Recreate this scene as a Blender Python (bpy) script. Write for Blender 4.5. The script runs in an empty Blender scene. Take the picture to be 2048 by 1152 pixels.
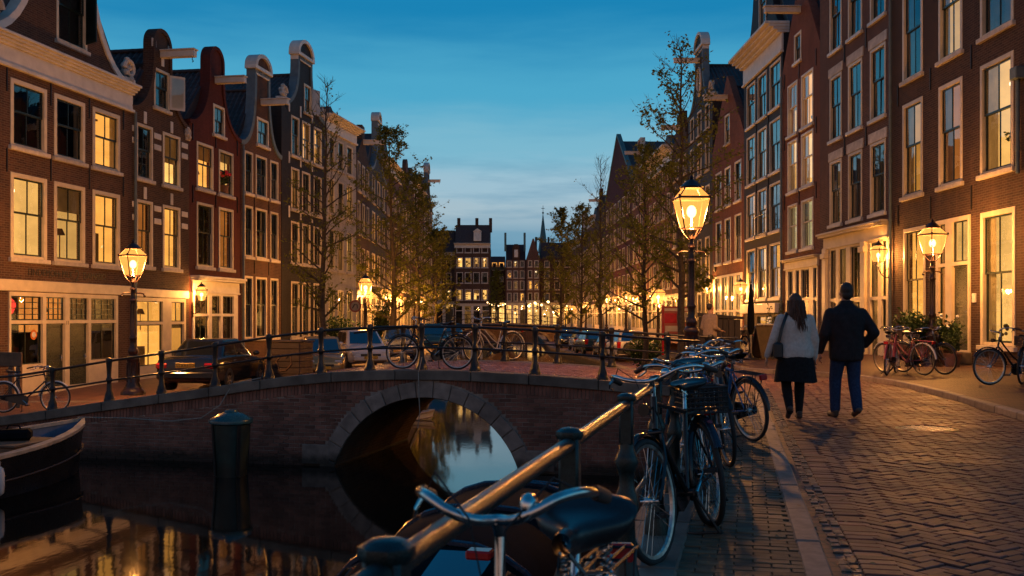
import bpy, bmesh, math, random
from mathutils import Vector, Matrix, noise, geometry

SC = bpy.context.scene
COL = SC.collection
RND = random.Random(11)
PI = math.pi

# ------------------------------------------------------------------ camera
cam_data = bpy.data.cameras.new('camera')
cam = bpy.data.objects.new('camera', cam_data)
COL.objects.link(cam)
CAM_H = 1.35
cam.location = (0, 0, CAM_H)
cam.rotation_euler = (PI / 2, 0, 0)
cam_data.lens = 35.15
cam_data.sensor_width = 36.0
cam_data.shift_y = 59 / 2048
cam_data.clip_start = 0.05
cam_data.clip_end = 3000
cam_data.dof.use_dof = True
cam_data.dof.focus_distance = 15.0
cam_data.dof.aperture_fstop = 7.0
SC.camera = cam
FPX = 2000.0                      # focal length in photo pixels, used to place measured points

# ------------------------------------------------------------------ world: dusk sky
world = bpy.data.worlds.new('World')
SC.world = world
world.use_nodes = True
wt = world.node_tree
wt.nodes.clear()
def wn(t, **k):
    n = wt.nodes.new(t)
    for a, b in k.items():
        setattr(n, a, b)
    return n
w_out = wn('ShaderNodeOutputWorld')
w_bg = wn('ShaderNodeBackground')
w_co = wn('ShaderNodeTexCoord')
w_sep = wn('ShaderNodeSeparateXYZ')
wt.links.new(w_co.outputs['Generated'], w_sep.inputs[0])
w_ramp = wn('ShaderNodeValToRGB')
w_ramp.color_ramp.interpolation = 'EASE'
els = w_ramp.color_ramp.elements
stops = [(0.0, (.10, .235, .345)), (.058, (.105, .25, .365)), (.082, (.15, .30, .41)), (.104, (.32, .435, .50)), (.132, (.28, .44, .535)), (.165, (.165, .40, .525)),
         (.22, (.062, .325, .50)), (.30, (.009, .190, .39)), (.55, (.006, .10, .245)), (1.0, (.005, .055, .14))]
els[0].position = stops[0][0]; els[0].color = (*stops[0][1], 1)
els[1].position = stops[-1][0]; els[1].color = (*stops[-1][1], 1)
for p, c in stops[1:-1]:
    e = els.new(p); e.color = (*c, 1)
w_map = wn('ShaderNodeMapping')
w_map.inputs['Scale'].default_value = (3.0, 3.0, 21)
w_map.inputs['Rotation'].default_value = (0.0, -0.16, 0.0)
wt.links.new(w_co.outputs['Generated'], w_map.inputs[0])
w_noise = wn('ShaderNodeTexNoise')
w_noise.inputs['Scale'].default_value = 2.1
w_noise.inputs['Detail'].default_value = 6
w_noise.inputs['Roughness'].default_value = .55
wt.links.new(w_map.outputs[0], w_noise.inputs['Vector'])
w_warp = wn('ShaderNodeMath', operation='MULTIPLY_ADD')      # cloud streaks ruffle the bands
w_warp.inputs[1].default_value = .048
wt.links.new(w_noise.outputs['Fac'], w_warp.inputs[0])
w_off = wn('ShaderNodeMath', operation='SUBTRACT')
wt.links.new(w_sep.outputs['Z'], w_warp.inputs[2])
wt.links.new(w_warp.outputs[0], w_off.inputs[0]); w_off.inputs[1].default_value = .024
wt.links.new(w_off.outputs[0], w_ramp.inputs[0])
w_cr = wn('ShaderNodeValToRGB')
w_cr.color_ramp.elements[0].position = .50
w_cr.color_ramp.elements[1].position = .68
wt.links.new(w_noise.outputs['Fac'], w_cr.inputs[0])
w_band = wn('ShaderNodeValToRGB')
be = w_band.color_ramp.elements
be[0].position = .03; be[0].color = (.5, .5, .5, 1)
be[1].position = .19; be[1].color = (0, 0, 0, 1)
e = be.new(.09); e.color = (.5, .5, .5, 1)
e = be.new(.13); e.color = (.55, .55, .55, 1)
wt.links.new(w_sep.outputs['Z'], w_band.inputs[0])
w_mul = wn('ShaderNodeMath', operation='MULTIPLY')
wt.links.new(w_cr.outputs['Color'], w_mul.inputs[0])
wt.links.new(w_band.outputs['Color'], w_mul.inputs[1])
w_mix = wn('ShaderNodeMixRGB')
w_mix.inputs[2].default_value = (.13, .27, .385, 1)
wt.links.new(w_mul.outputs[0], w_mix.inputs[0])
wt.links.new(w_ramp.outputs[0], w_mix.inputs[1])
# the sun has set behind the camera to the left: a broad peach afterglow low in that half of the sky (seen in the window reflections)
w_dot = wn('ShaderNodeVectorMath', operation='DOT_PRODUCT')
w_dot.inputs[1].default_value = (-.62, -.78, .0)
wt.links.new(w_co.outputs['Generated'], w_dot.inputs[0])
w_az = wn('ShaderNodeMapRange'); w_az.interpolation_type = 'SMOOTHSTEP'
w_az.inputs['From Min'].default_value = -.35; w_az.inputs['From Max'].default_value = .95
wt.links.new(w_dot.outputs['Value'], w_az.inputs['Value'])
w_el = wn('ShaderNodeMapRange'); w_el.interpolation_type = 'SMOOTHSTEP'
w_el.inputs['From Min'].default_value = .72; w_el.inputs['From Max'].default_value = .02
wt.links.new(w_sep.outputs['Z'], w_el.inputs['Value'])
w_gm = wn('ShaderNodeMath', operation='MULTIPLY')
wt.links.new(w_az.outputs[0], w_gm.inputs[0]); wt.links.new(w_el.outputs[0], w_gm.inputs[1])
w_glow = wn('ShaderNodeMixRGB')
w_glow.inputs[2].default_value = (.36, .225, .185, 1)
wt.links.new(w_gm.outputs[0], w_glow.inputs[0]); wt.links.new(w_mix.outputs[0], w_glow.inputs[1])
wt.links.new(w_glow.outputs[0], w_bg.inputs['Color'])
w_bg.inputs['Strength'].default_value = 1.0
wt.links.new(w_bg.outputs[0], w_out.inputs['Surface'])

SC.view_settings.view_transform = 'Standard'
SC.view_settings.look = 'None'
SC.view_settings.exposure = 0.24
SC.view_settings.gamma = 1.0
SC.view_settings.use_curve_mapping = False
SC.render.engine = 'CYCLES'
cy = SC.cycles
cy.use_denoising = True
cy.max_bounces = 7
cy.diffuse_bounces = 3
cy.glossy_bounces = 4
cy.transmission_bounces = 4
cy.transparent_max_bounces = 24
cy.sample_clamp_indirect = 4.0
cy.caustics_reflective = False
cy.caustics_refractive = False

LAMP_COL = (1.0, 0.42, 0.10)

# ------------------------------------------------------------------ pixel helpers
def ray(px):
    return (px - 1024) / FPX
def zpx(py, d):
    return CAM_H + (635 - py) * d / FPX
def hit(px, A, B):
    """point where the sight line at photo column px crosses the plan line A-B: (x, y)."""
    k = ray(px)
    ax, ay = A; bx, by = B
    t = (k * ay - ax) / ((bx - ax) - k * (by - ay))
    return (ax + (bx - ax) * t, ay + (by - ay) * t)

# ------------------------------------------------------------------ materials
MATS = {}
class NT:
    def __init__(s, name):
        s.m = bpy.data.materials.new(name)
        s.m.use_nodes = True
        s.t = s.m.node_tree
        s.t.nodes.clear()
        s.out = s.n('ShaderNodeOutputMaterial')
    def n(s, t, **k):
        nd = s.t.nodes.new(t)
        for a, b in k.items():
            setattr(nd, a, b)
        return nd
    def l(s, a, b):
        s.t.links.new(a, b)
    def coord(s, kind='Object', scale=None):
        c = s.n('ShaderNodeTexCoord').outputs[kind]
        if scale:
            mp = s.n('ShaderNodeMapping')
            mp.inputs['Scale'].default_value = scale
            s.l(c, mp.inputs[0])
            return mp.outputs[0]
        return c
    def noise(s, vec, scale, detail=4, rough=.55):
        nd = s.n('ShaderNodeTexNoise')
        nd.inputs['Scale'].default_value = scale
        nd.inputs['Detail'].default_value = detail
        nd.inputs['Roughness'].default_value = rough
        if vec is not None:
            s.l(vec, nd.inputs['Vector'])
        return nd.outputs['Fac']
    def ramp(s, fac, a, b, p0=.3, p1=.7):
        r = s.n('ShaderNodeValToRGB')
        r.color_ramp.elements[0].position = p0
        r.color_ramp.elements[1].position = p1
        r.color_ramp.elements[0].color = (*a, 1)
        r.color_ramp.elements[1].color = (*b, 1)
        s.l(fac, r.inputs[0])
        return r.outputs[0]
    def mix(s, fac, a, b, blend='MIX'):
        m = s.n('ShaderNodeMixRGB', blend_type=blend)
        for sock, v in ((m.inputs[0], fac), (m.inputs[1], a), (m.inputs[2], b)):
            if isinstance(v, (int, float)):
                sock.default_value = v
            elif isinstance(v, tuple):
                sock.default_value = (*v, 1)
            else:
                s.l(v, sock)
        return m.outputs[0]
    def math(s, op, a, b=None):
        m = s.n('ShaderNodeMath', operation=op)
        for sock, v in ((m.inputs[0], a), (m.inputs[1], b)):
            if v is None:
                continue
            if isinstance(v, (int, float)):
                sock.default_value = v
            else:
                s.l(v, sock)
        return m.outputs[0]
    def bump(s, h, strength=.3, dist=.01):
        b = s.n('ShaderNodeBump')
        b.inputs['Strength'].default_value = strength
        b.inputs['Distance'].default_value = dist
        s.l(h, b.inputs['Height'])
        return b.outputs[0]
    def bsdf(s, col, rough=.6, metal=0.0, spec=.5, normal=None):
        p = s.n('ShaderNodeBsdfPrincipled')
        if isinstance(col, tuple):
            p.inputs['Base Color'].default_value = (*col, 1)
        else:
            s.l(col, p.inputs['Base Color'])
        if isinstance(rough, (int, float)):
            p.inputs['Roughness'].default_value = rough
        else:
            s.l(rough, p.inputs['Roughness'])
        p.inputs['Metallic'].default_value = metal
        p.inputs['Specular IOR Level'].default_value = spec
        if normal is not None:
            s.l(normal, p.inputs['Normal'])
        return p
    def done(s, shader):
        s.l(shader, s.out.inputs['Surface'])
        MATS[s.m.name] = s.m
        return s.m

def plain(name, col, rough=.6, metal=0.0, var=.25, scale=6.0, bump=.15, bdist=.004, spec=.5, rand=.15, rvar=.12, wear=0.0, fold=0.0, tide=0.0):
    """painted / cast / stone surface with mottling, a little per-object variation and fine relief."""
    t = NT(name)
    co = t.coord('Object')
    n1 = t.noise(co, scale, 6)
    n2 = t.noise(co, scale * 9, 3)
    dark = tuple(c * (1 - var) for c in col)
    lite = tuple(min(1, c * (1 + var)) for c in col)
    c = t.ramp(n1, dark, lite)
    oi = t.n('ShaderNodeObjectInfo')
    if rand:
        v = t.math('MULTIPLY_ADD', oi.outputs['Random'], 2 * rand)
        t.t.nodes[-1].inputs[2].default_value = 1 - rand
        hs = t.n('ShaderNodeHueSaturation')
        t.l(v, hs.inputs['Value'])
        t.l(c, hs.inputs['Color'])
        c = hs.outputs[0]
    rr = t.math('MULTIPLY_ADD', n2, rvar * 2)
    t.t.nodes[-1].inputs[2].default_value = rough - rvar
    nb = t.bump(n2, bump, bdist) if bump else None
    if wear:
        # dirt, damp and repairs that run across many pieces
        gp = t.n('ShaderNodeNewGeometry').outputs['Position']
        wp = t.noise(gp, .9, 5, .65)
        ws = t.noise(gp, 5.5, 4, .7)
        c = t.mix(t.math('MULTIPLY', t.ramp(wp, (0, 0, 0), (1, 1, 1), .42, .68), wear), c, tuple(x * .38 for x in col))
        c = t.mix(t.math('MULTIPLY', t.ramp(ws, (0, 0, 0), (1, 1, 1), .60, .78), wear * .8), c, tuple(x * .6 + .05 for x in col))
        rr = t.math('MULTIPLY_ADD', wp, .55); t.t.nodes[-1].inputs[2].default_value = rough - .27
    if tide:
        # dark slimy band that the canal leaves just above the waterline, with a pale salty fringe
        gp2 = t.n('ShaderNodeNewGeometry').outputs['Position']
        sz = t.n('ShaderNodeSeparateXYZ'); t.l(gp2, sz.inputs[0])
        zz = t.math('MULTIPLY_ADD', t.noise(gp2, 2.4, 5, .7), .42); t.l(sz.outputs['Z'], t.t.nodes[-1].inputs[2])
        lo = t.n('ShaderNodeMapRange'); lo.inputs['From Min'].default_value = -1.14; lo.inputs['From Max'].default_value = -1.32
        t.l(zz, lo.inputs['Value'])
        c = t.mix(t.math('MULTIPLY', lo.outputs[0], .88), c, (.012, .014, .008))
        sa = t.noise(gp2, 1.7, 6, .75)
        c = t.mix(t.math('MULTIPLY', t.ramp(sa, (0, 0, 0), (1, 1, 1), .58, .74), tide), c, tuple(min(1, x * 1.3 + .07) for x in col))
        c = t.mix(t.math('MULTIPLY', t.ramp(t.noise(gp2, .8, 5, .7), (0, 0, 0), (1, 1, 1), .45, .7), .6), c, tuple(x * .35 for x in col))
    if fold:
        fn = t.noise(t.coord('Object', (1, 1, .55)), 9, 3, .5)
        b2 = t.n('ShaderNodeBump'); b2.inputs['Strength'].default_value = fold; b2.inputs['Distance'].default_value = .05
        t.l(fn, b2.inputs['Height'])
        if nb is not None:
            t.l(nb, b2.inputs['Normal'])
        nb = b2.outputs[0]
    return t.done(t.bsdf(c, rr, metal, spec, nb).outputs[0])

def brick_mat(name, c1, c2, mortar, bw=.215, bh=.066, rough=.85, off=.5, mort=.009, dirt=.5, horizontal=False, spec=.25, bump=.6):
    t = NT(name)
    co = t.coord('Object')
    sp = t.n('ShaderNodeSeparateXYZ'); t.l(co, sp.inputs[0])
    cb = t.n('ShaderNodeCombineXYZ')
    if horizontal:
        t.l(sp.outputs['X'], cb.inputs['X']); t.l(sp.outputs['Y'], cb.inputs['Y'])
    else:
        t.l(t.math('ADD', sp.outputs['X'], sp.outputs['Y']), cb.inputs['X'])
        t.l(sp.outputs['Z'], cb.inputs['Y'])
    bt = t.n('ShaderNodeTexBrick')
    bt.offset = off
    bt.inputs['Scale'].default_value = 1.0
    bt.inputs['Brick Width'].default_value = bw
    bt.inputs['Row Height'].default_value = bh
    bt.inputs['Mortar Size'].default_value = mort
    bt.inputs['Mortar Smooth'].default_value = .2
    bt.inputs['Bias'].default_value = -.1
    bt.inputs['Color1'].default_value = (*c1, 1)
    bt.inputs['Color2'].default_value = (*c2, 1)
    bt.inputs['Mortar'].default_value = (*mortar, 1)
    t.l(cb.outputs[0], bt.inputs['Vector'])
    big = t.noise(co, .55, 6, .65)
    streak = t.noise(t.coord('Object', (3.0, 3.0, .35)), 1.2, 5, .6)
    c = t.mix(t.math('MULTIPLY', t.ramp(big, (0, 0, 0), (1, 1, 1), .35, .75), dirt), bt.outputs['Color'], tuple(x * .45 for x in c1))
    c = t.mix(t.math('MULTIPLY', t.ramp(streak, (0, 0, 0), (1, 1, 1), .5, .8), .35), c, tuple(x * 1.7 + .01 for x in c2))
    fine = t.noise(co, 45, 3)
    h = t.math('SUBTRACT', t.math('MULTIPLY', fine, .35), bt.outputs['Fac'])
    return t.done(t.bsdf(c, rough, 0, spec, t.bump(h, bump, .008)).outputs[0])

brick_mat('brick_brown', (.062, .028, .018), (.115, .052, .030), (.15, .115, .085))
brick_mat('brick_umber', (.046, .024, .017), (.085, .042, .027), (.11, .085, .065))
brick_mat('brick_oxblood', (.082, .017, .013), (.112, .024, .018), (.06, .02, .016), dirt=.4)
brick_mat('brick_red', (.135, .036, .020), (.20, .060, .034), (.19, .125, .09))
brick_mat('brick_black', (.014, .012, .012), (.026, .022, .021), (.02, .018, .018), dirt=.5, rough=.65)
brick_mat('brick_plum', (.082, .038, .029), (.14, .066, .047), (.17, .13, .11))
brick_mat('brick_white', (.44, .42, .38), (.52, .49, .44), (.36, .34, .3), dirt=.35)
brick_mat('tunnel_brick', (.12, .066, .042), (.18, .095, .058), (.16, .14, .11), bw=.22, bh=.07, dirt=.8)
brick_mat('pavement_brick', (.075, .032, .02), (.15, .06, .036), (.03, .022, .016), bw=.21, bh=.08, horizontal=True, rough=.6, spec=.3, mort=.012, dirt=.7)
brick_mat('paving_brick', (.11, .048, .033), (.19, .078, .05), (.04, .03, .024), bw=.21, bh=.105, horizontal=True, rough=.55, spec=.4, mort=.012)
brick_mat('quay_brick', (.125, .048, .028), (.21, .08, .046), (.04, .028, .02), bw=.21, bh=.07, horizontal=True, rough=.6, spec=.35, mort=.01)
plain('quay_wall_brick', (.09, .05, .036), .8, var=.4, scale=5, bump=.6, rand=0, tide=.3)
plain('mortar', (.30, .245, .20), .95, var=.35, scale=5, rand=0, tide=.4)
plain('bridge_brick', (.215, .09, .06), .85, var=.4, scale=2.2, bump=.5, rand=.42, tide=.4)
plain('paver', (.18, .074, .054), .54, var=.3, scale=9, bump=.45, rand=.4, spec=.35, rvar=.15, wear=.55)
plain('paver_mass', (.18, .074, .054), .54, var=.3, scale=9, bump=.45, rand=.0, spec=.35, rvar=.15, wear=.55)
plain('clinker', (.125, .085, .045), .7, var=.4, scale=8, bump=.5, rand=.45, wear=.7)
plain('joint_sand', (.05, .037, .028), .9, var=.3, rand=0)
plain('stone_arch', (.24, .185, .15), .8, var=.35, scale=4, bump=.5, rand=.22, tide=.4)
plain('stone_coping', (.15, .118, .09), .75, var=.4, scale=3, bump=.5, rand=.2, tide=.4)
plain('kerb_granite', (.20, .155, .125), .6, var=.3, scale=12, bump=.4, rand=.2)
plain('gutter_cobble', (.085, .07, .06), .4, var=.5, scale=14, bump=.6, rand=.4)
plain('white_paint', (.60, .55, .48), .45, var=.12, scale=3, bump=.1)
plain('cream_paint', (.58, .49, .35), .45, var=.12, scale=3, bump=.1)
plain('sandstone', (.50, .44, .37), .7, var=.25, scale=5, bump=.4)
plain('dark_green_paint', (.012, .022, .018), .3, var=.3, bump=.05)
plain('black_paint', (.012, .011, .011), .35, var=.3, bump=.1)
plain('door_green', (.016, .026, .02), .28, var=.25, bump=.06)
plain('door_brown', (.05, .025, .014), .4, var=.3)
plain('iron_black', (.016, .016, .017), .38, metal=.35, var=.45, scale=22, bump=.35, bdist=.003)
plain('iron_green', (.013, .026, .025), .3, metal=.25, var=.4, scale=30, bump=.5, bdist=.003)
plain('iron_lamp', (.03, .014, .011), .33, metal=.2, var=.4, scale=20, bump=.35)
plain('lead_grey', (.10, .14, .16), .6, var=.2, scale=4)
plain('copper_green', (.075, .16, .155), .6, var=.25, scale=2)
plain('roof_tile', (.060, .034, .028), .6, var=.35, scale=9, bump=.3, rand=.4)
plain('roof_tile_dark', (.03, .03, .034), .5, var=.35, scale=9, bump=.3, rand=.4)
plain('roof_mass', (.042, .028, .026), .7, var=.4, scale=7, bump=.4, rand=.1)
plain('bark', (.055, .042, .03), .9, var=.45, scale=14, bump=.8, bdist=.01, rand=.1)
plain('rubber', (.018, .017, .017), .75, var=.3, scale=30)
plain('grip_brown', (.05, .028, .022), .7, var=.3, scale=40)
plain('leather_black', (.016, .015, .016), .36, var=.3, scale=20, bump=.25, bdist=.003)
plain('chrome', (.62, .60, .57), .16, metal=1.0, var=.15, scale=30, bump=.08, rvar=.08)
plain('steel_dull', (.40, .37, .34), .36, metal=1.0, var=.3, scale=30, bump=.1)
plain('enamel_black', (.012, .012, .013), .22, var=.2, bump=.03, rand=0)
plain('enamel_blue', (.025, .12, .30), .25, var=.15, bump=.03, rand=0)
plain('enamel_pink', (.24, .045, .06), .3, var=.2, bump=.03, rand=0)
plain('enamel_navy', (.015, .028, .05), .25, var=.2, bump=.03, rand=0)
plain('enamel_grey', (.32, .30, .29), .3, var=.2, bump=.03, rand=0)
plain('white_plastic', (.62, .60, .57), .4, var=.1)
plain('red_reflector', (.45, .012, .012), .15, var=.2, bump=.05, rand=0)
plain('amber_reflector', (.6, .16, .02), .15, var=.2, bump=.05, rand=0)
plain('wood_plank', (.13, .072, .036), .65, var=.4, scale=5, bump=.4)
plain('wood_dark', (.045, .028, .02), .65, var=.4, scale=5, bump=.4)
plain('wicker_black', (.022, .019, .017), .6, var=.4)
plain('hull_black', (.013, .014, .018), .3, var=.3, scale=3, bump=.08)
plain('hull_blue', (.10, .145, .23), .5, var=.25, scale=5, bump=.1)
plain('hull_white', (.52, .50, .46), .45, var=.2, scale=5, bump=.1)
plain('gunwale', (.42, .33, .24), .4, var=.3, scale=8, bump=.15)
plain('canopy_black', (.005, .006, .008), .85, spec=.06, var=.3, scale=6, bump=.15)
plain('rope_pale', (.33, .29, .24), .9, var=.3, scale=40)
plain('tarp_teal', (.02, .075, .085), .28, var=.3, scale=4, bump=.12)
plain('pile_green', (.012, .03, .024), .5, var=.4, scale=5, bump=.2, tide=.4)
plain('skin', (.45, .25, .17), .55, var=.1)
plain('hair_brown', (.10, .038, .018), .5, var=.4, scale=50, bump=.6)
plain('hair_dark', (.02, .012, .009), .5, var=.4, scale=60, bump=.6)
plain('sweater_cream', (.72, .60, .51), .95, var=.12, scale=30, bump=.5, spec=.1, fold=.8)
plain('cloth_black', (.014, .013, .014), .9, var=.3, scale=30, bump=.3, spec=.2, fold=.8)
plain('jacket_dark', (.022, .018, .02), .8, var=.3, scale=14, bump=.4, spec=.25, fold=.8)
plain('denim', (.028, .05, .105), .9, var=.25, scale=40, bump=.3, spec=.15, fold=.8)
plain('denim_black', (.016, .016, .02), .9, var=.25, scale=40, bump=.3, spec=.15, fold=.8)
plain('shirt_beige', (.36, .27, .2), .9, var=.15, scale=20, bump=.3, spec=.1, fold=.8)
plain('shoe_tan', (.07, .04, .026), .6, var=.2)
plain('paper_poster', (.30, .06, .04), .6, var=.25, scale=3)
plain('poster_cream', (.55, .45, .34), .6, var=.2, scale=3)
plain('awning_cloth', (.55, .50, .42), .8, var=.1)
plain('plant_pot', (.16, .07, .04), .8, var=.3)
plain('red_petal', (.5, .01, .025), .5, var=.4, scale=20)
plain('plate_yellow', (.62, .34, .02), .4, var=.15)
plain('plate_ink', (.01, .01, .012), .5, var=.1)
plain('sign_blue', (.03, .10, .25), .4)
plain('sign_white', (.6, .58, .54), .45)
plain('sign_grey', (.2, .17, .15), .5)
plain('sign_ring_red', (.16, .03, .025), .5)
plain('box_dark', (.03, .022, .017), .5, var=.4, scale=4)
plain('car_black', (.008, .008, .010), .14, var=.2, bump=0, rand=0, spec=.6, rvar=.03)
plain('car_white', (.58, .55, .53), .2, var=.05, bump=0, rand=0, rvar=.03)
plain('car_blue', (.03, .085, .13), .16, metal=.3, var=.1, bump=0, rand=0, rvar=.03)
plain('car_grey', (.13, .14, .15), .2, metal=.5, var=.1, bump=0, rand=0, rvar=.03)
plain('car_gold', (.36, .24, .10), .22, metal=.4, var=.1, bump=0, rand=0, rvar=.03)
plain('car_teal', (.03, .11, .14), .16, metal=.3, var=.1, bump=0, rand=0, rvar=.03)
plain('car_silver', (.34, .34, .35), .2, metal=.6, var=.1, bump=0, rand=0, rvar=.03)
plain('car_trim', (.012, .012, .013), .5, var=.2)
plain('car_glass', (.006, .008, .010), .04, var=.1, bump=0, rand=0, spec=.8, rvar=.0)
plain('alloy', (.5, .47, .44), .28, metal=.9, var=.1)
plain('tail_red', (.38, .008, .008), .12, var=.2, bump=.05, rand=0)
plain('headlamp_glass', (.5, .5, .5), .08, var=.1, bump=.03, rand=0)

MATS['car_glass'].node_tree.nodes['Principled BSDF'].inputs['IOR'].default_value = 2.3
def leaf_mat(name, a, b, tr=.35):
    t = NT(name)
    g = t.n('ShaderNodeNewGeometry')
    c = t.ramp(g.outputs['Random Per Island'], a, b, 0, 1)
    d = t.bsdf(c, .55, 0, .3)
    ts = t.n('ShaderNodeBsdfTranslucent'); t.l(c, ts.inputs[0])
    mx = t.n('ShaderNodeMixShader'); mx.inputs[0].default_value = tr
    t.l(d.outputs[0], mx.inputs[1]); t.l(ts.outputs[0], mx.inputs[2])
    return t.done(mx.outputs[0])
leaf_mat('leaf_olive', (.10, .115, .014), (.20, .205, .03), .5)
leaf_mat('leaf_green', (.05, .075, .018), (.11, .13, .03))
leaf_mat('leaf_litter', (.10, .06, .02), (.30, .22, .12), .2)
leaf_mat('leaf_shrub', (.018, .04, .012), (.05, .085, .02), .2)

def glass_mat(name, tint=(.92, .95, .95), rough=.015, gl=1.0):
    t = NT(name)
    tr = t.n('ShaderNodeBsdfTransparent'); tr.inputs[0].default_value = (*tint, 1)
    go = t.n('ShaderNodeBsdfGlossy'); go.inputs['Roughness'].default_value = rough
    go.inputs[0].default_value = (1, 1, 1, 1)
    co = t.coord('Object')
    nz = t.noise(co, 2.3, 2)
    t.l(t.bump(nz, .05, .02), go.inputs['Normal'])
    fr = t.n('ShaderNodeFresnel'); fr.inputs[0].default_value = 1.5
    f = t.math('MULTIPLY', fr.outputs[0], 1.7 * gl)
    f = t.math('MINIMUM', f, .95)
    mx = t.n('ShaderNodeMixShader')
    t.l(f, mx.inputs[0]); t.l(tr.outputs[0], mx.inputs[1]); t.l(go.outputs[0], mx.inputs[2])
    return t.done(mx.outputs[0])
glass_mat('window_glass')
glass_mat('lantern_glass', (.93, .88, .80), .1, .4)

def glow(name, col, strength, var=.42, scale=1.5):
    """emitting surface; on room walls the emission stands in for lamplight, its strength mottled by noise."""
    t = NT(name)
    co = t.coord('Object')
    oi = t.n('ShaderNodeObjectInfo')
    n1 = t.noise(co, scale, 3)
    v = t.math('MULTIPLY_ADD', n1, 2 * var); t.t.nodes[-1].inputs[2].default_value = 1 - var
    r = t.math('MULTIPLY_ADD', oi.outputs['Random'], .95); t.t.nodes[-1].inputs[2].default_value = .5
    e = t.n('ShaderNodeEmission')
    e.inputs[0].default_value = (*col, 1)
    t.l(t.math('MULTIPLY', t.math('MULTIPLY', v, r), strength), e.inputs[1])
    return t.done(e.outputs[0])
glow('room_amber', (1.0, .41, .07), 1.0)
glow('room_pale', (1.0, .50, .125), 1.1)
glow('room_orange', (1.0, .30, .05), .45)
glow('room_dim', (1.0, .45, .11), .16)
glow('room_green', (1.0, .80, .36), .85)
glow('ceiling_lamp', (1.0, .72, .38), 3.0)
glow('lamp_flame', (1.0, .66, .28), 60.0, var=0)
def halo_mat():
    t = NT('lamp_glow_ball')  # see-through emitting ball added round the bulb to show its glow
    tr = t.n('ShaderNodeBsdfTransparent')
    e = t.n('ShaderNodeEmission'); e.inputs[0].default_value = (1.0, .62, .24, 1); e.inputs[1].default_value = 3.2
    ad = t.n('ShaderNodeAddShader')
    t.l(tr.outputs[0], ad.inputs[0]); t.l(e.outputs[0], ad.inputs[1])
    return t.done(ad.outputs[0])
halo_mat()
glow('cafe_bulb', (1.0, .62, .24), 7.0, var=0)
glow('lamp_frost', (1.0, .56, .17), 1.15, var=.1, scale=6)
glow('neon_red', (1.0, .05, .03), 1.2, var=.1)
plain('room_dark', (.018, .015, .013), .9, var=.4, scale=1.5)
plain('furniture_dark', (.05, .028, .015), .7)
def curtain_mat():
    t = NT('curtain')
    c = t.ramp(t.noise(t.coord('Object'), 3, 3), (.42, .36, .27), (.56, .48, .37))
    d = t.n('ShaderNodeBsdfDiffuse'); t.l(c, d.inputs[0])
    ts = t.n('ShaderNodeBsdfTranslucent'); t.l(c, ts.inputs[0])
    mx = t.n('ShaderNodeMixShader'); mx.inputs[0].default_value = .6
    t.l(d.outputs[0], mx.inputs[1]); t.l(ts.outputs[0], mx.inputs[2])
    return t.done(mx.outputs[0])
curtain_mat()

def water_mat():
    t = NT('canal_water')
    co = t.coord('Object')
    n1 = t.noise(t.coord('Object', (1.6, .55, 1)), 1.1, 3, .5)
    n2 = t.noise(t.coord('Object', (5, 2.2, 1)), 2.2, 3, .5)
    h = t.math('ADD', n1, t.math('MULTIPLY', n2, .22))
    b = t.bsdf((.006, .007, .006), .045, 0, .5, t.bump(h, .045, .05))
    b.inputs['IOR'].default_value = 1.4
    b.inputs['Coat Weight'].default_value = .0
    return t.done(b.outputs[0])
water_mat()
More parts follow.
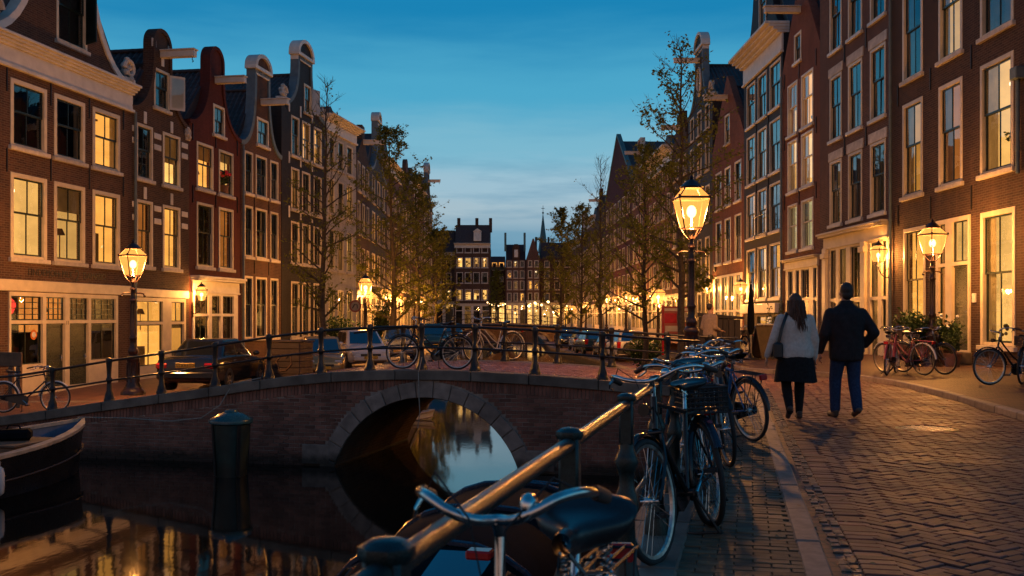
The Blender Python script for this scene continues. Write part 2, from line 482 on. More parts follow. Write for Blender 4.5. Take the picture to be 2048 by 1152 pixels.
# ------------------------------------------------------------------ mesh helpers
class MB:
    """collects faces and links them as one mesh"""
    def __init__(s):
        s.v = []; s.f = []; s.fm = []; s.mi = 0
    def add(s, vs, fs, M=None):
        o = len(s.v)
        s.v += [tuple(M @ Vector(p)) for p in vs] if M is not None else [tuple(p) for p in vs]
        s.f += [tuple(i + o for i in f) for f in fs]
        s.fm += [s.mi] * len(fs)
        return s
    def box(s, x0, x1, y0, y1, z0, z1, M=None, nobottom=False):
        fs = [(0, 1, 5, 4), (1, 2, 6, 5), (2, 3, 7, 6), (3, 0, 4, 7), (4, 5, 6, 7)]
        if not nobottom:
            fs.append((3, 2, 1, 0))
        return s.add([(x0, y0, z0), (x1, y0, z0), (x1, y1, z0), (x0, y1, z0), (x0, y0, z1), (x1, y0, z1), (x1, y1, z1), (x0, y1, z1)], fs, M)
    def cbox(s, x0, x1, y0, y1, z0, z1, c=.01, M=None):
        """box with chamfered edges"""
        vs = []
        for (x, sx) in ((x0, 1), (x1, -1)):
            for (y, sy) in ((y0, 1), (y1, -1)):
                for (z, sz) in ((z0, 1), (z1, -1)):
                    vs += [(x, y + sy * c, z + sz * c), (x + sx * c, y, z + sz * c), (x + sx * c, y + sy * c, z)]
        k = lambda i, j, l, a: (i * 4 + j * 2 + l) * 3 + a
        fs = []
        for i in (0, 1):
            q = [k(i, 0, 0, 0), k(i, 1, 0, 0), k(i, 1, 1, 0), k(i, 0, 1, 0)]
            fs.append(q[::-1] if i == 1 and False else (q if i == 0 else q[::-1]))
            q = [k(0, i, 0, 1), k(0, i, 1, 1), k(1, i, 1, 1), k(1, i, 0, 1)]
            fs.append(q if i == 0 else q[::-1])
            q = [k(0, 0, i, 2), k(1, 0, i, 2), k(1, 1, i, 2), k(0, 1, i, 2)]
            fs.append(q if i == 0 else q[::-1])
        for i in (0, 1):
            for j in (0, 1):
                fs.append([k(i, j, 0, 0), k(i, j, 1, 0), k(i, j, 1, 1), k(i, j, 0, 1)])
                fs.append([k(i, 0, j, 0), k(i, 1, j, 0), k(i, 1, j, 2), k(i, 0, j, 2)])
                fs.append([k(0, i, j, 1), k(1, i, j, 1), k(1, i, j, 2), k(0, i, j, 2)])
                for l in (0, 1):
                    fs.append([k(i, j, l, 0), k(i, j, l, 1), k(i, j, l, 2)])
        return s.add(vs, fs, M)
    def tube(s, pts, r, n=8, cap=True, M=None, flat=1.0, closed=False):
        pts = [Vector(p) for p in pts]
        m = len(pts)
        rs = r if isinstance(r, (list, tuple)) else [r] * m
        vs, fs = [], []
        up = None
        for i, p in enumerate(pts):
            a = pts[i - 1] if (i > 0 or closed) else pts[0]
            b = pts[(i + 1) % m] if (i < m - 1 or closed) else pts[-1]
            d = (b - a)
            d = d.normalized() if d.length > 1e-9 else Vector((0, 0, 1))
            if up is None:
                up = Vector((0, 0, 1)) if abs(d.z) < .9 else Vector((1, 0, 0))
            x = d.cross(up)
            if x.length < 1e-6:
                x = d.orthogonal()
            x.normalize()
            up = x.cross(d).normalized()
            for j in range(n):
                t = 2 * PI * j / n
                vs.append(p + (x * math.cos(t) + up * math.sin(t) * flat) * rs[i])
        for i in range(m if closed else m - 1):
            i2 = (i + 1) % m
            for j in range(n):
                j2 = (j + 1) % n
                fs.append((i * n + j, i2 * n + j, i2 * n + j2, i * n + j2))
        if cap and not closed:
            fs.append(tuple(range(n)))
            fs.append(tuple((m - 1) * n + j for j in range(n))[::-1])
        return s.add(vs, fs, M)
    def lathe(s, prof, n=12, M=None, rot=0.0, cap=True):
        """profile of (radius, z)"""
        vs, fs = [], []
        for r, z in prof:
            for j in range(n):
                t = 2 * PI * j / n + rot
                vs.append((r * math.cos(t), r * math.sin(t), z))
        for i in range(len(prof) - 1):
            for j in range(n):
                j2 = (j + 1) % n
                fs.append((i * n + j, i * n + j2, (i + 1) * n + j2, (i + 1) * n + j))
        if cap:
            fs.append(tuple(range(n))[::-1])
            fs.append(tuple((len(prof) - 1) * n + j for j in range(n)))
        return s.add(vs, fs, M)
    def prism(s, poly, y0, y1, M=None):
        """polygon in (x, z) extruded along y (front face at y0)"""
        n = len(poly)
        vs = [(x, y0, z) for x, z in poly] + [(x, y1, z) for x, z in poly]
        tri = geometry.tessellate_polygon([[Vector((x, z, 0)) for x, z in poly]])
        fs = [tuple(t) for t in tri] + [tuple(i + n for i in t)[::-1] for t in tri]
        for i in range(n):
            j = (i + 1) % n
            fs.append((i, j, j + n, i + n))
        return s.add(vs, fs, M)
    def grid(s, fn, nu, nv, M=None):
        vs = [fn(i / nu, j / nv) for j in range(nv + 1) for i in range(nu + 1)]
        fs = [(j * (nu + 1) + i, j * (nu + 1) + i + 1, (j + 1) * (nu + 1) + i + 1, (j + 1) * (nu + 1) + i) for j in range(nv) for i in range(nu)]
        return s.add(vs, fs, M)
    def ball(s, c, r, n=10, m=7, M=None):
        rx, ry, rz = r if isinstance(r, (tuple, list)) else (r, r, r)
        vs, fs = [], []
        for i in range(m + 1):
            a = PI * i / m
            for j in range(n):
                t = 2 * PI * j / n
                vs.append((c[0] + rx * math.sin(a) * math.cos(t), c[1] + ry * math.sin(a) * math.sin(t), c[2] - rz * math.cos(a)))
        for i in range(m):
            for j in range(n):
                j2 = (j + 1) % n
                fs.append((i * n + j, i * n + j2, (i + 1) * n + j2, (i + 1) * n + j))
        return s.add(vs, fs, M)
    def mesh(s, name, mats, smooth=None):
        me = bpy.data.meshes.new(name)
        me.from_pydata(s.v, [], s.f)
        if isinstance(mats, str):
            mats = [mats]
        for m in mats:
            me.materials.append(MATS[m])
        if len(mats) > 1:
            me.polygons.foreach_set('material_index', s.fm)
        me.validate()
        bm = bmesh.new(); bm.from_mesh(me)
        if smooth is not None:
            bmesh.ops.remove_doubles(bm, verts=bm.verts, dist=1e-5)
        bmesh.ops.recalc_face_normals(bm, faces=bm.faces)
        bm.to_mesh(me); bm.free()
        if smooth is not None:
            me.shade_smooth()
            me.set_sharp_from_angle(angle=math.radians(smooth))
        return me

def link(name, data, parent=None, loc=None, rot=None):
    o = bpy.data.objects.new(name, data)
    COL.objects.link(o)
    if parent is not None:
        o.parent = parent
    if loc is not None:
        o.location = loc
    if rot is not None:
        o.rotation_euler = rot
    return o
def put(mb, name, mats, parent=None, smooth=None, loc=None, rot=None):
    return link(name, mb.mesh(name, mats, smooth), parent, loc, rot)
def tag(o, label, cat, group=None):
    o['label'] = label; o['category'] = cat
    if group:
        o['group'] = group
    return o
def thing(name, label, cat, loc=(0, 0, 0), rz=0.0, group=None, tilt=0.0):
    o = bpy.data.objects.new(name, None)
    o.empty_display_size = .2
    COL.objects.link(o)
    o.location = loc
    o.rotation_euler = (tilt, 0, rz)
    return tag(o, label, cat, group)
def structure(mb, name, mats, smooth=None, parent=None):
    o = put(mb, name, mats, parent, smooth)
    o['kind'] = 'structure'
    return o
def kids(o):
    return [c for c in o.children]
def copy_tree(o, parent=None):
    c = o.copy()
    COL.objects.link(c)
    if parent is not None:
        c.parent = parent
    for ch in o.children:
        copy_tree(ch, c)
    return c
def clone(root, label, loc, rz, group=None, tilt=None):
    c = copy_tree(root)
    c['label'] = label
    c.location = loc
    c.rotation_euler = (root.rotation_euler[0] if tilt is None else tilt, 0, rz)
    if group:
        c['group'] = group
    return c
def point_light(name, parent, loc, power, radius=.09, col=LAMP_COL):
    l = bpy.data.lights.new(name, 'POINT')
    l.energy = power; l.color = col; l.shadow_soft_size = radius
    o = bpy.data.objects.new(name, l)
    COL.objects.link(o)
    o.parent = parent
    o.location = loc
    return o
def text_mesh(body, size, extrude=.004):
    cu = bpy.data.curves.new('lettering', 'FONT')
    cu.body = body; cu.size = size; cu.extrude = extrude
    cu.align_x = 'CENTER'
    o = bpy.data.objects.new('lettering', cu)
    COL.objects.link(o)
    dg = bpy.context.evaluated_depsgraph_get()
    me = bpy.data.meshes.new_from_object(o.evaluated_get(dg))
    bpy.data.objects.remove(o)
    return me
def lettering(body, size, mat, parent, loc, rot=(PI / 2, 0, 0), name='lettering', extrude=.004):
    me = text_mesh(body, size, extrude)
    me.materials.clear(); me.materials.append(MATS[mat])
    return link(name, me, parent, loc, rot)

def smooth01(t):
    t = max(0.0, min(1.0, t))
    return t * t * (3 - 2 * t)
def lerp_table(tab, x):
    if x <= tab[0][0]:
        return tab[0][1]
    for (a, va), (b, vb) in zip(tab, tab[1:]):
        if x <= b:
            return va + (vb - va) * (x - a) / (b - a)
    return tab[-1][1]
# ------------------------------------------------------------------ plan of the place (metres; camera at the origin looking +y)
WATER_Z = -1.65
BO = Vector((-1.72, 19.75, 0))
BU = Vector((.977, -.215, 0)).normalized()
BN = Vector((.215, .977, 0)).normalized()
BANG = math.atan2(BU.y, BU.x)
def WB(u, n, z=0.0):
    p = BO + BU * u + BN * n
    return (p.x, p.y, z)
def to_bridge(x, y):
    d = Vector((x, y, 0)) - BO
    return d.dot(BU), d.dot(BN)
PROF = [(-16, -.97), (-9.9, -.86), (-8.5, -.66), (-7.2, -.45), (-4.75, -.12), (-3.4, .09), (-2.4, .21), (-1.3, .29), (0, .32), (1, .30), (2.7, .22), (4.2, .11), (5.6, .02), (8, 0.0)]
def prof(u):
    return (lerp_table(PROF, u - .5) + lerp_table(PROF, u) + lerp_table(PROF, u + .5)) / 3
BRIDGE_END = 5.56
BW = 4.6
def near_edge(y):
    return .05 + .24 * (y - 3.3)
def near_rail(y):
    return .2 + .24 * (y - 3.3)
def kerb_x(y):
    return 1.6 + .22 * (y - 5.2)
REDGE = [(24, 6.2), (45, 5.8), (59, 5.25), (71, 4.5), (85, 3.3), (110, 3.5), (170, 3.8)]
LEDGE = [(25, -2.9), (66, -4.75), (110, -6.6), (170, -7.5)]
def redge(y): return lerp_table(REDGE, y)
def ledge(y): return lerp_table(LEDGE, y)
RFAC = [(10, 12.9), (22, 12.6), (32.4, 12.3), (39.3, 12.1), (44.4, 12.0), (51.5, 11.9), (60, 11.7), (68, 11.55), (90, 11.2), (110, 10.6), (145, 9.8)]
def rfac(y): return lerp_table(RFAC, y)
LFAC = [(20, -15.46), (57.5, -8.98), (90, -8.9), (120, -8.9), (150, -9.5)]
def lfac(y): return lerp_table(LFAC, y)

def zleft(x, y):
    u, n = to_bridge(x, y)
    base = -.62 if u > -10 else -.8
    t = smooth01((n - 5.5) / 5.0)
    z = prof(u) * (1 - t) + base * t
    return z
def zright(x, y):
    return -1.2 * smooth01((9.2 - x) / 2.7) * smooth01((y - 37) / 11)

# water
mb = MB()
mb.add([(-600, -300, WATER_Z), (600, -300, WATER_Z), (600, 900, WATER_Z), (-600, 900, WATER_Z)], [(0, 1, 2, 3)])
structure(mb, 'canal_water', 'canal_water')
mb = MB()
mb.add([(-900, -600, -3.2), (900, -600, -3.2), (900, 1500, -3.2), (-900, 1500, -3.2)], [(0, 1, 2, 3)])
structure(mb, 'ground', 'joint_sand')

# left quay street
def strip_sheet(name, rows, zf, mat, nx=14):
    mb = MB()
    vs, fs = [], []
    for (L, Rr) in rows:
        for i in range(nx + 1):
            x = L[0] + (Rr[0] - L[0]) * i / nx
            y = L[1] + (Rr[1] - L[1]) * i / nx
            vs.append((x, y, zf(x, y)))
    for j in range(len(rows) - 1):
        for i in range(nx):
            a = j * (nx + 1) + i
            fs.append((a, a + 1, a + nx + 2, a + nx + 1))
    mb.add(vs, fs)
    return structure(mb, name, mat, 60)
rows = [(WB(-16, .32), WB(-4.0, .32)), (WB(-15, 2), WB(-4.0, 2)), (WB(-14, 4), WB(-4.0, 4)), (WB(-13.5, BW), WB(-1.95, BW))]
for y in (28, 31, 34, 38, 43, 50, 57, 66, 80, 95, 110, 130, 160, 200):
    rows.append(((lfac(y) - .6, y + (1.5 if y < 40 else 0)), (ledge(y), y)))
left_street = strip_sheet('left_street', rows, zleft, 'quay_brick', 22)
# right street
rows = [((near_edge(y) + .30, y), (14.5, y)) for y in (-4, 0, 4, 8, 12, 16, 18.4)]
rows += [(WB(BRIDGE_END, 2.5), (14.5, 21)), (WB(BRIDGE_END, BW), (14.5, 24.5))]
for y in (27, 29, 31, 33, 37, 42, 45, 50, 55, 59, 65, 71, 78, 85, 97, 110, 130, 149.8):
    rows.append(((redge(y), y), (max(rfac(y) + .8, 12), y)))
right_street = strip_sheet('right_street', rows, lambda x, y: zright(x, y) - .012, 'paving_brick', 16)

# street across the far end of the canal, with its own quay wall
mb = MB()
mb.add([(-70, 150, -.34), (70, 150, -.34), (70, 290, -.34), (-70, 290, -.34)], [(0, 1, 2, 3)])
structure(mb, 'end_street', 'quay_brick')
# raised pavement on the right, with a granite kerb
PAVE = [(5.6, 6), (6.3, 9.5), (6.8, 13.3), (7.4, 17), (7.72, 20), (7.62, 22), (7.0, 23.4), (5.75, 25.0), (5.95, 27), (7.4, 32), (8.0, 45), (8.0, 62)]
pav = [(x, y) for x, y in PAVE] + [(14.4, 62), (14.4, 6)]
mb = MB()
n = len(pav)
mb.add([(x, y, .085) for x, y in pav], [tuple(t) for t in geometry.tessellate_polygon([[Vector((x, y, 0)) for x, y in pav]])])
pavement = structure(mb, 'right_pavement', 'pavement_brick')
def kerb_pieces(parent, line, w, z0, z1, seg=.95, mat='kerb_granite', name='kerb_stone'):
    for (a, b) in zip(line, line[1:]):
        a = Vector((*a, 0)); b = Vector((*b, 0))
        k = max(1, round((b - a).length / seg))
        for i in range(k):
            p = a.lerp(b, i / k); q = a.lerp(b, (i + 1) / k)
            L = (q - p).length
            mb = MB().cbox(-L / 2 + .004, L / 2 - .004, -w / 2, w / 2, z0, z1 + RND.uniform(-.004, .004), .012)
            m = (p + q) / 2
            put(mb, name, mat, parent, None, (m.x, m.y, 0), (0, 0, math.atan2(q.y - p.y, q.x - p.x)))
kerb_pieces(pavement, PAVE[1:10], .16, -.03, .092)

# ------------------------------------------------------------------ bricks laid one by one
BRICK_CACHE = {}
def brick_mesh(kind, L, W, H, mat):
    k = (kind, L, W, H, mat)
    if k not in BRICK_CACHE:
        BRICK_CACHE[k] = MB().cbox(-L / 2, L / 2, -W / 2, W / 2, -H, 0, min(.006, W * .055)).mesh(kind, mat)
    return BRICK_CACHE[k]
def sag(x, y):
    return .011 * noise.noise(Vector((x * .7, y * .7, 3.1))) + .006 * noise.noise(Vector((x * 2.1, y * 2.1, 7.7)))
def lay(parent, cells, L, W, H, mat, mat_mass, zf, name, near=300, key=None, gap=.010, jit=.004):
    """cells: (x, y, angle) of flat bricks; the ones nearest the camera are parts, the rest one mass"""
    cells = sorted(cells, key=key or (lambda c: c[0] ** 2 + c[1] ** 2))
    me = brick_mesh(name, L - gap, W - gap, H, mat)
    for (x, y, a) in cells[:near]:
        z = zf(x, y)
        ca, sa = math.cos(a), math.sin(a)
        sx = (zf(x + ca * .1, y + sa * .1) - zf(x - ca * .1, y - sa * .1)) / .2
        o = link(name, me, parent, (x, y, z + RND.uniform(-jit, jit)), (RND.uniform(-.012, .012), -math.atan(sx) + RND.uniform(-.01, .01), a + RND.uniform(-.012, .012)))
    if len(cells) > near:
        mb = MB()
        l, w = (L - gap) / 2, (W - gap) / 2
        for (x, y, a) in cells[near:]:
            a += RND.uniform(-.012, .012)
            ca, sa = math.cos(a), math.sin(a)
            dz = RND.uniform(-jit, jit)
            vs = []
            for k, zz in ((1.0, -H), (1.0, -.005), (.93, 0.0)):
                for (px, py) in ((-l * k, -w * k), (l * k, -w * k), (l * k, w * k), (-l * k, w * k)):
                    X, Y = x + px * ca - py * sa, y + px * sa + py * ca
                    vs.append((X, Y, zf(X, Y) + dz + zz))
            fs = [(8, 9, 10, 11)]
            for q in range(2):
                for j in range(4):
                    j2 = (j + 1) % 4
                    fs.append((q * 4 + j, q * 4 + j2, q * 4 + 4 + j2, q * 4 + 4 + j))
            mb.add(vs, fs)
        o = put(mb, name + '_field', mat_mass, parent)
        o['kind'] = 'stuff'
def herring(inside, x0, x1, y0, y1, ang, W=.09, origin=(0, 0)):
    out = []
    ca, sa = math.cos(ang), math.sin(ang)
    cs = [((x - origin[0]) * ca + (y - origin[1]) * sa, -(x - origin[0]) * sa + (y - origin[1]) * ca) for x in (x0, x1) for y in (y0, y1)]
    i0, i1 = int(min(c[0] for c in cs) / W) - 1, int(max(c[0] for c in cs) / W) + 1
    j0, j1 = int(min(c[1] for c in cs) / W) - 1, int(max(c[1] for c in cs) / W) + 1
    for i in range(i0, i1):
        for j in range(j0, j1):
            r = (i - j) % 4
            if r == 0:
                cx, cy, a = (i + 1) * W, (j + .5) * W, 0.0
            elif r == 3:
                cx, cy, a = (i + .5) * W, (j + 1) * W, PI / 2
            else:
                continue
            x = origin[0] + cx * ca - cy * sa
            y = origin[1] + cx * sa + cy * ca
            if inside(x, y):
                out.append((x, y, a + ang))
    return out
PAVEY = [(y, x) for x, y in PAVE[:7]]
def in_street(x, y):
    if y < 3.6 or y > 25 or x > .60 * y + .9:
        return False
    if x < kerb_x(y) + .42 or (y > 17.5 and x < kerb_x(y) + .42 + (y - 17.5) * .3):
        return False
    return x < lerp_table(PAVEY, y) - .14 and not (y > 23.2 and x > 5.6)
street_dir = math.atan2(1, .22)
lay(right_street, herring(in_street, 0, 8, 3.4, 25, street_dir - PI / 4), .18, .09, .05, 'paver', 'paver_mass', lambda x, y: .006 + sag(x, y), 'paving_brick', jit=.005)
# rows of bricks bordering the gutter
cells = []
for k in range(190):
    s = k * .108
    for off in (.345,):
        y = 3.6 + s * .976
        cells.append((kerb_x(y) + off, y, street_dir - PI / 2))
lay(right_street, cells, .21, .105, .05, 'paver', 'paver_mass', lambda x, y: .002, 'border_brick', 120)
# gutter of small dark cobbles
cells = []
y = 3.5
while y < 19:
    for off in (.155, .215):
        cells.append((kerb_x(y) + off + RND.uniform(-.006, .006), y + RND.uniform(-.01, .01), street_dir + RND.uniform(-.1, .1)))
    y += .085
lay(right_street, cells, .085, .062, .05, 'gutter_cobble', 'gutter_cobble', lambda x, y: -.006, 'gutter_cobble', 250, jit=.008)
# second brick gutter running towards the right pavement, and a drain cover
cells = []
for k in range(70):
    t = k / 69
    y = 15.6 - t * 5.2
    x = 5.1 + t * 1.15 - .2 * math.sin(t * PI)
    cells.append((x, y, math.atan2(-5.2, 1.15) + PI / 2 * 0))
kerb_line = [(kerb_x(y), y) for y in (3.2, 6, 9, 12, 15, 18.2)]
kerb_pieces(right_street, kerb_line, .15, -.08, .012, 1.0)
# quayside path of narrow clinkers, rows across
cells = []
s = 0
row = 0
d = Vector((.22, 1, 0)).normalized(); nrm = Vector((d.y, -d.x, 0))
while True:
    y = 3.3 + row * .084 * d.y
    if y > 18.3:
        break
    a, b = near_edge(y) + .34, kerb_x(y) - .11
    x = a - (.1 if row % 2 else 0)
    while x < b - .02:
        if b - x > .03:
            cells.append((x + .10, y + nrm.y * (x - a), math.atan2(nrm.y, nrm.x)))
        x += .20 * nrm.x
    row += 1
lay(right_street, cells, .20, .084, .05, 'clinker', 'clinker', lambda x, y: .004 + .6 * sag(x, y), 'clinker_brick', gap=.006)

# drain cover in the street
t = thing('drain_cover', 'round iron drain cover glinting among the street bricks', 'drain cover', (5.0, 12.05, .004))
mb = MB().lathe([(.36, -.03), (.36, .008), (.33, .012), (.33, .006), (0.001, .006)], 28)
put(mb, 'cover_plate', 'iron_black', t, 40)
mb = MB()
for i in range(-5, 6):
    for j in range(-5, 6):
        if (i * i + j * j) < 27 and (i + j) % 2 == 0:
            mb.cbox(i * .055 - .022, i * .055 + .022, j * .055 - .012, j * .055 + .012, .004, .015, .004)
put(mb, 'cover_studs', 'steel_dull', t)['kind'] = 'stuff'

# ------------------------------------------------------------------ quay walls
def wall_sheet(name, label, line, z0, zf, mat, thick=.35, coping=True, seg=1.3, side=1):
    t = thing(name, label, 'quay wall')
    mb = MB()
    for a, b in zip(line, line[1:]):
        n = max(1, int((Vector(b) - Vector(a)).length / 2))
        for i in range(n):
            p = [a[0] + (b[0] - a[0]) * i / n, a[1] + (b[1] - a[1]) * i / n]
            q = [a[0] + (b[0] - a[0]) * (i + 1) / n, a[1] + (b[1] - a[1]) * (i + 1) / n]
            mb.add([(p[0], p[1], z0), (q[0], q[1], z0), (q[0], q[1], zf(*q) - .16), (p[0], p[1], zf(*p) - .16)], [(0, 1, 2, 3)])
    put(mb, 'wall_face', mat, t)
    for a, b in zip(line, line[1:]):
        A = Vector((*a, 0)); B = Vector((*b, 0))
        n = max(1, round((B - A).length / seg))
        for i in range(n):
            p = A.lerp(B, i / n); q = A.lerp(B, (i + 1) / n)
            L = (q - p).length
            zm = (zf(p.x, p.y) + zf(q.x, q.y)) / 2
            mb = MB().cbox(-L / 2 + .005, L / 2 - .005, -.05 if side > 0 else -thick, thick if side > 0 else .05, -.17, .006, .018)
            m = (p + q) / 2
            put(mb, 'coping_stone', 'stone_coping', t, None, (m.x, m.y, zm), (0, -math.atan2(zf(q.x, q.y) - zf(p.x, p.y), L), math.atan2(q.y - p.y, q.x - p.x)))
    return t
wall_sheet('quay_wall', 'brick quay wall under the near green railing', [(near_edge(y), y) for y in (-3, 3, 9, 18.4)], -3, lambda x, y: .006, 'tunnel_brick', .34, side=-1)
wall_sheet('quay_wall', 'brick quay wall below the right hand row of parked cars', [WB(BRIDGE_END - .3, BW)[:2], (redge(27), 27), (redge(45), 45), (redge(59), 59), (redge(71), 71), (redge(85), 85), (redge(110), 110), (redge(150), 150)], -3, lambda x, y: zright(x + .3, y) + .01, 'quay_wall_brick', .34, seg=1.8, side=-1)
wall_sheet('quay_wall', 'brick quay wall below the left hand parked cars', [(ledge(25.4), 25.4), (ledge(40), 40), (ledge(66), 66), (ledge(110), 110)], -3, lambda x, y: zleft(x, y) + .01, 'tunnel_brick', .34, seg=1.8, side=1)

wall_sheet('quay_wall', 'low quay wall across the far end of the canal', [(-9, 149.9), (5, 149.9)], -3, lambda x, y: -.335, 'tunnel_brick', .34, seg=2, side=1)
# ------------------------------------------------------------------ the arched bridge
bridge = thing('arch_bridge', 'brown brick canal bridge with one stone ringed arch', 'bridge', tuple(BO), BANG)
AR, AZ, RING = 1.98, -2.21, .30
U0 = -16.0
def wall_top(u): return prof(u) - .19
# mortar core of the front wall
outer = []
us = [U0 + (BRIDGE_END - U0) * i / 60 for i in range(61)]
poly = [(U0, -3.0)] + [(u, wall_top(u)) for u in us] + [(BRIDGE_END, -3.0)]
arc = [(AR * math.cos(a), AZ + AR * math.sin(a)) for a in [PI * i / 32 for i in range(33)]]
poly += [(arc[0][0], -3.0)] + arc + [(arc[-1][0], -3.0)]
mb = MB().prism(poly, .010, .36)
put(mb, 'wall_core', 'mortar', bridge)
mb = MB().prism([(x, z) for x, z in poly], BW - .35, BW)
put(mb, 'rear_wall', 'tunnel_brick', bridge)
# tunnel vault
mb = MB()
vs, fs = [], []
full = [(AR - .01, -3.0)] + [((AR - .01) * math.cos(a), AZ + (AR - .01) * math.sin(a)) for a in [PI * i / 32 for i in range(33)]] + [(-AR + .01, -3.0)]
for x, z in full:
    vs += [(x, .02, z), (x, BW - .02, z)]
for i in range(len(full) - 1):
    fs.append((2 * i, 2 * i + 1, 2 * i + 3, 2 * i + 2))
put(mb.add(vs, fs), 'tunnel_vault', 'tunnel_brick', bridge, 50)
# ledge at the waterline on the vault side
put(MB().cbox(-AR - .02, -AR + .10, -.05, BW, WATER_Z - .4, WATER_Z + .06, .01), 'waterline_ledge', 'stone_coping', bridge)
# voussoirs
nv = 19
for i in range(nv):
    a0 = PI * (i + .03) / nv; a1 = PI * (i + .97) / nv
    rr = AR + RING + RND.uniform(-.02, .025) + (.05 if i == nv // 2 else 0)
    fr = -.03 + RND.uniform(-.006, .004)
    pts = []
    for r in (AR, rr):
        pts.append([(r * math.cos(a), AZ + r * math.sin(a)) for a in (a0, (a0 + a1) / 2, a1)])
    poly = pts[0] + pts[1][::-1]
    me = MB().prism(poly, fr, .30).mesh('arch_stone', 'stone_arch')
    bm = bmesh.new(); bm.from_mesh(me)
    bmesh.ops.dissolve_limit(bm, angle_limit=.02, verts=bm.verts, edges=bm.edges)
    bmesh.ops.bevel(bm, geom=bm.edges[:], offset=.010, segments=1, affect='EDGES')
    bm.to_mesh(me); bm.free()
    link('arch_stone', me, bridge)
# springer blocks at the feet
for sx in (-1, 1):
    x0 = sx * (AR + .02); x1 = sx * (AR + .62)
    xa, xb = min(x0, x1), max(x0, x1)
    put(MB().cbox(xa, xb, -.035, .2, -1.62, -1.22, .012), 'springer_stone', 'stone_arch', bridge)
# brickwork: stretcher rows
BL, BH = .226, .0765
single, mass = [], []
row = 0
z = WATER_Z - .10
while z < .3:
    zc = z + BH / 2
    x = U0 + (BL / 2 if row % 2 else 0)
    while x < BRIDGE_END:
        a, b = x + .005, x + BL - .005
        x += BL
        top = min(wall_top(a), wall_top(b)) - .205
        hh = BH
        if z + BH - .01 > top:
            hh = top - z + .006
            if hh < .022:
                continue
        dz = max(abs(z - AZ), 0)
        rr = AR + RING + .012
        hw = math.sqrt(max(0, rr * rr - (z - AZ) ** 2)) if z - AZ < rr else 0
        clipped = False
        if hw:
            if a > -hw and b < hw:
                continue
            if a < -hw < b: b = -hw; clipped = True
            if a < hw < b: a = hw; clipped = True
        if -1.64 < zc < -1.2 and (AR < abs((a + b) / 2) < AR + .68):
            if abs((a + b) / 2) < AR + .62 - .06: continue
        if b - a < .04:
            continue
        (mass if clipped or a < -9.5 or hh < BH else single).append(((a + b) / 2, z + hh / 2, b - a, hh))
    z += BH; row += 1
# soldier course under the coping
u = U0
sold = []
while u < BRIDGE_END - .08:
    hw = AR + RING + .02
    zt = wall_top(u + .037) - .004
    zb = zt - .205
    if abs(u) < hw:
        zr = AZ + math.sqrt(max(0, hw * hw - u * u))
        zb = max(zb, zr)
    if zt - zb > .04:
        sold.append((u + .0375, (zt + zb) / 2, zt - zb))
    u += .0765
single.sort(key=lambda c: abs(c[0] + .3) + .0 * c[1])
bme = {}
me_b = MB().cbox(-BL / 2 + .005, BL / 2 - .005, 0, .05, -BH / 2 + .005, BH / 2 - .005, .006).mesh('brick', 'bridge_brick')
for (uu, zz, w, hh) in single[:210]:
    link('brick', me_b, bridge, (uu, RND.uniform(-.008, .004), zz), (RND.uniform(-.01, .01), 0, RND.uniform(-.012, .012)))
me_s = MB().cbox(-.033, .033, 0, .05, -.1, .1, .006).mesh('brick', 'bridge_brick')
sold_full = sorted([s for s in sold if s[2] > .195], key=lambda c: abs(c[0] + 2.2))
for (uu, zz, h) in sold_full[:90]:
    link('brick', me_s, bridge, (uu, RND.uniform(-.012, -.002), zz), (0, math.atan((prof(uu - .1) - prof(uu + .1)) / .2) * .0, 0))
mb = MB()
for (uu, zz, w, hh) in single[210:] + mass:
    j = RND.uniform(-.007, .004)
    mb.cbox(uu - w / 2, uu + w / 2, j, .05, zz - hh / 2 + .005, zz + hh / 2 - .005, .006)
for (uu, zz, h) in sold_full[90:] + [s for s in sold if s[2] <= .195]:
    mb.cbox(uu - .033, uu + .033, RND.uniform(-.012, -.002), .05, zz - h / 2, zz + h / 2, .006)
plain('bridge_brick_mass', (.215, .09, .06), .85, var=.5, scale=3.5, bump=.5, rand=0, tide=.4)
put(mb, 'brick_field', 'bridge_brick_mass', bridge)['kind'] = 'stuff'
# coping stones
u = U0
i = 0
while u < BRIDGE_END - .1:
    L = RND.choice((1.15, 1.35, 1.55))
    v = min(u + L, BRIDGE_END)
    k = 3
    poly = [(u + .006 + (v - u - .012) * j / k, prof(u + (v - u) * j / k) - .195) for j in range(k + 1)] + [(u + .006 + (v - u - .012) * j / k, prof(u + (v - u) * j / k) + .004) for j in range(k, -1, -1)]
    me = MB().prism(poly, -.075 + RND.uniform(-.008, .008), .34).mesh('coping_stone', 'stone_coping')
    bm = bmesh.new(); bm.from_mesh(me)
    bmesh.ops.dissolve_limit(bm, angle_limit=.02, verts=bm.verts, edges=bm.edges)
    bmesh.ops.bevel(bm, geom=bm.edges[:], offset=.014, segments=1, affect='EDGES')
    bm.to_mesh(me); bm.free()
    link('coping_stone', me, bridge)
    me2 = me.copy()
    for vv in me2.vertices:
        vv.co.y = BW - vv.co.y
    me2.flip_normals()
    link('coping_stone', me2, bridge)
    u = v
# deck: bed and pavers
mb = MB().grid(lambda a, b: (-4.02 + a * (BRIDGE_END + .3 + 4.02), .3 + b * (BW - .6), prof(-4.02 + a * (BRIDGE_END + 4.32)) - .014), 30, 2)
put(mb, 'deck_bed', 'joint_sand', bridge, 60)
cells = herring(lambda x, y: -3.95 < x < BRIDGE_END + .15 and .42 < y < BW - .42, -4, BRIDGE_END + .2, .3, BW, 0.0)
lay(bridge, cells, .18, .09, .05, 'paver', 'paver_mass', lambda x, y: prof(x), 'deck_brick', 220, key=lambda c: c[1] * 3 + abs(c[0] - 1) * .6)

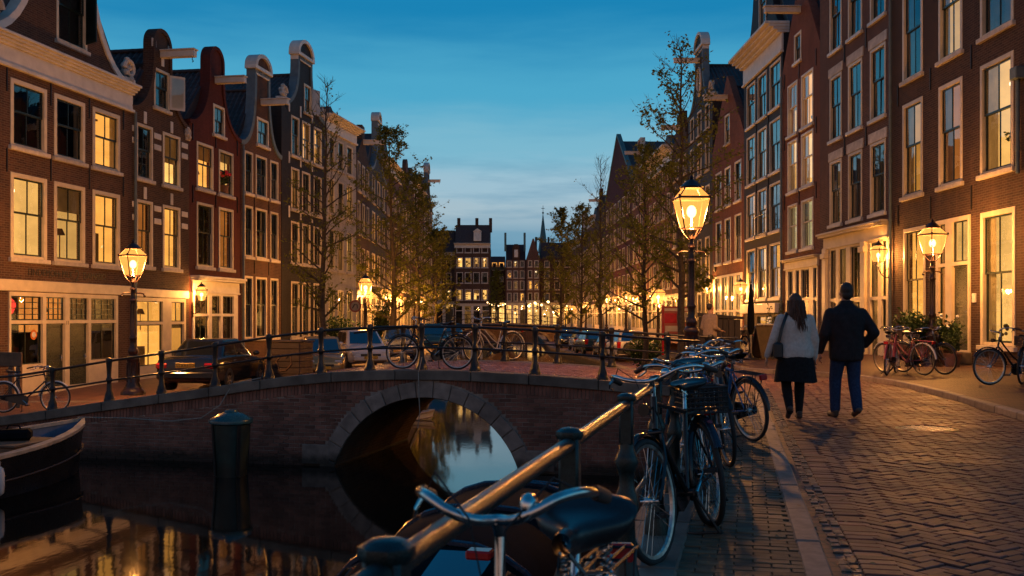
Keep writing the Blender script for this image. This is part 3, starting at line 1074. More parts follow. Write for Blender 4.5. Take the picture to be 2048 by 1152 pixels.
# ------------------------------------------------------------------ bridge railings
POST = MB().lathe([(.115, 0), (.115, .05), (.10, .07), (.085, .15), (.058, .22), (.048, .36), (.045, .40), (.066, .43), (.070, .455), (.066, .48), (.045, .51), (.047, .62), (.060, .80), (.070, .84), (.070, .89), (.058, .915), (.02, .93)], 8, rot=PI / 8).mesh('post', 'iron_black', 40)
def railing(name, label, n, us, group=None):
    t = thing(name, label, 'railing', tuple(BO), BANG, group)
    for u in us:
        link('post', POST, t, (u, n, prof(u)), (0, 0, RND.uniform(-.03, .03)))
    ends = [2 * us[0] - us[1]] + us + [us[-1] + .6]
    for h, r in ((.86, .026), (.44, .021)):
        for a, b in zip(ends, ends[1:]):
            put(MB().tube([(a, n, prof(a) + h), ((a + b) / 2, n, prof((a + b) / 2) + h - .004), (b, n, prof(b) + h)], r, 8, False), 'rail', 'iron_black', t, 60)
    return t
front_us = []
for px in (-20, 105, 218, 323, 430, 538, 642, 740, 843, 950, 1070, 1205, 1335):
    x, y = hit(px, WB(-16, .14)[:2], WB(8, .14)[:2])
    front_us.append(to_bridge(x, y)[0])
front_us = [min(u, BRIDGE_END - .12) for u in front_us]
railing('bridge_railing', 'black iron railing along the front edge of the arched bridge', .14, front_us)
railing('bridge_railing', 'black iron railing along the back edge of the arched bridge, behind the two bicycles', BW - .15, [-1.95 + 1.28 * i for i in range(6)] + [5.45])

# ------------------------------------------------------------------ near quay railing: heavy green posts and pipe
nr = thing('quay_railing', 'heavy dark green quay railing with thick worn top pipe beside the bicycles', 'railing')
body = MB().lathe([(.075, 0), (.075, .10), (.062, .13), (.046, .20), (.040, .40), (.052, .43), (.060, .47), (.052, .51), (.038, .55), (.035, .60), (.044, .63), (.058, .67), (.048, .70), (.036, .725), (.034, .76)], 14).mesh('post', 'iron_green', 40)
mbh = MB().cbox(-.033, .033, -.033, .033, .75, .965, .009)
mbh.lathe([(.042, .955), (.048, .965), (.046, .980), (.030, .990), (.008, .994)], 8, rot=PI / 8)
head = mbh.mesh('post_head', 'iron_green', 40)
pys = [.12, 1.62, 3.25, 4.72, 6.2, 7.65, 9.1, 10.55, 12.0, 13.45, 14.9, 16.3, 17.75]
hd = math.atan2(1, .24)
for y in pys:
    p = link('post', body, nr, (near_rail(y), y, 0), (0, 0, hd))
    link('post_head', head, p)
for a, b in zip(pys, pys[1:]):
    put(MB().tube([(near_rail(a), a, .94), (near_rail(b), b, .94)], .0235, 14, False), 'top_rail', 'steel_worn' if False else 'iron_green', nr, 60)
    put(MB().tube([(near_rail(a), a, .45), (near_rail(b), b, .45)], .016, 10, False), 'lower_rail', 'iron_green', nr, 60)
# ------------------------------------------------------------------ canal houses
MESH_CACHE = {}
def cached(key, fn):
    if key not in MESH_CACHE:
        MESH_CACHE[key] = fn()
    return MESH_CACHE[key]
ROOM = {'A': 'room_amber', 'P': 'room_pale', 'O': 'room_orange', 'D': 'room_dim', 'G': 'room_green', '.': 'room_dark', 'c': 'room_dark'}

def sheet_with_holes(outline, holes, y0, depth, rim):
    """front face of a wall with openings, the reveals of the openings and the rim of the wall"""
    mb = MB()
    loops = [outline] + [[(a, c), (a, d), (b, d), (b, c)] for a, b, c, d in holes]
    flat = [p for lp in loops for p in lp]
    tri = geometry.tessellate_polygon([[Vector((x, z, 0)) for x, z in lp] for lp in loops])
    mb.add([(x, y0, z) for x, z in flat], [tuple(t) for t in tri])
    for lp, dp in [(outline, rim)] + [(lp, depth) for lp in loops[1:]]:
        n = len(lp)
        mb.add([(x, y0, z) for x, z in lp] + [(x, y0 + dp, z) for x, z in lp], [(i, (i + 1) % n, (i + 1) % n + n, i + n) for i in range(n)])
    return mb

def frame_mesh(w, h, cw, mat):
    def f():
        mb = MB()
        y0, y1 = -.025, .12
        mb.cbox(-w / 2, -w / 2 + cw, y0, y1, 0, h, .008)
        mb.cbox(w / 2 - cw, w / 2, y0, y1, 0, h, .008)
        mb.cbox(-w / 2 + cw, w / 2 - cw, y0, y1, h - cw, h, .008)
        mb.cbox(-w / 2 + cw, w / 2 - cw, y0 + .02, y1, 0, cw * .6, .008)
        return mb.mesh('window_frame', mat)
    return cached(('frame', round(w, 2), round(h, 2), cw, mat), f)
def sash_mesh(w, h, cw, mat, split, cols):
    def f():
        mb = MB()
        a, b = -w / 2 + cw, w / 2 - cw
        zb, zt = cw * .6, h - cw
        zm = zb + (zt - zb) * split
        for (z0, z1, y0) in ((zb, zm + .02, .075), (zm - .02, zt, .04)):
            mb.box(a, a + .045, y0, y0 + .04, z0, z1)
            mb.box(b - .045, b, y0, y0 + .04, z0, z1)
            mb.box(a + .045, b - .045, y0, y0 + .04, z1 - .045, z1)
            mb.box(a + .045, b - .045, y0, y0 + .04, z0, z0 + .05)
            for k in range(1, cols):
                x = a + (b - a) * k / cols
                mb.box(x - .014, x + .014, y0 + .004, y0 + .036, z0 + .05, z1 - .045)
        return mb.mesh('sash', mat)
    return cached(('sash', round(w, 2), round(h, 2), cw, mat, split, cols), f)
def room_mesh(w, h, mat, seed, deep=.9):
    def f():
        rr = random.Random(seed)
        mb = MB()
        ww = w / 2 + .09
        vs = [(-ww, .16, -.35), (ww, .16, -.35), (ww, .16, h + .1), (-ww, .16, h + .1), (-ww, deep, -.35), (ww, deep, -.35), (ww, deep, h + .1), (-ww, deep, h + .1)]
        mb.add(vs, [(4, 5, 6, 7), (0, 3, 7, 4), (1, 5, 6, 2), (3, 2, 6, 7), (0, 4, 5, 1)])
        if mat != 'room_dark':
            mb.mi = 1
            k = seed % 8
            if k in (0, 3, 6):
                x = rr.uniform(-w * .4, w * .05)
                mb.box(x, x + w * .42, deep - .25, deep - .02, -.3, h * rr.uniform(.28, .5))
                mb.box(x + .04, x + w * .3, deep - .06, deep - .02, h * .60, h * .8)
                mb.tube([(x + w * .2, deep - .15, h * .3), (x + w * .2, deep - .15, h * .56)], .02, 6)
            if k in (1, 4, 7):
                x = rr.uniform(-w * .4, -.05)
                mb.box(x, x + w * .25, deep - .05, deep - .02, h * .48, h * .70)
                mb.tube([(x + w * .5, .5, -.3), (x + w * .5, .5, h * .36)], .02, 6)
                mb.lathe([(.17, 0), (.08, .2)], 8, Matrix.Translation((x + w * .5, .5, h * .36)))
                for q in range(9):
                    a = rr.uniform(0, 6.28)
                    mb.ball((x + .1 + .16 * math.cos(a), .38, h * .06 + rr.uniform(.05, .45)), (.09, .03, .05), 6, 4)
            if k in (2, 5):
                for q in range(4):
                    mb.box(-w * .4, -w * .05, deep - .2, deep - .02, h * (.12 + .17 * q), h * (.12 + .17 * q) + .03)
                    for e in range(3):
                        x = -w * .38 + e * w * .1
                        mb.box(x, x + w * .07, deep - .17, deep - .03, h * (.12 + .17 * q) + .03, h * (.12 + .17 * q) + rr.uniform(.1, .2))
            if k in (3, 5, 7):
                mb.box(w * .12, w * .15, deep - .1, deep - .02, -.3, h * .92)
                mb.box(w * .12, w * .5, deep - .1, deep - .02, h * .92, h * .95)
            if k in (0, 2, 4, 6):
                mb.tube([(rr.uniform(-.1, .1) * w, .55, h * .9), (0, .55, h * 1.1)], .008, 4)
            mb.mi = 2
            if k in (0, 2, 4):
                x = rr.uniform(-w * .2, w * .2)
                mb.ball((x, .55, h * rr.uniform(.72, .86)), (.13, .13, .09), 10, 6)
            return mb.mesh('room', [mat, 'furniture_dark', 'ceiling_lamp'])
        return mb.mesh('room', mat)
    return cached(('room', round(w, 1), round(h, 1), mat, seed % 8), f)
def curtain_mesh(w, h, side, frac):
    def f():
        mb = MB()
        n = 14
        x0 = -w / 2 + .06 if side < 0 else w / 2 - .06
        ln = w * frac * -side
        vs, fs = [], []
        for i in range(n + 1):
            x = x0 + ln * i / n
            y = .18 + .025 * math.sin(i * 1.9)
            vs += [(x, y, .02), (x, y, h)]
        for i in range(n):
            fs.append((2 * i, 2 * i + 2, 2 * i + 3, 2 * i + 1))
        return mb.add(vs, fs).mesh('curtain', 'curtain', 80)
    return cached(('curtain', round(w, 1), round(h, 1), side, frac), f)
def pane_mesh(w, h):
    return cached(('pane', round(w, 3), round(h, 3)), lambda: MB().add([(-w / 2, 0, 0), (w / 2, 0, 0), (w / 2, 0, h), (-w / 2, 0, h)], [(0, 1, 2, 3)]).mesh('pane', 'window_glass'))

WSEED = [0]
def window(P, x0, x1, z0, z1, lit='.', frame='cream_paint', sash='dark_green_paint', detail=2, split=.55, cols=2, sill='sandstone', cw=.10, lintel=None, curtains=None):
    """a sash window as a part of house P: frame > sash, panes, sill, room behind"""
    WSEED[0] += 1
    rr = random.Random(WSEED[0] * 17 + 3)
    x0, x1 = round(x0, 2), round(x1, 2)
    w = round((x1 - x0) / .06) * .06; h = round((z1 - z0) / .1) * .1
    cx = (x0 + x1) / 2
    fr = link('window', frame_mesh(w, h, cw, frame), P, (cx, 0, z0))
    link('sash', sash_mesh(w, h, cw, sash, split, cols), fr)
    a, b = -w / 2 + cw + .045, w / 2 - cw - .045
    zb, zt = cw * .6 + .05, h - cw - .045
    zm = cw * .6 + (h - cw * 1.6) * split
    if detail >= 2:
        for (q0, q1, y) in ((zb, zm - .025, .095), (zm + .03, zt, .06)):
            for k in range(cols):
                pw = (b - a) / cols
                o = link('pane', pane_mesh(pw, q1 - q0), fr, (a + pw * (k + .5), y, q0), (rr.uniform(-.010, .010), 0, rr.uniform(-.012, .012)))
    else:
        link('pane', pane_mesh(b - a + .04, h - cw * 1.6), fr, (0, .098, cw * .6), (rr.uniform(-.006, .006), 0, rr.uniform(-.008, .008)))
    if sill:
        sw = round(w + .16, 2)
        link('sill', cached(('sill', sw, sill), lambda: MB().cbox(-sw / 2, sw / 2, -.10, .02, -.13, -.004, .012).mesh('sill', sill)), fr)
    if lintel:
        sw = round(w + .24, 2)
        link('lintel', cached(('lintel', sw, lintel), lambda: MB().cbox(-sw / 2, sw / 2, -.035, .05, .02, .36, .012).mesh('lintel', lintel)), fr, (0, 0, h))
    link('room', room_mesh(w, h, ROOM[lit], rr.randrange(8)), fr)
    if curtains is None:
        curtains = rr.random() < (.55 if lit not in '.' else .25) or lit == 'c'
    if curtains and detail >= 1:
        fz = .46 if lit == 'c' else rr.choice((.14, .2, .28))
        for s in ((-1, 1) if rr.random() < .7 else (rr.choice((-1, 1)),)):
            link('curtain', curtain_mesh(w, h, s, fz), fr)
    if lit in 'APG' and not curtains and rr.random() < .5:
        bh = round(h * rr.choice((.22, .34, .5)), 1)
        link('blind', cached(('blind', round(w, 1), bh), lambda: MB().box(-w / 2 + .1, w / 2 - .1, .15, .155, 0, bh).mesh('blind', 'curtain')), fr, (0, 0, h - .06 - bh))
    return fr

# --- gable outlines: right half from the shoulder up to the middle, as offsets from the centre line
def gable(kind, W, He, Ht, nw=.9):
    c = W / 2
    pts = []
    if kind == 'bell':
        h1 = (Ht - He) * .62
        for i in range(11):
            t = i / 10 * PI / 2
            pts.append((c + nw + (c - nw) * (1 - math.sin(t)), He + h1 * (1 - math.cos(t))))
        top = Ht - nw
        for i in range(0, 9):
            a = i / 8 * PI / 2
            pts.append((c + nw * math.cos(a), max(top, He + h1 + .02) + nw * math.sin(a) * (Ht - max(top, He + h1 + .02)) / nw))
    elif kind == 'neck':
        h1 = (Ht - He) * .93
        for i in range(13):
            t = i / 12 * PI / 2
            pts.append((c + nw + (c - nw) * (1 - math.sin(t)) ** 1.25, He + h1 * (1 - math.cos(t))))
        pts.append((c + nw, Ht)); pts.append((c, Ht))
    elif kind == 'spout':
        pts = [(W, He), (c + nw, Ht - .9), (c + nw, Ht), (c, Ht)]
    elif kind == 'point':
        pts = [(W, He), (c + .1, Ht), (c, Ht)]
    elif kind == 'step':
        n = 5
        pts = []
        for i in range(n):
            x = W - (c - nw) * i / n
            z = He + (Ht - He) * i / n
            pts += [(x, z), (x, z + (Ht - He) / n), (W - (c - nw) * (i + 1) / n, z + (Ht - He) / n)]
        pts += [(c, Ht)]
    else:
        pts = [(W, He), (c, He)]
    out = []
    for p in pts:
        if not out or (abs(out[-1][0] - p[0]) + abs(out[-1][1] - p[1])) > 1e-3:
            out.append(p)
    return out
def mirror(pts, W):
    return [(W - x, z) for x, z in pts[::-1]]

class House:
    def __init__(s, label, A, B, z0, wall, kind='flat', He=10., Ht=12., nw=.9, zb=None, depth=9.0, cat='house', name='canal_house', group=None):
        s.A, s.B = A, B
        s.W = math.hypot(B[0] - A[0], B[1] - A[1])
        s.z0, s.wall, s.kind, s.He, s.Ht, s.nw, s.depth = z0, wall, kind, He, Ht, nw, depth
        s.t = thing(name, label, cat, (A[0], A[1], 0), math.atan2(B[1] - A[1], B[0] - A[0]), group)
        s.holes = []
        s.c = s.W / 2
    def S(s, px):
        x, y = hit(px, s.A, s.B)
        dx, dy = (s.B[0] - s.A[0]) / s.W, (s.B[1] - s.A[1]) / s.W
        return (x - s.A[0]) * dx + (y - s.A[1]) * dy
    def D(s, px):
        return hit(px, s.A, s.B)[1]
    def world(s, x, y, z):
        a = s.t.rotation_euler[2]
        return (s.A[0] + x * math.cos(a) - y * math.sin(a), s.A[1] + x * math.sin(a) + y * math.cos(a), z)
    def win(s, x0, x1, z0, z1, lit='.', **k):
        x0, x1 = round(x0, 2), round(x1, 2)
        w = round((x1 - x0) / .06) * .06; h = round((z1 - z0) / .1) * .1
        c = (x0 + x1) / 2
        s.holes.append((c - w / 2 + .004, c + w / 2 - .004, z0 + .004, z0 + h - .004))
        return window(s.t, x0, x1, z0, z1, lit, **k)
    def rows(s, cols, rws, lit, px=True, **k):
        """cols: list of photo column pairs (or local x pairs); rws: list of (z0, z1); lit: one string per row"""
        for (z0, z1), st in zip(rws, lit):
            for (a, b), ch in zip(cols, st):
                if ch == ' ':
                    continue
                x0, x1 = (s.S(a), s.S(b)) if px else (a, b)
                s.win(min(x0, x1), max(x0, x1), z0, z1, ch, **k)
    def even(s, n, rws, lit, frac=.5, **k):
        cols = []
        for i in range(n):
            cc = s.W * (i + .5) / n + (s.W / 2 - s.W * (i + .5) / n) * .06
            ww = s.W / n * frac
            cols.append((cc - ww / 2, cc + ww / 2))
        s.rows(cols, rws, lit, px=False, **k)
    def finish(s, trim=None, roof='roof_mass', tiles=0, near=1, cornice=None, Hr=None, sides=True):
        g = gable(s.kind, s.W, s.He, s.Ht, s.nw)
        s.g = g
        outline = [(0, s.z0 - .6), (s.W, s.z0 - .6)] + g + mirror(g, s.W)[1:]
        hl = []
        for (a, b, c, d) in s.holes:
            hl.append((max(a, .03), min(b, s.W - .03), max(c, s.z0 - .55), d))
        put(sheet_with_holes(outline, hl, 0, .28, .34), 'wall', s.wall, s.t)
        body = MB()
        D = s.depth
        z1 = s.He if s.kind != 'flat' else s.He - .05
        if sides:
            body.add([(0, .33, s.z0 - .6), (0, D, s.z0 - .6), (0, D, z1), (0, .33, z1)], [(0, 1, 2, 3)])
            body.add([(s.W, .33, s.z0 - .6), (s.W, D, s.z0 - .6), (s.W, D, z1), (s.W, .33, z1)], [(0, 1, 2, 3)])
            put(body, 'side_wall', s.wall, s.t)
        # roof
        Hr = Hr or (s.Ht - .7 if s.kind != 'flat' else s.He + 2.0)
        rb = MB()
        c = s.c
        e = .06
        if s.kind == 'flat' and roof == 'hip':
            roof = 'roof_mass'
            rb.add([(e, .3, z1), (s.W - e, .3, z1), (s.W - e, 2.4, Hr), (e, 2.4, Hr), (s.W - e, D, Hr), (e, D, Hr), (e, D, z1), (s.W - e, D, z1)],
                   [(0, 1, 2, 3), (3, 2, 4, 5), (0, 3, 5, 6), (1, 7, 4, 2), (5, 4, 7, 6)])
        else:
            ys = .31 if s.kind != 'flat' else .6
            rb.add([(e, ys, z1), (c, ys, Hr), (s.W - e, ys, z1), (e, D, z1), (c, D, Hr), (s.W - e, D, z1)],
                   [(0, 1, 4, 3), (1, 2, 5, 4), (3, 4, 5), (0, 2, 1)])
        ro = put(rb, 'roof', roof, s.t)
        # pantiles on the slope that shows
        if tiles:
            L = math.hypot(c - e, Hr - z1)
            ang = math.atan2(Hr - z1, c - e)
            tm = cached(('tile', 'roof_tile'), lambda: tile_mesh('roof_tile'))
            rows_n = int(L / .29); cols_n = int(min(D - .5, tiles) / .235)
            for i in range(rows_n):
                for j in range(cols_n):
                    f = (i + .2) * .29 / L
                    yy = .42 + j * .235
                    if near < 0:
                        p = (e + (c - e) * f, yy, z1 + (Hr - z1) * f + .02); rot = (0, -ang, 0)
                    else:
                        p = (s.W - e - (c - e) * f, yy + .235, z1 + (Hr - z1) * f + .02); rot = (0, -ang, PI)
                    link('tile', tm, ro, p, (rot[0], rot[1] + RND.uniform(-.02, .02), rot[2]))
            rt = MB()
            for j in range(int((D - .5) / .34)):
                rt.tube([(c, .4 + j * .34, Hr + .05), (c, .4 + j * .34 + .36, Hr + .03)], [.085, .1], 8)
            put(rt, 'ridge_tile', 'roof_tile', ro, 50)
        if trim:
            add_trim(s, trim)
        if cornice:
            z, h, out, mat = cornice
            mb = MB()
            x0, x1 = -.04, s.W + .04
            mb.cbox(x0 + .03, x1 - .03, -.05, .05, z, z + h * .62, .01)
            mb.cbox(x0, x1, -.12, .05, z - .07, z + .03, .012)
            k = 4
            for q in range(k):
                o = out * (q + 1) / k
                mb.cbox(x0 - .02 * q, x1 + .02 * q, -o - .05, .3, z + h * (.62 + .38 * q / k), z + h * (.62 + .38 * (q + 1) / k) + .002, .012)
            put(mb, 'cornice', mat, s.t)
    def anchors(s, xs, zs):
        for x in xs:
            for z in zs:
                put(MB().cbox(x - .018, x + .018, -.035, .01, z - .33, z + .33, .008), 'wall_anchor', 'iron_black', s.t)
    def hoist(s, z, length=1.1, x=None, mat='white_paint'):
        x = s.c if x is None else x
        mb = MB()
        mb.cbox(x - .13, x + .13, -length, .1, z - .12, z + .12, .015)
        mb.cbox(x - .17, x + .17, -length - .04, .08, z + .12, z + .17, .01)
        ho = put(mb, 'hoist_beam', mat, s.t)
        put(MB().tube([(x, -length + .12, z - .12), (x, -length + .12, z - .22), (x, -length + .07, z - .27), (x, -length + .12, z - .31)], .018, 6), 'hook', 'iron_black', ho)
    def pipe(s, x, z0, z1):
        mb = MB().tube([(x, -.09, z0), (x, -.09, z1)], .05, 8)
        z = z0 + .6
        while z < z1:
            mb.lathe([(.062, -.04), (.062, .04)], 8, Matrix.Translation((x, -.09, z)))
            z += 1.9
        put(mb, 'drainpipe', 'lead_grey', s.t, 50)
    def shopfront(s, x0, x1, z0, z1, zt, bays, frame='cream_paint', fascia=None, grille=False, detail=2):
        """bays: (xa, xb, 'door'|'win', sill height, lit below, lit above)"""
        s.holes.append((x0, x1, z0, z1))
        hl = []
        for (a, b, kind, zs, lo, up) in bays:
            zz = z0 + .03 if kind == 'door' else zs
            hl.append((a, b, zz, zt - .05))
            if up != ' ':
                hl.append((a, b, zt + .05, z1 - .12))
        f = put(sheet_with_holes([(x0, z0 - .3), (x1, z0 - .3), (x1, z1), (x0, z1)], hl, -.04, .16, .1), 'shopfront', frame, s.t)
        for (a, b, kind, zs, lo, up) in bays:
            w = b - a
            cx = (a + b) / 2
            if kind == 'door':
                d = door_part(s.t, cx, z0 + .03, w, zt - .05 - z0 - .03, lo)
            else:
                h = zt - .05 - zs
                glaze(f, cx, zs, w, h, lo, 2 if w > .8 else 1, 0, detail)
            if up != ' ':
                h = z1 - .12 - zt - .05
                glaze(f, cx, zt + .05, w, h, up, 4 if grille else (2 if w > .8 else 1), 3 if grille else 0, detail)
        if fascia:
            h, out = fascia
            mb = MB().cbox(x0 - .08, x1 + .08, -.08, .02, z1, z1 + h * .7, .012)
            mb.cbox(x0 - .12, x1 + .12, -.08 - out, .02, z1 + h * .7, z1 + h * .85, .012)
            mb.cbox(x0 - .16, x1 + .16, -.14 - out, .02, z1 + h * .85, z1 + h, .012)
            mb.cbox(x0 - .10, x1 + .10, -.11, .02, z1 - .05, z1 + .02, .01)
            put(mb, 'fascia', frame, s.t)
        return f

def tile_mesh(mat):
    mb = MB()
    n = 6
    vs, fs = [], []
    for i in range(n + 1):
        y = .24 * i / n
        z = .034 * math.sin(i / n * 2 * PI)
        vs += [(0, y, z - .03), (0, y, z + .012), (.345, y, z - .004)]
    for i in range(n):
        a, b = 3 * i, 3 * i + 3
        fs += [(a, a + 1, b + 1, b), (a + 1, a + 2, b + 2, b + 1)]
    return mb.add(vs, fs).mesh('tile', mat, 60)

def add_trim(s, mat, w=.17):
    g = s.g
    for side in (0, 1):
        pts = g if side == 0 else [(s.W - x, z) for x, z in g]
        inner = []
        for i, (x, z) in enumerate(pts):
            a = Vector(pts[max(i - 1, 0)]); b = Vector(pts[min(i + 1, len(pts) - 1)])
            d = (b - a).normalized()
            nn = Vector((-d.y, d.x)) if side == 0 else Vector((d.y, -d.x))
            inner.append((x + nn.x * w, z + nn.y * w))
        mb = MB()
        for i in range(len(pts) - 1):
            q = [pts[i], pts[i + 1], inner[i + 1], inner[i]]
            vs = [(x, -.06, z) for x, z in q] + [(x, .36, z) for x, z in q]
            for k in (0, 1, 4, 5):
                vs[k] = (vs[k][0] + (.03 if side == 0 else -.03), vs[k][1], vs[k][2] + .03)
            mb.add(vs, [(0, 1, 2, 3), (4, 7, 6, 5), (0, 4, 5, 1), (3, 2, 6, 7), (0, 3, 7, 4), (1, 5, 6, 2)])
        put(mb, 'gable_trim', mat, s.t)
def pediment(s, w, z, h, mat):
    """segmental pediment with a flat cornice under it, on top of a neck gable"""
    c = s.c
    mb = MB()
    mb.cbox(c - w / 2 - .12, c + w / 2 + .12, -.14, .40, z, z + .16, .012)
    mb.cbox(c - w / 2, c + w / 2, -.06, .36, z - .22, z, .012)
    put(mb, 'gable_cornice', mat, s.t)
    arc = [(c + (w / 2 + .1) * math.cos(PI * i / 12), z + .16 + h * math.sin(PI * i / 12)) for i in range(13)]
    arc2 = [(c + (w / 2 - .1) * math.cos(PI * i / 12), z + .16 + (h - .17) * math.sin(PI * i / 12)) for i in range(13)]
    put(MB().prism(arc + arc2[::-1], -.14, .40), 'pediment', mat, s.t)
    put(MB().prism(arc2, -.04, .3), 'pediment_field', s.wall, s.t)
def scroll(s, x, z, r, mat, side=1):
    """carved scroll stone at a gable shoulder"""
    mb = MB()
    pts = []
    for i in range(22):
        a = i / 21 * 2.6 * PI
        q = r * (1 - i / 26)
        pts.append((x + side * (-q * math.cos(a)), -.02, z + r + q * math.sin(a)))
    mb.tube(pts, [.09 * (1 - i / 40) for i in range(22)], 7, True)
    mb.cbox(x - r, x + r, -.05, .3, z - .12, z + .06, .02)
    rr = random.Random(5)
    for i in range(14):
        mb.ball((x + rr.uniform(-r, r) * .8, .05 + rr.uniform(-.1, .05), z + rr.uniform(.1, 1.9) * r), (rr.uniform(.06, .12),) * 3, 6, 4)
    put(mb, 'carved_scroll', mat, s.t, 50)

def glaze(P, cx, z, w, h, lit, cols, rws, detail=2):
    """a fixed light in a shopfront: sash bars > panes and the room behind"""
    WSEED[0] += 1
    rr = random.Random(WSEED[0] * 31)
    mb = MB()
    t = .035
    mb.box(-w / 2, -w / 2 + t, .03, .07, 0, h); mb.box(w / 2 - t, w / 2, .03, .07, 0, h)
    mb.box(-w / 2 + t, w / 2 - t, .03, .07, 0, t); mb.box(-w / 2 + t, w / 2 - t, .03, .07, h - t, h)
    bt = .012 if rws else .016
    for k in range(1, cols):
        x = -w / 2 + w * k / cols
        mb.box(x - bt, x + bt, .034, .066, t, h - t)
    for k in range(1, rws + 1):
        zz = h * k / (rws + 1)
        mb.box(-w / 2 + t, w / 2 - t, .038, .062, zz - bt, zz + bt)
    sx = put(mb, 'light', 'dark_green_paint', P, None, (cx, 0, z))
    n = cols if not rws else 1
    for k in range(n):
        pw = w / n
        link('pane', pane_mesh(pw - .02, h - .04), sx, (-w / 2 + pw * (k + .5), .052, .02), (rr.uniform(-.008, .008), 0, rr.uniform(-.01, .01)))
    link('room', room_mesh(w, h, ROOM[lit], rr.randrange(8), .8), sx)
    return sx
def door_part(P, cx, z, w, h, lit=' ', mat='door_green'):
    mb = MB()
    mb.box(-w / 2, w / 2, .05, .10, 0, h)
    e = .12
    glass = lit not in ' '
    for (a, b) in ((.08, h * .42), (h * .47, h - .1)):
        if glass and a > h * .3:
            continue
        mb.cbox(-w / 2 + e, w / 2 - e, .03, .06, a + .06, b, .02)
    for (x0, x1, a, b) in ((-w / 2, w / 2, h - .05, h),):
        mb.cbox(x0, x1, .025, .06, a, b, .006)
    d = put(mb, 'door', mat, P, None, (cx, 0, z))
    hm = MB().tube([(w / 2 - .09, .05, h * .45), (w / 2 - .09, -.01, h * .45), (w / 2 - .2, -.01, h * .45)], .012, 6)
    hm.cbox(w / 2 - .12, w / 2 - .06, .02, .05, h * .40, h * .5, .006)
    put(hm, 'handle', 'chrome', d)
    if glass:
        put(MB().box(-w / 2 + e, w / 2 - e, .035, .045, h * .48, h - .14), 'door_glass', ROOM[lit], d)
    return d
# ------------------------------------------------------------------ left row of houses, near to far
LQ = (-13.28, 32.7); LD = (.171, .985)
def lpt(px):
    return hit(px, LQ, (LQ[0] + LD[0], LQ[1] + LD[1]))
GZ = -.78
# 1: broad bell gable with white cornice, shop below
h = House('broad brown brick house with white cornice, curved white gable edge and dark shop doors', lpt(-40), lpt(263), GZ, 'brick_brown', 'bell', 9.3, 15.6, 1.3)
h.rows([(20, 93), (108, 169), (185, 239)], [(3.05, 5.4), (6.2, 8.1)], ['PPA', '..A'], cw=.13, detail=2)
S = h.S
h.win(S(112), S(174), 9.75, 12.1, '.', split=.5)
cs = put(MB().box(0, .035, -.62, 0, 0, 1.9), 'casement', 'dark_green_paint', h.t, None, (S(170), -.02, 9.95), (0, 0, -.5))
link('pane', pane_mesh(.5, 1.7), cs, (-.005, -.31, .1), (0, 0, -PI / 2))
h.shopfront(S(16), S(234), GZ + .02, 2.08, 1.22, [
    (S(20), S(83), 'win', 0.0, '.', '.'), (S(90), S(128), 'door', 0, ' ', 'O'), (S(137), S(175), 'door', 0, ' ', '.'), (S(180), S(230), 'win', 0.0, '.', 'D')], grille=True, frame='cream_paint')
put(MB().cbox(-.04, h.W - .02, -.07, .02, 2.10, 2.42, .012), 'fascia', 'cream_paint', h.t)
h.anchors([S(13), S(101), S(178), S(246)], [5.75, 8.0])
h.finish(trim='white_paint', cornice=(8.42, .85, .30, 'white_paint'), roof='roof_tile_dark', Hr=14.5)
scroll(h, S(258), 9.45, .34, 'sandstone')
scroll(h, S(-18), 9.45, .42, 'sandstone', -1)
lettering('FINDEMOH', .29, 'plate_ink', h.t, (S(87), -.02, 2.57))
lettering('MLK', .29, 'plate_ink', h.t, (S(134), -.02, 2.57))
lettering('DAMASIO', .29, 'plate_ink', h.t, (S(188), -.02, 2.57))
lettering('2', .50, 'plate_ink', h.t, (S(153.5), -.02, 2.48))
lettering('\u2022', .27, 'plate_ink', h.t, (S(118), -.02, 2.57))
lettering('11', .17, 'iron_black', h.t, (S(132), -.055, 1.13))
put(MB().lathe([(.001, 0), (.15, 0), (.15, .006), (.001, .006)], 20, M=Matrix.Translation((S(67), .0, .85)) @ Matrix.Rotation(PI / 2, 4, 'X')), 'window_sticker', 'amber_reflector', h.t, 40)
put(MB().lathe([(.001, .007), (.085, .007), (.085, .010), (.001, .010)], 16, M=Matrix.Translation((S(67), .0, .85)) @ Matrix.Rotation(PI / 2, 4, 'X')), 'window_sticker', 'sign_white', h.t, 40)
L1 = h
# 2: dark brown bell gable with white quoin stones
h = House('narrow brown brick house with rounded bell gable, hoist beam and white quoin blocks', lpt(263), lpt(378), GZ, 'brick_umber', 'bell', 8.6, 11.75, .62)
S = h.S
h.rows([(272, 305), (325, 360)], [(3.15, 5.45), (6.2, 8.1)], ['OA', '.P'], cw=.10)
h.win(S(308), S(338), 8.9, 10.35, '.', cols=2)
sh = put(MB().box(0, .56, -.02, .02, 0, 1.25), 'casement', 'white_paint', h.t, None, (S(338), -.03, 8.98), (0, 0, -.75))
link('pane', pane_mesh(.44, 1.08), sh, (.28, -.025, .08))
for z in (4.7, 5.15, 7.35, 7.75):
    for (a, b) in ((264, 270), (308, 322), (363, 375)):
        put(MB().cbox(S(a), S(b), -.02, .03, z, z + .2, .01), 'quoin', 'white_paint', h.t)
for (px, z) in ((290, 5.5), (343, 5.5), (290, 8.15), (343, 8.15), (325, 10.45)):
    put(MB().cbox(S(px) - .09, S(px) + .09, -.025, .03, z, z + .42, .01), 'keystone', 'white_paint', h.t)
h.hoist(10.85, 1.3)
for dx in (-.55, .55):
    put(MB().cbox(h.c + dx - .13, h.c + dx + .13, -.03, .03, 11.0, 11.3, .01), 'quoin', 'sandstone', h.t)
h.shopfront(S(268), S(370), GZ + .02, 2.05, 1.15, [(S(272), S(324), 'win', -.35, 'A', 'A'), (S(341), S(366), 'door', 0, 'A', 'A')])
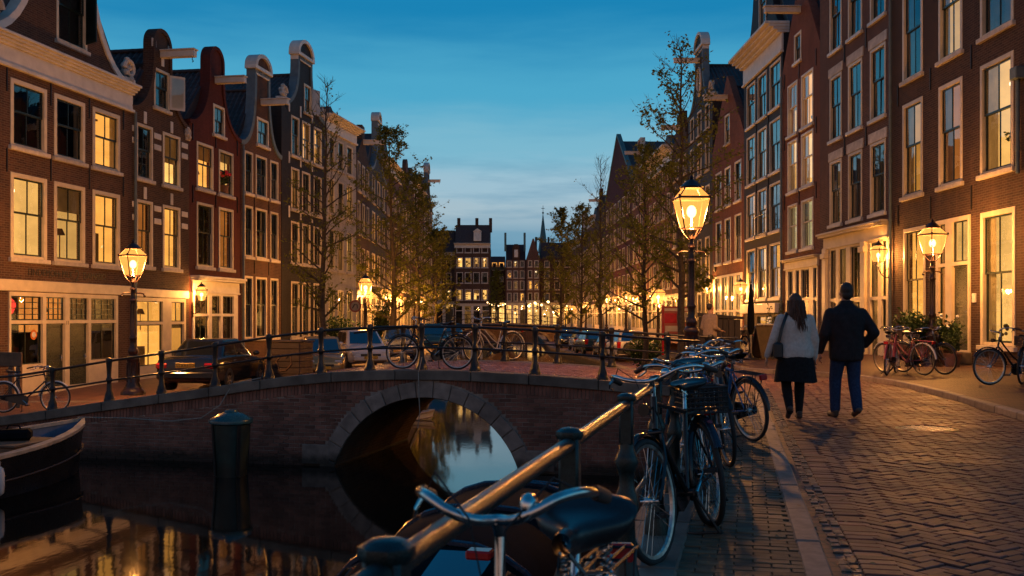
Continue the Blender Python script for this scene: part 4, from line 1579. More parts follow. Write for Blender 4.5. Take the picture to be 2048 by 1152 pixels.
put(MB().cbox(S(262), S(374), -.09, .02, 2.07, 2.36, .012), 'fascia', 'cream_paint', h.t)
h.pipe(.1, GZ, 8.4)
h.finish(roof='roof_mass', tiles=3.2, near=-1, Hr=11.0)
add_trim(h, 'brick_umber', .12)
scroll(h, h.W - .12, 8.2, .16, 'sandstone')
# 3: oxblood house with white shopfront
h = House('dark red painted house with brick gable, hoist beam and white corniced shopfront', lpt(378), lpt(481), GZ, 'brick_oxblood', 'bell', 8.9, 12.25, .62)
S = h.S
h.rows([(393, 426), (437, 466)], [(3.35, 5.85), (6.4, 8.2)], ['.O', 'AP'], cw=.10)
h.win(S(426), S(449), 8.75, 10.0, 'c', split=.5)
h.anchors([S(385), S(431), S(474)], [6.1, 8.5])
h.hoist(10.9, 1.25)
h.shopfront(S(384), S(474), GZ + .02, 2.35, 1.45, [(S(388), S(416), 'win', -.45, '.', '.'), (S(422), S(440), 'door', 0, ' ', '.'), (S(444), S(466), 'win', -.45, '.', '.')], frame='white_paint', fascia=(.62, .25))
h.finish(roof='roof_mass', tiles=3.4, near=-1, Hr=11.3)
add_trim(h, 'brick_oxblood', .12)
L3 = h
# 4: brown house with white concave gable edge
h = House('brown brick house with blue-white concave gable edge, white pediment and tall dark windows', lpt(481), lpt(562), GZ, 'brick_brown', 'neck', 8.9, 12.3, .78)
S = h.S
h.rows([(489, 505), (511, 533), (540, 556)], [(.45, 3.15), (4.0, 6.15), (6.75, 8.6)], ['...', '...', '...'], cw=.09, detail=1)
h.win(S(513), S(537), 9.05, 10.3, 'c', split=.5)
h.anchors([S(486), S(508), S(537)], [3.6, 6.4])
h.hoist(10.95, 1.25)
h.pipe(.1, GZ, 8.7)
h.finish(trim='lead_grey', roof='roof_mass', tiles=3.4, near=-1, Hr=11.5)
pediment(h, 1.6, 12.3, .62, 'white_paint')
# 5: black neck gable
h = House('black painted house with tall neck gable, white pediment and grey shutter', lpt(563), lpt(650), GZ, 'brick_black', 'neck', 11.6, 14.2, .9)
S = h.S
h.rows([(582, 598), (604, 620), (627, 643)], [(.4, 3.1), (4.0, 6.0), (6.6, 8.6), (9.2, 11.1)], ['...', '.D.', 'A..', '.AA'], cw=.09, detail=1)
h.win(S(608), S(622), 11.6, 13.0, '.', split=.5)
put(MB().cbox(0, .62, -.02, .02, 0, 1.3, .01), 'shutter', 'enamel_grey', h.t, None, (S(622), -.04, 11.62), (0, 0, -.35))
for z in (6.15, 8.75, 11.2):
    for px in (578, 601, 624):
        put(MB().cbox(S(px) - .07, S(px) + .07, -.03, .03, z, z + .55, .01), 'wall_anchor', 'white_paint', h.t)
h.finish(trim='lead_grey', roof='roof_mass', tiles=3.2, near=-1, Hr=13.4)
pediment(h, 1.9, 14.2, .75, 'white_paint')
scroll(h, .28, 11.7, .3, 'sandstone', -1)
scroll(h, h.W - .28, 11.7, .3, 'sandstone')
# 6: white painted house
h = House('white painted brick house with straight cornice, lamplit behind a bare tree', lpt(650), lpt(712), GZ, 'brick_white', 'flat', 11.6, 11.6)
S = h.S
h.rows([(657, 669), (675, 687), (693, 705)], [(.35, 2.9), (3.9, 6.1), (6.9, 8.8), (9.4, 11.0)], ['PAP', '.AP', 'A.A', '...'], cw=.09, detail=1)
h.finish(cornice=(11.3, .8, .5, 'white_paint'), Hr=13.0)
# farther houses of the left row
def far_house(side, label, A, B, z0, wall, kind, He, Ht, cols, rws, lit, nw=.8, ground=None, trim=None, ped=None, cornice=None, hoist=None, tiles=0, roof='roof_mass', group=None, frame='cream_paint', Hr=None, frac=.5):
    h = House(label, A, B, z0, wall, kind, He, Ht, nw, group=group)
    h.even(cols, rws[1:], lit[1:], frac=frac, detail=1, cw=.09, frame=frame)
    bays = []
    for i, ch in enumerate(lit[0]):
        ww = h.W / cols
        c0 = ww * (i + .5)
        door = (i == cols - 1 and cols > 2)
        bays.append((c0 - ww * .36, c0 + ww * .36, 'door' if door else 'win', z0 + .55, ' ' if door else ch, ch))
    h.shopfront(.12, h.W - .12, z0 + .02, rws[0][1] + .1, rws[0][1] - .75, bays, frame='cream_paint' if frame != 'white_paint' else 'white_paint', fascia=(.3, .08), detail=1)
    h.finish(trim=trim, roof=roof, cornice=cornice, tiles=tiles, near=-1 if side == 'l' else 1, Hr=Hr)
    if ped:
        pediment(h, *ped, 'white_paint')
    if hoist:
        h.hoist(hoist, 1.3)
    return h
RW4 = [(.2, 2.6), (3.5, 5.5), (6.3, 8.2), (8.8, 10.5)]
RW3 = [(.3, 2.7), (3.6, 5.6), (6.4, 8.2)]
def lseg(y0, y1):
    return (lfac(y0), y0), (lfac(y1), y1)
a, b = lpt(712), (lfac(63), 63.2)
far_house('l', 'dark pointed house with projecting hoist beam beside the white house', a, b, GZ, 'brick_umber', 'spout', 10.6, 12.9, 3, RW4, ['DA.', 'A.D', '.A.', '...'], .5, hoist=11.9)
a, b = b, (lfac(71), 71)
far_house('l', 'dark house with small white dormer top and tall roof behind the first leafy tree', a, b, GZ, 'brick_black', 'neck', 10.9, 14.4, 3, RW4, ['PA.', 'A..', 'A.A', '..D'], .8, trim='lead_grey', ped=(1.5, 14.4, .55))
a, b = b, (lfac(80), 80)
far_house('l', 'wide brown house with long tiled roof behind the leafy tree', a, b, GZ, 'brick_plum', 'flat', 12.2, 12.2, 4, RW4, ['APAD', 'A..A', '.A.P', '....'], cornice=(12.0, .7, .45, 'white_paint'), Hr=14.8)
a, b = b, (lfac(90), 90)
far_house('l', 'brown brick house with orange lamplit ground floor past the leafy tree', a, b, GZ, 'brick_brown', 'bell', 12.4, 14.8, 4, RW4, ['APPA', '.A.A', 'D..A', '.A..'], .8)
a, b = b, (lfac(100), 100)
far_house('l', 'red brick house far along the left quay with plain cornice', a, b, GZ, 'brick_red', 'flat', 13.0, 13.0, 4, RW4 + [(11.0, 12.6)], ['PAPA', '.A.A', '..A.', 'A...', '....'], cornice=(12.9, .7, .45, 'white_paint'), Hr=15.6)
a, b = b, (lfac(112), 112)
far_house('l', 'last tall left quay house with neck gable and two hoist beams against the sky', a, b, GZ, 'brick_umber', 'neck', 13.8, 16.8, 4, RW4 + [(11.2, 12.9)], ['APAP', 'A.A.', 'A..A', '..A.', '....'], 1.1, trim='lead_grey', ped=(2.4, 16.8, .8), hoist=15.8)
# ------------------------------------------------------------------ right row of houses, near to far
def rpt(px):
    for y0, y1 in zip([p[0] for p in RFAC], [p[0] for p in RFAC][1:]):
        x, y = hit(px, (rfac(y0), y0), (rfac(y1), y1))
        if y0 - 1e-6 <= y <= y1 + 1e-6:
            return (x, y)
    return (x, y)
RZ = -.02
# 1: nearest, tall dark brown brick
h = House('nearest tall brown brick house with large lit sash windows, green door and stone steps', rpt(1782), (rfac(17), 17), .02, 'brick_umber', 'flat', 15.5, 15.5)
S = h.S
cols = [(1806, 1846), (1878, 1926), (1962, 2028)]
h.rows(cols, [(5.12, 8.0), (8.75, 11.6)], ['AOP', '.Pc'], cw=.12, curtains=True)
h.win(S(1808), S(1851), .62, 4.1, 'A', cw=.12, curtains=False)
h.win(S(1962), S(2032), .62, 4.12, 'P', cw=.14, curtains=True)
# further windows beyond the picture edge
x = S(2032)
for k in range(1):
    h.rows([(x + 1.4, x + 2.9)], [(.7, 4.1), (5.12, 8.0), (8.75, 11.6)], ['D', 'A', '.'], px=False, cw=.12)
# door with side light and transom
h.shopfront(S(1874), S(1942), .42, 4.15, 2.85, [(S(1879), S(1893), 'win', .8, 'O', 'D'), (S(1906), S(1938), 'door', 0, ' ', 'P')], frame='cream_paint')
st = put(MB().cbox(S(1893), S(1944), -.45, .05, .08, .40, .02), 'step', 'stone_coping', h.t)
put(MB().cbox(S(1886), S(1930), -1.05, -.45, .0, .23, .02), 'step', 'stone_coping', h.t)
h.anchors([S(1797), S(1862), S(1944)], [4.6, 8.4, 12.0])
h.pipe(S(1786), .1, 15.5)
put(MB().cbox(S(2036), S(2036) + .3, -.22, .02, 7.2, 7.5, .02), 'gutter_box', 'lead_grey', h.t)
h.pipe(S(2036) + .15, 4.9, 7.2)
h.shop_sign = put(MB().cbox(S(1947), S(1947) + .16, -.05, .02, 1.75, 2.0, .01), 'doorbell_panel', 'white_plastic', h.t)
h.finish(cornice=(15.0, .8, .5, 'white_paint'), sides=True)
R1 = h
# 2: brown brick, sandstone lintels, cream shopfront with pilasters
h = House('plum brick house with pale stone lintels above cream pilastered shopfront', rpt(1640), rpt(1782), .02, 'brick_plum', 'flat', 15.6, 15.6)
S = h.S
cols = [(1660, 1684), (1697, 1725), (1741, 1772)]
h.rows(cols, [(4.85, 7.25), (8.05, 10.5), (11.4, 13.9)], ['Dcc', '...', '...'], cw=.10, lintel='sandstone', sill='white_paint')
h.shopfront(S(1652), S(1778), .02, 4.0, 2.0, [(S(1661), S(1674), 'win', .7, '.', '.'), (S(1679), S(1694), 'win', .7, '.', 'D'), (S(1702), S(1726), 'win', .5, 'D', '.'), (S(1742), S(1758), 'door', 0, ' ', 'D'), (S(1765), S(1775), 'win', .9, '.', '.')], frame='cream_paint', fascia=(.55, .22))
for px in (1655, 1733):
    mb = MB().cbox(S(px) - .2, S(px) + .2, -.16, -.045, .02, 3.98, .015)
    mb.cbox(S(px) - .26, S(px) + .26, -.22, -.045, 3.6, 3.8, .015)
    mb.cbox(S(px) - .26, S(px) + .26, -.22, -.045, .02, .35, .015)
    put(mb, 'pilaster', 'cream_paint', h.t)
h.anchors([S(1690), S(1733)], [7.6, 11.0])
h.finish(cornice=(15.1, .8, .5, 'white_paint'))
# 3: red brick spout gable
h = House('narrow red brick house with pointed gable, hoist beam and brightly lit upstairs windows', rpt(1565), rpt(1640), .0, 'brick_red', 'spout', 12.2, 15.9, .55)
S = h.S
cols = [(1576, 1595), (1603, 1627)]
h.rows(cols, [(4.2, 6.25), (6.75, 8.9), (9.2, 11.4)], ['GG', 'PP', 'PA'], cw=.09, frame='white_paint', sash='white_paint', sill='white_paint')
h.win(S(1589), S(1603), 12.15, 13.3, '.', split=.5, sill='white_paint')
h.anchors([S(1570), S(1599), S(1633)], [6.4, 9.0, 11.7])
h.hoist(14.2, 1.5)
h.shopfront(S(1573), S(1637), .0, 3.45, 2.1, [(S(1578), S(1587), 'win', .5, 'D', '.'), (S(1593), S(1600), 'win', .5, '.', '.'), (S(1604), S(1620), 'door', 0, ' ', '.'), (S(1628), S(1635), 'win', .5, '.', '.')], fascia=(.4, .12))
h.pipe(.12, .1, 12)
h.finish(roof='roof_mass', Hr=15.0, tiles=4.0, near=1)
# 4: black house with big white cornice and bell gable over it
h = House('black painted house with deep white cornice, dark gable above and balcony window', rpt(1488), rpt(1565), .0, 'brick_black', 'bell', 14.5, 20.5, 1.5)
S = h.S
cols = [(1494, 1511), (1516, 1534), (1540, 1562)]
h.rows(cols, [(2.25, 4.75), (5.3, 7.45), (8.0, 10.4), (10.9, 13.0)], ['DPA', 'AA.', '.D.', 'c.c'], cw=.09, detail=2, sill='white_paint')
h.win(S(1518), S(1533), 15.3, 17.6, '.', split=.5, sill=None)
mb = MB()
for k in range(5):
    mb.tube([(S(1514) + k * (S(1536) - S(1514)) / 4, -.16, 5.3), (S(1514) + k * (S(1536) - S(1514)) / 4, -.16, 6.2)], .018, 6)
for z in (5.32, 6.2):
    mb.tube([(S(1513), -.16, z), (S(1537), -.16, z)], .024, 6)
put(mb, 'balcony_rail', 'iron_black', h.t)
h.shopfront(S(1493), S(1562), .0, 1.95, 1.45, [(S(1496), S(1506), 'door', 0, ' ', ' '), (S(1516), S(1545), 'win', .55, 'A', ' '), (S(1549), S(1559), 'win', .55, '.', ' ')], frame='wood_dark')
put(MB().cbox(S(1491), S(1563), -.3, .02, 1.55, 2.0, .02), 'fascia', 'white_paint', h.t)
h.anchors([S(1513), S(1537)], [7.7, 10.7])
h.finish(cornice=(13.2, 1.3, .75, 'white_paint'), roof='roof_tile_dark', Hr=19.0)
h.hoist(19.3, 1.7)
# 5: small red house with dormer gable
h = House('low red brick house with little gabled dormer and tall white glazed ground floor', rpt(1425), rpt(1488), -.02, 'brick_red', 'point', 10.9, 14.6, .3)
S = h.S
cols = [(1432, 1443), (1450, 1462), (1470, 1483)]
h.rows(cols, [(4.4, 6.8), (7.5, 9.6)], ['...', '...'], cw=.09, detail=1, sill='white_paint', frame='white_paint')
h.win(S(1450), S(1460), 10.9, 12.5, 'P', split=.5)
h.shopfront(S(1428), S(1485), -.02, 3.7, 1.7, [(S(1431), S(1441), 'win', .3, 'P', 'P'), (S(1444), S(1455), 'win', .3, 'D', 'P'), (S(1458), S(1468), 'win', .3, 'P', 'D'), (S(1472), S(1482), 'door', 0, 'A', 'P')], frame='white_paint', detail=1)
h.hoist(13.4, 1.3)
pl = put(MB().lathe([(.28, -.02), (.28, .03), (.24, .05), (.01, .05)], 20), 'wall_plaque', 'iron_black', h.t, 40, (S(1431), -.03, 4.25), (PI / 2, 0, 0))
h.finish(roof='roof_mass', Hr=14.0, tiles=3.5, near=1)
# 6: dark neck gable with oval window
h = House('tall black house with white trimmed neck gable and oval attic window', rpt(1376), rpt(1425), -.02, 'brick_black', 'neck', 14.4, 18.0, 1.1)
h.even(3, [(.3, 2.9), (3.8, 6.2), (7.1, 9.3), (10.2, 12.2), (12.7, 14.2)], ['A.P', 'A.D', '..A', '.A.', '...'], detail=1, cw=.09)
ov = [(.5 * math.cos(2 * PI * i / 20), .85 * math.sin(2 * PI * i / 20)) for i in range(20)]
put(MB().tube([(h.c + x, -.02, 16.0 + z) for x, z in ov], .09, 6, closed=True), 'oval_window', 'white_paint', h.t, 60)
put(MB().prism([(x * .95, z * .95) for x, z in ov], -.012, .01), 'oval_pane', 'car_glass', h.t, None, (h.c, 0, 16.0))
h.finish(trim='lead_grey', roof='roof_tile_dark', tiles=4.5, near=1, Hr=17.0)
pediment(h, 2.3, 18.0, .9, 'white_paint')
h.hoist(17.3, 1.6)
scroll(h, h.W - .25, 14.5, .4, 'sandstone')
# farther ones
def rseg(px0, px1):
    return rpt(px0), rpt(px1)
far_house('r', 'dark brown step gabled house with pale hoist beam behind the street lamp', *rseg(1344, 1376), -.05, 'brick_umber', 'step', 12.6, 15.4, 3, RW4 + [(11.0, 12.3)], ['APP', 'A..', '.AA', '...', '.A.'], .5, hoist=14.4)
far_house('r', 'red brick house with broad white cornice above treetops on the right', *rseg(1296, 1344), -.1, 'brick_red', 'flat', 13.2, 13.2, 5, RW4 + [(11.2, 12.6)], ['PAPPA', 'A..A.', '..P.A', '.A...', '.....'], cornice=(12.6, 1.2, .7, 'white_paint'), Hr=15.5)
far_house('r', 'red brick house with yellow topped neck gable and slanting hoist beam', *rseg(1264, 1296), -.1, 'brick_red', 'neck', 13.6, 17.0, 4, RW4 + [(11.3, 13.2)], ['APPP', '.A.A', 'P..A', '....', '....'], .9, trim='sandstone', hoist=15.8, tiles=0)
far_house('r', 'tall dark red house with steep tiled roof and greenish gable edge against the sky', *rseg(1210, 1264), -.1, 'brick_oxblood', 'point', 14.2, 20.2, 6, RW4 + [(11.3, 13.2)], ['PAPAAP', 'A..A.A', '.A..A.', '..A...', '......'], .4, trim='copper_green')
far_house('r', 'brown house with flat top and small hoist past the steep roof', *rseg(1190, 1210), -.1, 'brick_umber', 'spout', 13.2, 16.6, 4, RW4, ['PAPA', 'A..A', '.A..', '....'], .6, hoist=15.2)
far_house('r', 'cream corniced house near the far bridge on the right quay', *rseg(1172, 1190), -.1, 'brick_plum', 'flat', 13.4, 13.4, 4, RW4, ['APPA', '.A..', 'A..A', '....'], cornice=(13.2, .9, .5, 'white_paint'), Hr=15.6)
far_house('r', 'farthest right quay house with pale neck gable half hidden by trees', rpt(1160), rpt(1172), -.1, 'brick_umber', 'neck', 12.6, 15.8, 4, RW4, ['APPA', 'A...', '..A.', '....'], 1.0, trim='sandstone')

far_house('r', 'dim corner house closing the right quay between the trees and end houses', (9.2, 162), rpt(1160), -.1, 'brick_plum', 'flat', 12.0, 12.0, 4, RW4, ['PAPA', '.A..', '....', '..A.'], cornice=(11.8, .6, .4, 'white_paint'), Hr=14)

# ------------------------------------------------------------------ block that closes the view beyond the far bridge
YE = 158
def xe(px, d=YE): return ray(px) * d
def end_house(label, p0, p1, d, wall, kind, He, Ht, cols, rws, lit, nw=.8, **k):
    A = (xe(p0, d), d); B = (xe(p1, d), d + .01)
    return far_house('l', label, A, B, -.3, wall, kind, He, Ht, cols, rws, lit, nw, **k)
EZ = [zpx(y, YE) for y in (618, 608, 600, 571, 533, 500, 463)]
rw = [(zpx(600, YE), zpx(578, YE)), (zpx(566, YE), zpx(544, YE)), (zpx(535, YE), zpx(515, YE)), (zpx(505, YE), zpx(491, YE))]
h = far_house('l', 'brown end house with dark grey roof and grey dormer left of the big lit block', (xe(846, 160), 160), (xe(909, 160), 160.01), -.3, 'brick_umber', 'flat', 11.6, 11.6, 3, [(zpx(627, 160), zpx(608, 160))] + rw[:3], ['A.P', 'PAP', '...', '...'], cornice=(11.3, .5, .3, 'white_paint'), Hr=15.5, roof='hip')
h = far_house('l', 'big four bay end house with two lamplit floors, white cornice and dormer', (xe(909), YE), (xe(980), YE + .01), -.3, 'brick_brown', 'flat', 12.6, 12.6, 4, [(zpx(629, YE), zpx(612, YE))] + rw, ['.D..', 'PPPP', '....', 'PPPP', '.PP.'], cornice=(12.4, .7, .4, 'white_paint'), Hr=16.2, roof='hip', frame='white_paint', frac=.72)
dm = MB().cbox(3.0, 4.2, .5, 2.4, 13.5, 15.0, .02)
dm.prism([(2.9, 15.0), (4.3, 15.0), (3.6, 15.5)], .4, 2.4)
dd = put(dm, 'dormer', 'white_paint', h.t)
put(MB().box(3.25, 3.95, .46, .5, 13.7, 14.8), 'dormer_pane', 'sign_white', dd)
for x in (.3, 3.2, 5.4):
    put(MB().cbox(x, x + .5, 2.2, 2.8, 15.0, 17.3, .03), 'chimney', 'brick_umber', h.t)
h = far_house('l', 'narrow recessed end house with two small lit windows between the end blocks', (xe(981, 172), 172), (xe(1011, 172), 172.01), -.3, 'brick_umber', 'flat', 9.8, 9.8, 2, [(zpx(623, 172), zpx(605, 172)), (zpx(563, 172), zpx(553, 172)), (zpx(540, 172), zpx(526, 172))], ['PP', '..', 'AA'], cornice=(9.6, .4, .3, 'lead_grey'), roof='hip', Hr=12)
rw2 = [(zpx(627, 160), zpx(610, 160)), (zpx(602, 160), zpx(586, 160)), (zpx(579, 160), zpx(562, 160)), (zpx(556, 160), zpx(541, 160)), (zpx(534, 160), zpx(522, 160))]
h = far_house('l', 'grey brown end house with white framed windows and peaked dormer gable', (xe(1011, 160), 160), (xe(1052, 160), 160.01), -.3, 'brick_plum', 'flat', 10.6, 10.6, 3, rw2, ['PPA', '..A', '.D.', 'A..', '.P.'], Hr=13.2, roof='hip', frame='white_paint', frac=.64)
put(MB().prism([(1.1, 10.5), (2.3, 10.5), (2.3, 12.6), (2.0, 13.1), (1.4, 13.1), (1.1, 12.6)], -.05, 2), 'dormer', 'brick_umber', h.t)
put(MB().box(1.4, 2.0, -.09, -.05, 11.0, 12.2), 'dormer_pane', 'sign_white', h.t)
for x in (-.2, 2.9):
    put(MB().cbox(x, x + .35, .8, 1.3, 12, 15.0, .03), 'chimney', 'copper_green', h.t)
h = far_house('l', 'end house with pointed gable and pale painted ground floor beside the spire', (xe(1053, 159), 159), (xe(1080, 159), 159.01), -.3, 'brick_plum', 'point', 10.8, 13.9, 2, [(zpx(624, 160), zpx(606, 160))] + rw2[1:], ['PP', '.D', 'AA', '.D', '..'], frame='white_paint', frac=.6)
h = far_house('l', 'plain dark end house partly hidden by the right hand trees', (xe(1081, 160), 160), (xe(1168, 160), 160.01), -.3, 'brick_umber', 'flat', 10.8, 10.8, 4, rw2, ['PPAP', '....', 'D..A', '....', '....'], Hr=13.5, roof='hip')

# church spire far behind
t = thing('church_spire', 'slim green copper church spire rising behind the end houses', 'church', (xe(1086, 260), 260, 0))
put(MB().lathe([(1.2, -1), (1.2, 17.5), (1.4, 17.7), (1.4, 18.2)], 4, rot=PI / 4), 'tower', 'brick_umber', t)
zt = zpx(418, 260)
put(MB().lathe([(1.45, 18.1), (1.15, 20.0), (.06, zt - 1.2)], 8, rot=PI / 8), 'spire', 'copper_green', t)
mb = MB().tube([(0, 0, zt - 2.5), (0, 0, zt + .9)], .07, 6)
mb.ball((0, 0, zt - 1.0), .26, 8, 6); mb.cbox(-.45, .45, -.05, .05, zt + .1, zt + .22, .01)
put(mb, 'finial', 'iron_black', t)
for px in (1072, 1097):
    t2 = thing('chimney_stack', 'thin dark chimney pipe %s of the green spire' % ('left' if px < 1086 else 'right'), 'chimney', (xe(px, 200), 200, 0))
    put(MB().tube([(0, 0, 10), (0, 0, zpx(474, 200))], .22, 8), 'flue', 'iron_black', t2)
# ------------------------------------------------------------------ street lamps
def lantern_meshes(s=1.0):
    """square tapering lantern; origin at the bottom of its cradle"""
    wt, wb, hb, ht = .33 * s, .195 * s, .24 * s, .88 * s
    out = {}
    fr = MB()
    for sx, sy in ((-1, -1), (1, -1), (1, 1), (-1, 1)):
        fr.tube([(sx * wb, sy * wb, hb), (sx * wt, sy * wt, ht)], .016 * s, 5)
        fr.tube([(sx * .05 * s, sy * .05 * s, 0), (sx * .12 * s, sy * .12 * s, .10 * s), (sx * wb, sy * wb, hb)], .014 * s, 5)
    for z, w, r in ((hb, wb, .018), (ht, wt, .024)):
        q = [(-w, -w, z), (w, -w, z), (w, w, z), (-w, w, z)]
        for a, b in zip(q, q[1:] + q[:1]):
            fr.tube([a, b], r * s, 5)
    w2, h2 = .17 * s, 1.10 * s
    for sx, sy in ((-1, -1), (1, -1), (1, 1), (-1, 1)):
        fr.tube([(sx * wt, sy * wt, ht), (sx * w2, sy * w2, h2)], .015 * s, 5)
        fr.ball((sx * wt, sy * wt, ht + .03 * s), .035 * s, 6, 4)
    out['frame'] = fr.mesh('lantern_frame', 'iron_lamp', 40)
    cap = MB().lathe([(.25 * s, h2 - .01 * s), (.26 * s, h2 + .03 * s), (.20 * s, h2 + .07 * s), (.14 * s, h2 + .13 * s), (.06 * s, h2 + .18 * s), (.035 * s, h2 + .20 * s), (.05 * s, h2 + .225 * s), (.025 * s, h2 + .26 * s), (.006 * s, h2 + .31 * s)], 12)
    out['cap'] = cap.mesh('lantern_cap', 'iron_lamp', 40)
    out['glass'] = MB().add([(-wb, 0, 0), (wb, 0, 0), (wt, 0, 1), (-wt, 0, 1)], [(0, 1, 2, 3)]).mesh('pane', 'lantern_glass')
    g = MB().add([(-wb, -wb, hb), (wb, -wb, hb), (wt, -wt, ht), (-wt, -wt, ht)], [(0, 1, 2, 3)])
    out['pane'] = g.mesh('lantern_pane', 'lantern_frost')
    g = MB().add([(-wt, -wt, ht + .01), (wt, -wt, ht + .01), (w2, -w2, h2), (-w2, -w2, h2)], [(0, 1, 2, 3)])
    out['roof_pane'] = g.mesh('roof_pane', 'lantern_frost')
    b = MB().lathe([(.004, -.055 * s), (.03 * s, -.035 * s), (.042 * s, 0), (.035 * s, .035 * s), (.015 * s, .055 * s), (.004, .06 * s)], 10)
    out['bulb'] = b.mesh('bulb', 'lamp_flame', 60)
    out['glow_ball'] = MB().ball((0, 0, 0), (.105 * s, .105 * s, .135 * s), 14, 10).mesh('glow_ball', 'lamp_glow_ball', 60)
    bh = MB().lathe([(.05 * s, hb - .02), (.03 * s, hb + .02), (.025 * s, hb + .22 * s)], 8)
    out['holder'] = bh.mesh('lamp_holder', 'white_plastic', 50)
    return out
def frost():
    t = NT('lantern_frost')
    tr = t.n('ShaderNodeBsdfTransparent'); tr.inputs[0].default_value = (1, .93, .8, 1)
    e = t.n('ShaderNodeEmission'); e.inputs[0].default_value = (1.0, .40, .075, 1)
    nz = t.noise(t.coord('Object'), 9, 3)
    v = t.math('MULTIPLY_ADD', nz, .6); t.t.nodes[-1].inputs[2].default_value = 1.5
    t.l(v, e.inputs[1])
    ad = t.n('ShaderNodeMixShader'); ad.inputs[0].default_value = .40
    t.l(tr.outputs[0], ad.inputs[1]); t.l(e.outputs[0], ad.inputs[2])
    return t.done(ad.outputs[0])
frost()
LM = lantern_meshes(1.0)
def add_lantern(t, z, rz, s, power):
    fr = link('lantern', LM['frame'], t, (0, 0, z), (0, 0, rz))
    fr.scale = (s, s, s)
    link('lantern_cap', LM['cap'], fr)
    for k in range(4):
        link('lantern_pane', LM['pane'], fr, None, (0, 0, k * PI / 2))
        link('roof_pane', LM['roof_pane'], fr, None, (0, 0, k * PI / 2))
    link('bulb', LM['bulb'], fr, (0, 0, .60))
    link('glow_ball', LM['glow_ball'], fr, (0, 0, .60))
    link('lamp_holder', LM['holder'], fr)
    point_light('lamp_light', fr, (0, 0, .60), power, .12)
    return fr
COLUMN = MB()
COLUMN.lathe([(.30, 0), (.30, .07), (.27, .11), (.22, .16), (.215, .20)], 8, rot=PI / 8)
COLUMN.lathe([(.19, .20), (.185, .24), (.15, .30), (.145, .82), (.16, .86), (.17, .90), (.155, .94), (.10, 1.0), (.12, 1.05), (.13, 1.09), (.12, 1.13), (.085, 1.20), (.078, 1.36), (.098, 1.40), (.10, 1.43), (.075, 1.47), (.066, 2.30), (.085, 2.34), (.085, 2.38), (.060, 2.42), (.055, 2.60), (.075, 2.64), (.05, 2.70), (.04, 2.78), (.06, 2.82), (.035, 2.88), (.02, 2.92)], 12)
for k in range(8):
    a = k * PI / 4
    COLUMN.tube([(.15 * math.cos(a), .15 * math.sin(a), .32), (.15 * math.cos(a), .15 * math.sin(a), .80)], .02, 5)
    COLUMN.tube([(.071 * math.cos(a), .071 * math.sin(a), 1.5), (.064 * math.cos(a), .064 * math.sin(a), 2.28)], .011, 4)
COLUMN_ME = COLUMN.mesh('column', 'iron_lamp', 40)
ARM = MB().tube([(-.30, 0, 2.47), (-.27, 0, 2.53), (-.2, 0, 2.55), (.2, 0, 2.55), (.27, 0, 2.53), (.30, 0, 2.47)], .020, 6)
ARM.ball((-.30, 0, 2.47), .035, 6, 4); ARM.ball((.30, 0, 2.47), .035, 6, 4)
ARM_ME = ARM.mesh('crossbar', 'iron_lamp', 50)
def street_lamp(label, x, y, z, power, rz=0.0, s=1.0, ls=.97):
    t = thing('street_lamp', label, 'street lamp', (x, y, z), 0, 'lit lantern street lamps along the canal')
    c = link('column', COLUMN_ME, t); c.scale = (s, s, s)
    a = link('crossbar', ARM_ME, t, None, (0, 0, rz)); a.scale = (s, s, s)
    add_lantern(t, 2.80 * s, rz, s * ls, power)
    return t
def lamp_px(label, px, d, z, power, rz=0.0, s=1.0, ls=.84):
    if px > 1060 and d > 30:
        z = zright(ray(px) * d, d)
    return street_lamp(label, ray(px) * d, d, z, power, rz, s, ls)
lamp_px('large glowing lantern lamp at the right end of the bridge with reddish iron column', 1383, 20.8, .17, 1680, .06, 1.0, .97)
lamp_px('glowing lantern lamp standing on the left quay before the dark shop doors', 266, 26.6, -.70, 1500, PI / 4, 1.06, .78)
lamp_px('glowing lantern lamp among pavement plants beside the green door', 1865, 26.0, .0, 1150, .35, 1.0, .80)
lamp_px('lantern lamp behind the white parked car on the left quay', 731, 45, -.62, 1900, .3, 1.0)
lamp_px('lantern lamp beside the leaning tree trunk on the right street', 1316, 50, -.1, 1900, .5, 1.0)
lamp_px('lantern lamp in the middle distance on the right street behind the cafe plants', 1213, 86, -.15, 2200, .2, 1.0)
lamp_px('small far lantern lamp on the left quay behind the leafy tree', 828, 80, -.6, 2000, .2, 1.0)
lamp_px('far lantern lamp before the right end of the distant bridge', 1144, 122, -.2, 2000, .6, 1.0)
lamp_px('tiny far lantern lamp just right of the distant bridge', 1118, 150, -.2, 1040, .1, 1.0)

lamp_px('farther lantern lamp second beyond the distant bridge on the right', 1131, 138, -.2, 1040, .1, 1.0)
lamp_px('lantern lamp on the left quay farthest before the end block', 848, 98, -.6, 2000, .2, 1.0)
lamp_px('added small right quay lantern lamp between two tree trunks', 1172, 102, 0, 1700, .4, 1.0)  # this lamp and the next two are invented, for more light far off
lamp_px('added small right quay lantern lamp close to the pale corniced house', 1252, 69, 0, 1500, .3, 1.0)
lamp_px('added left quay lantern lamp behind the tall dark climbing plant', 772, 62, -.62, 1500, .6, 1.0)
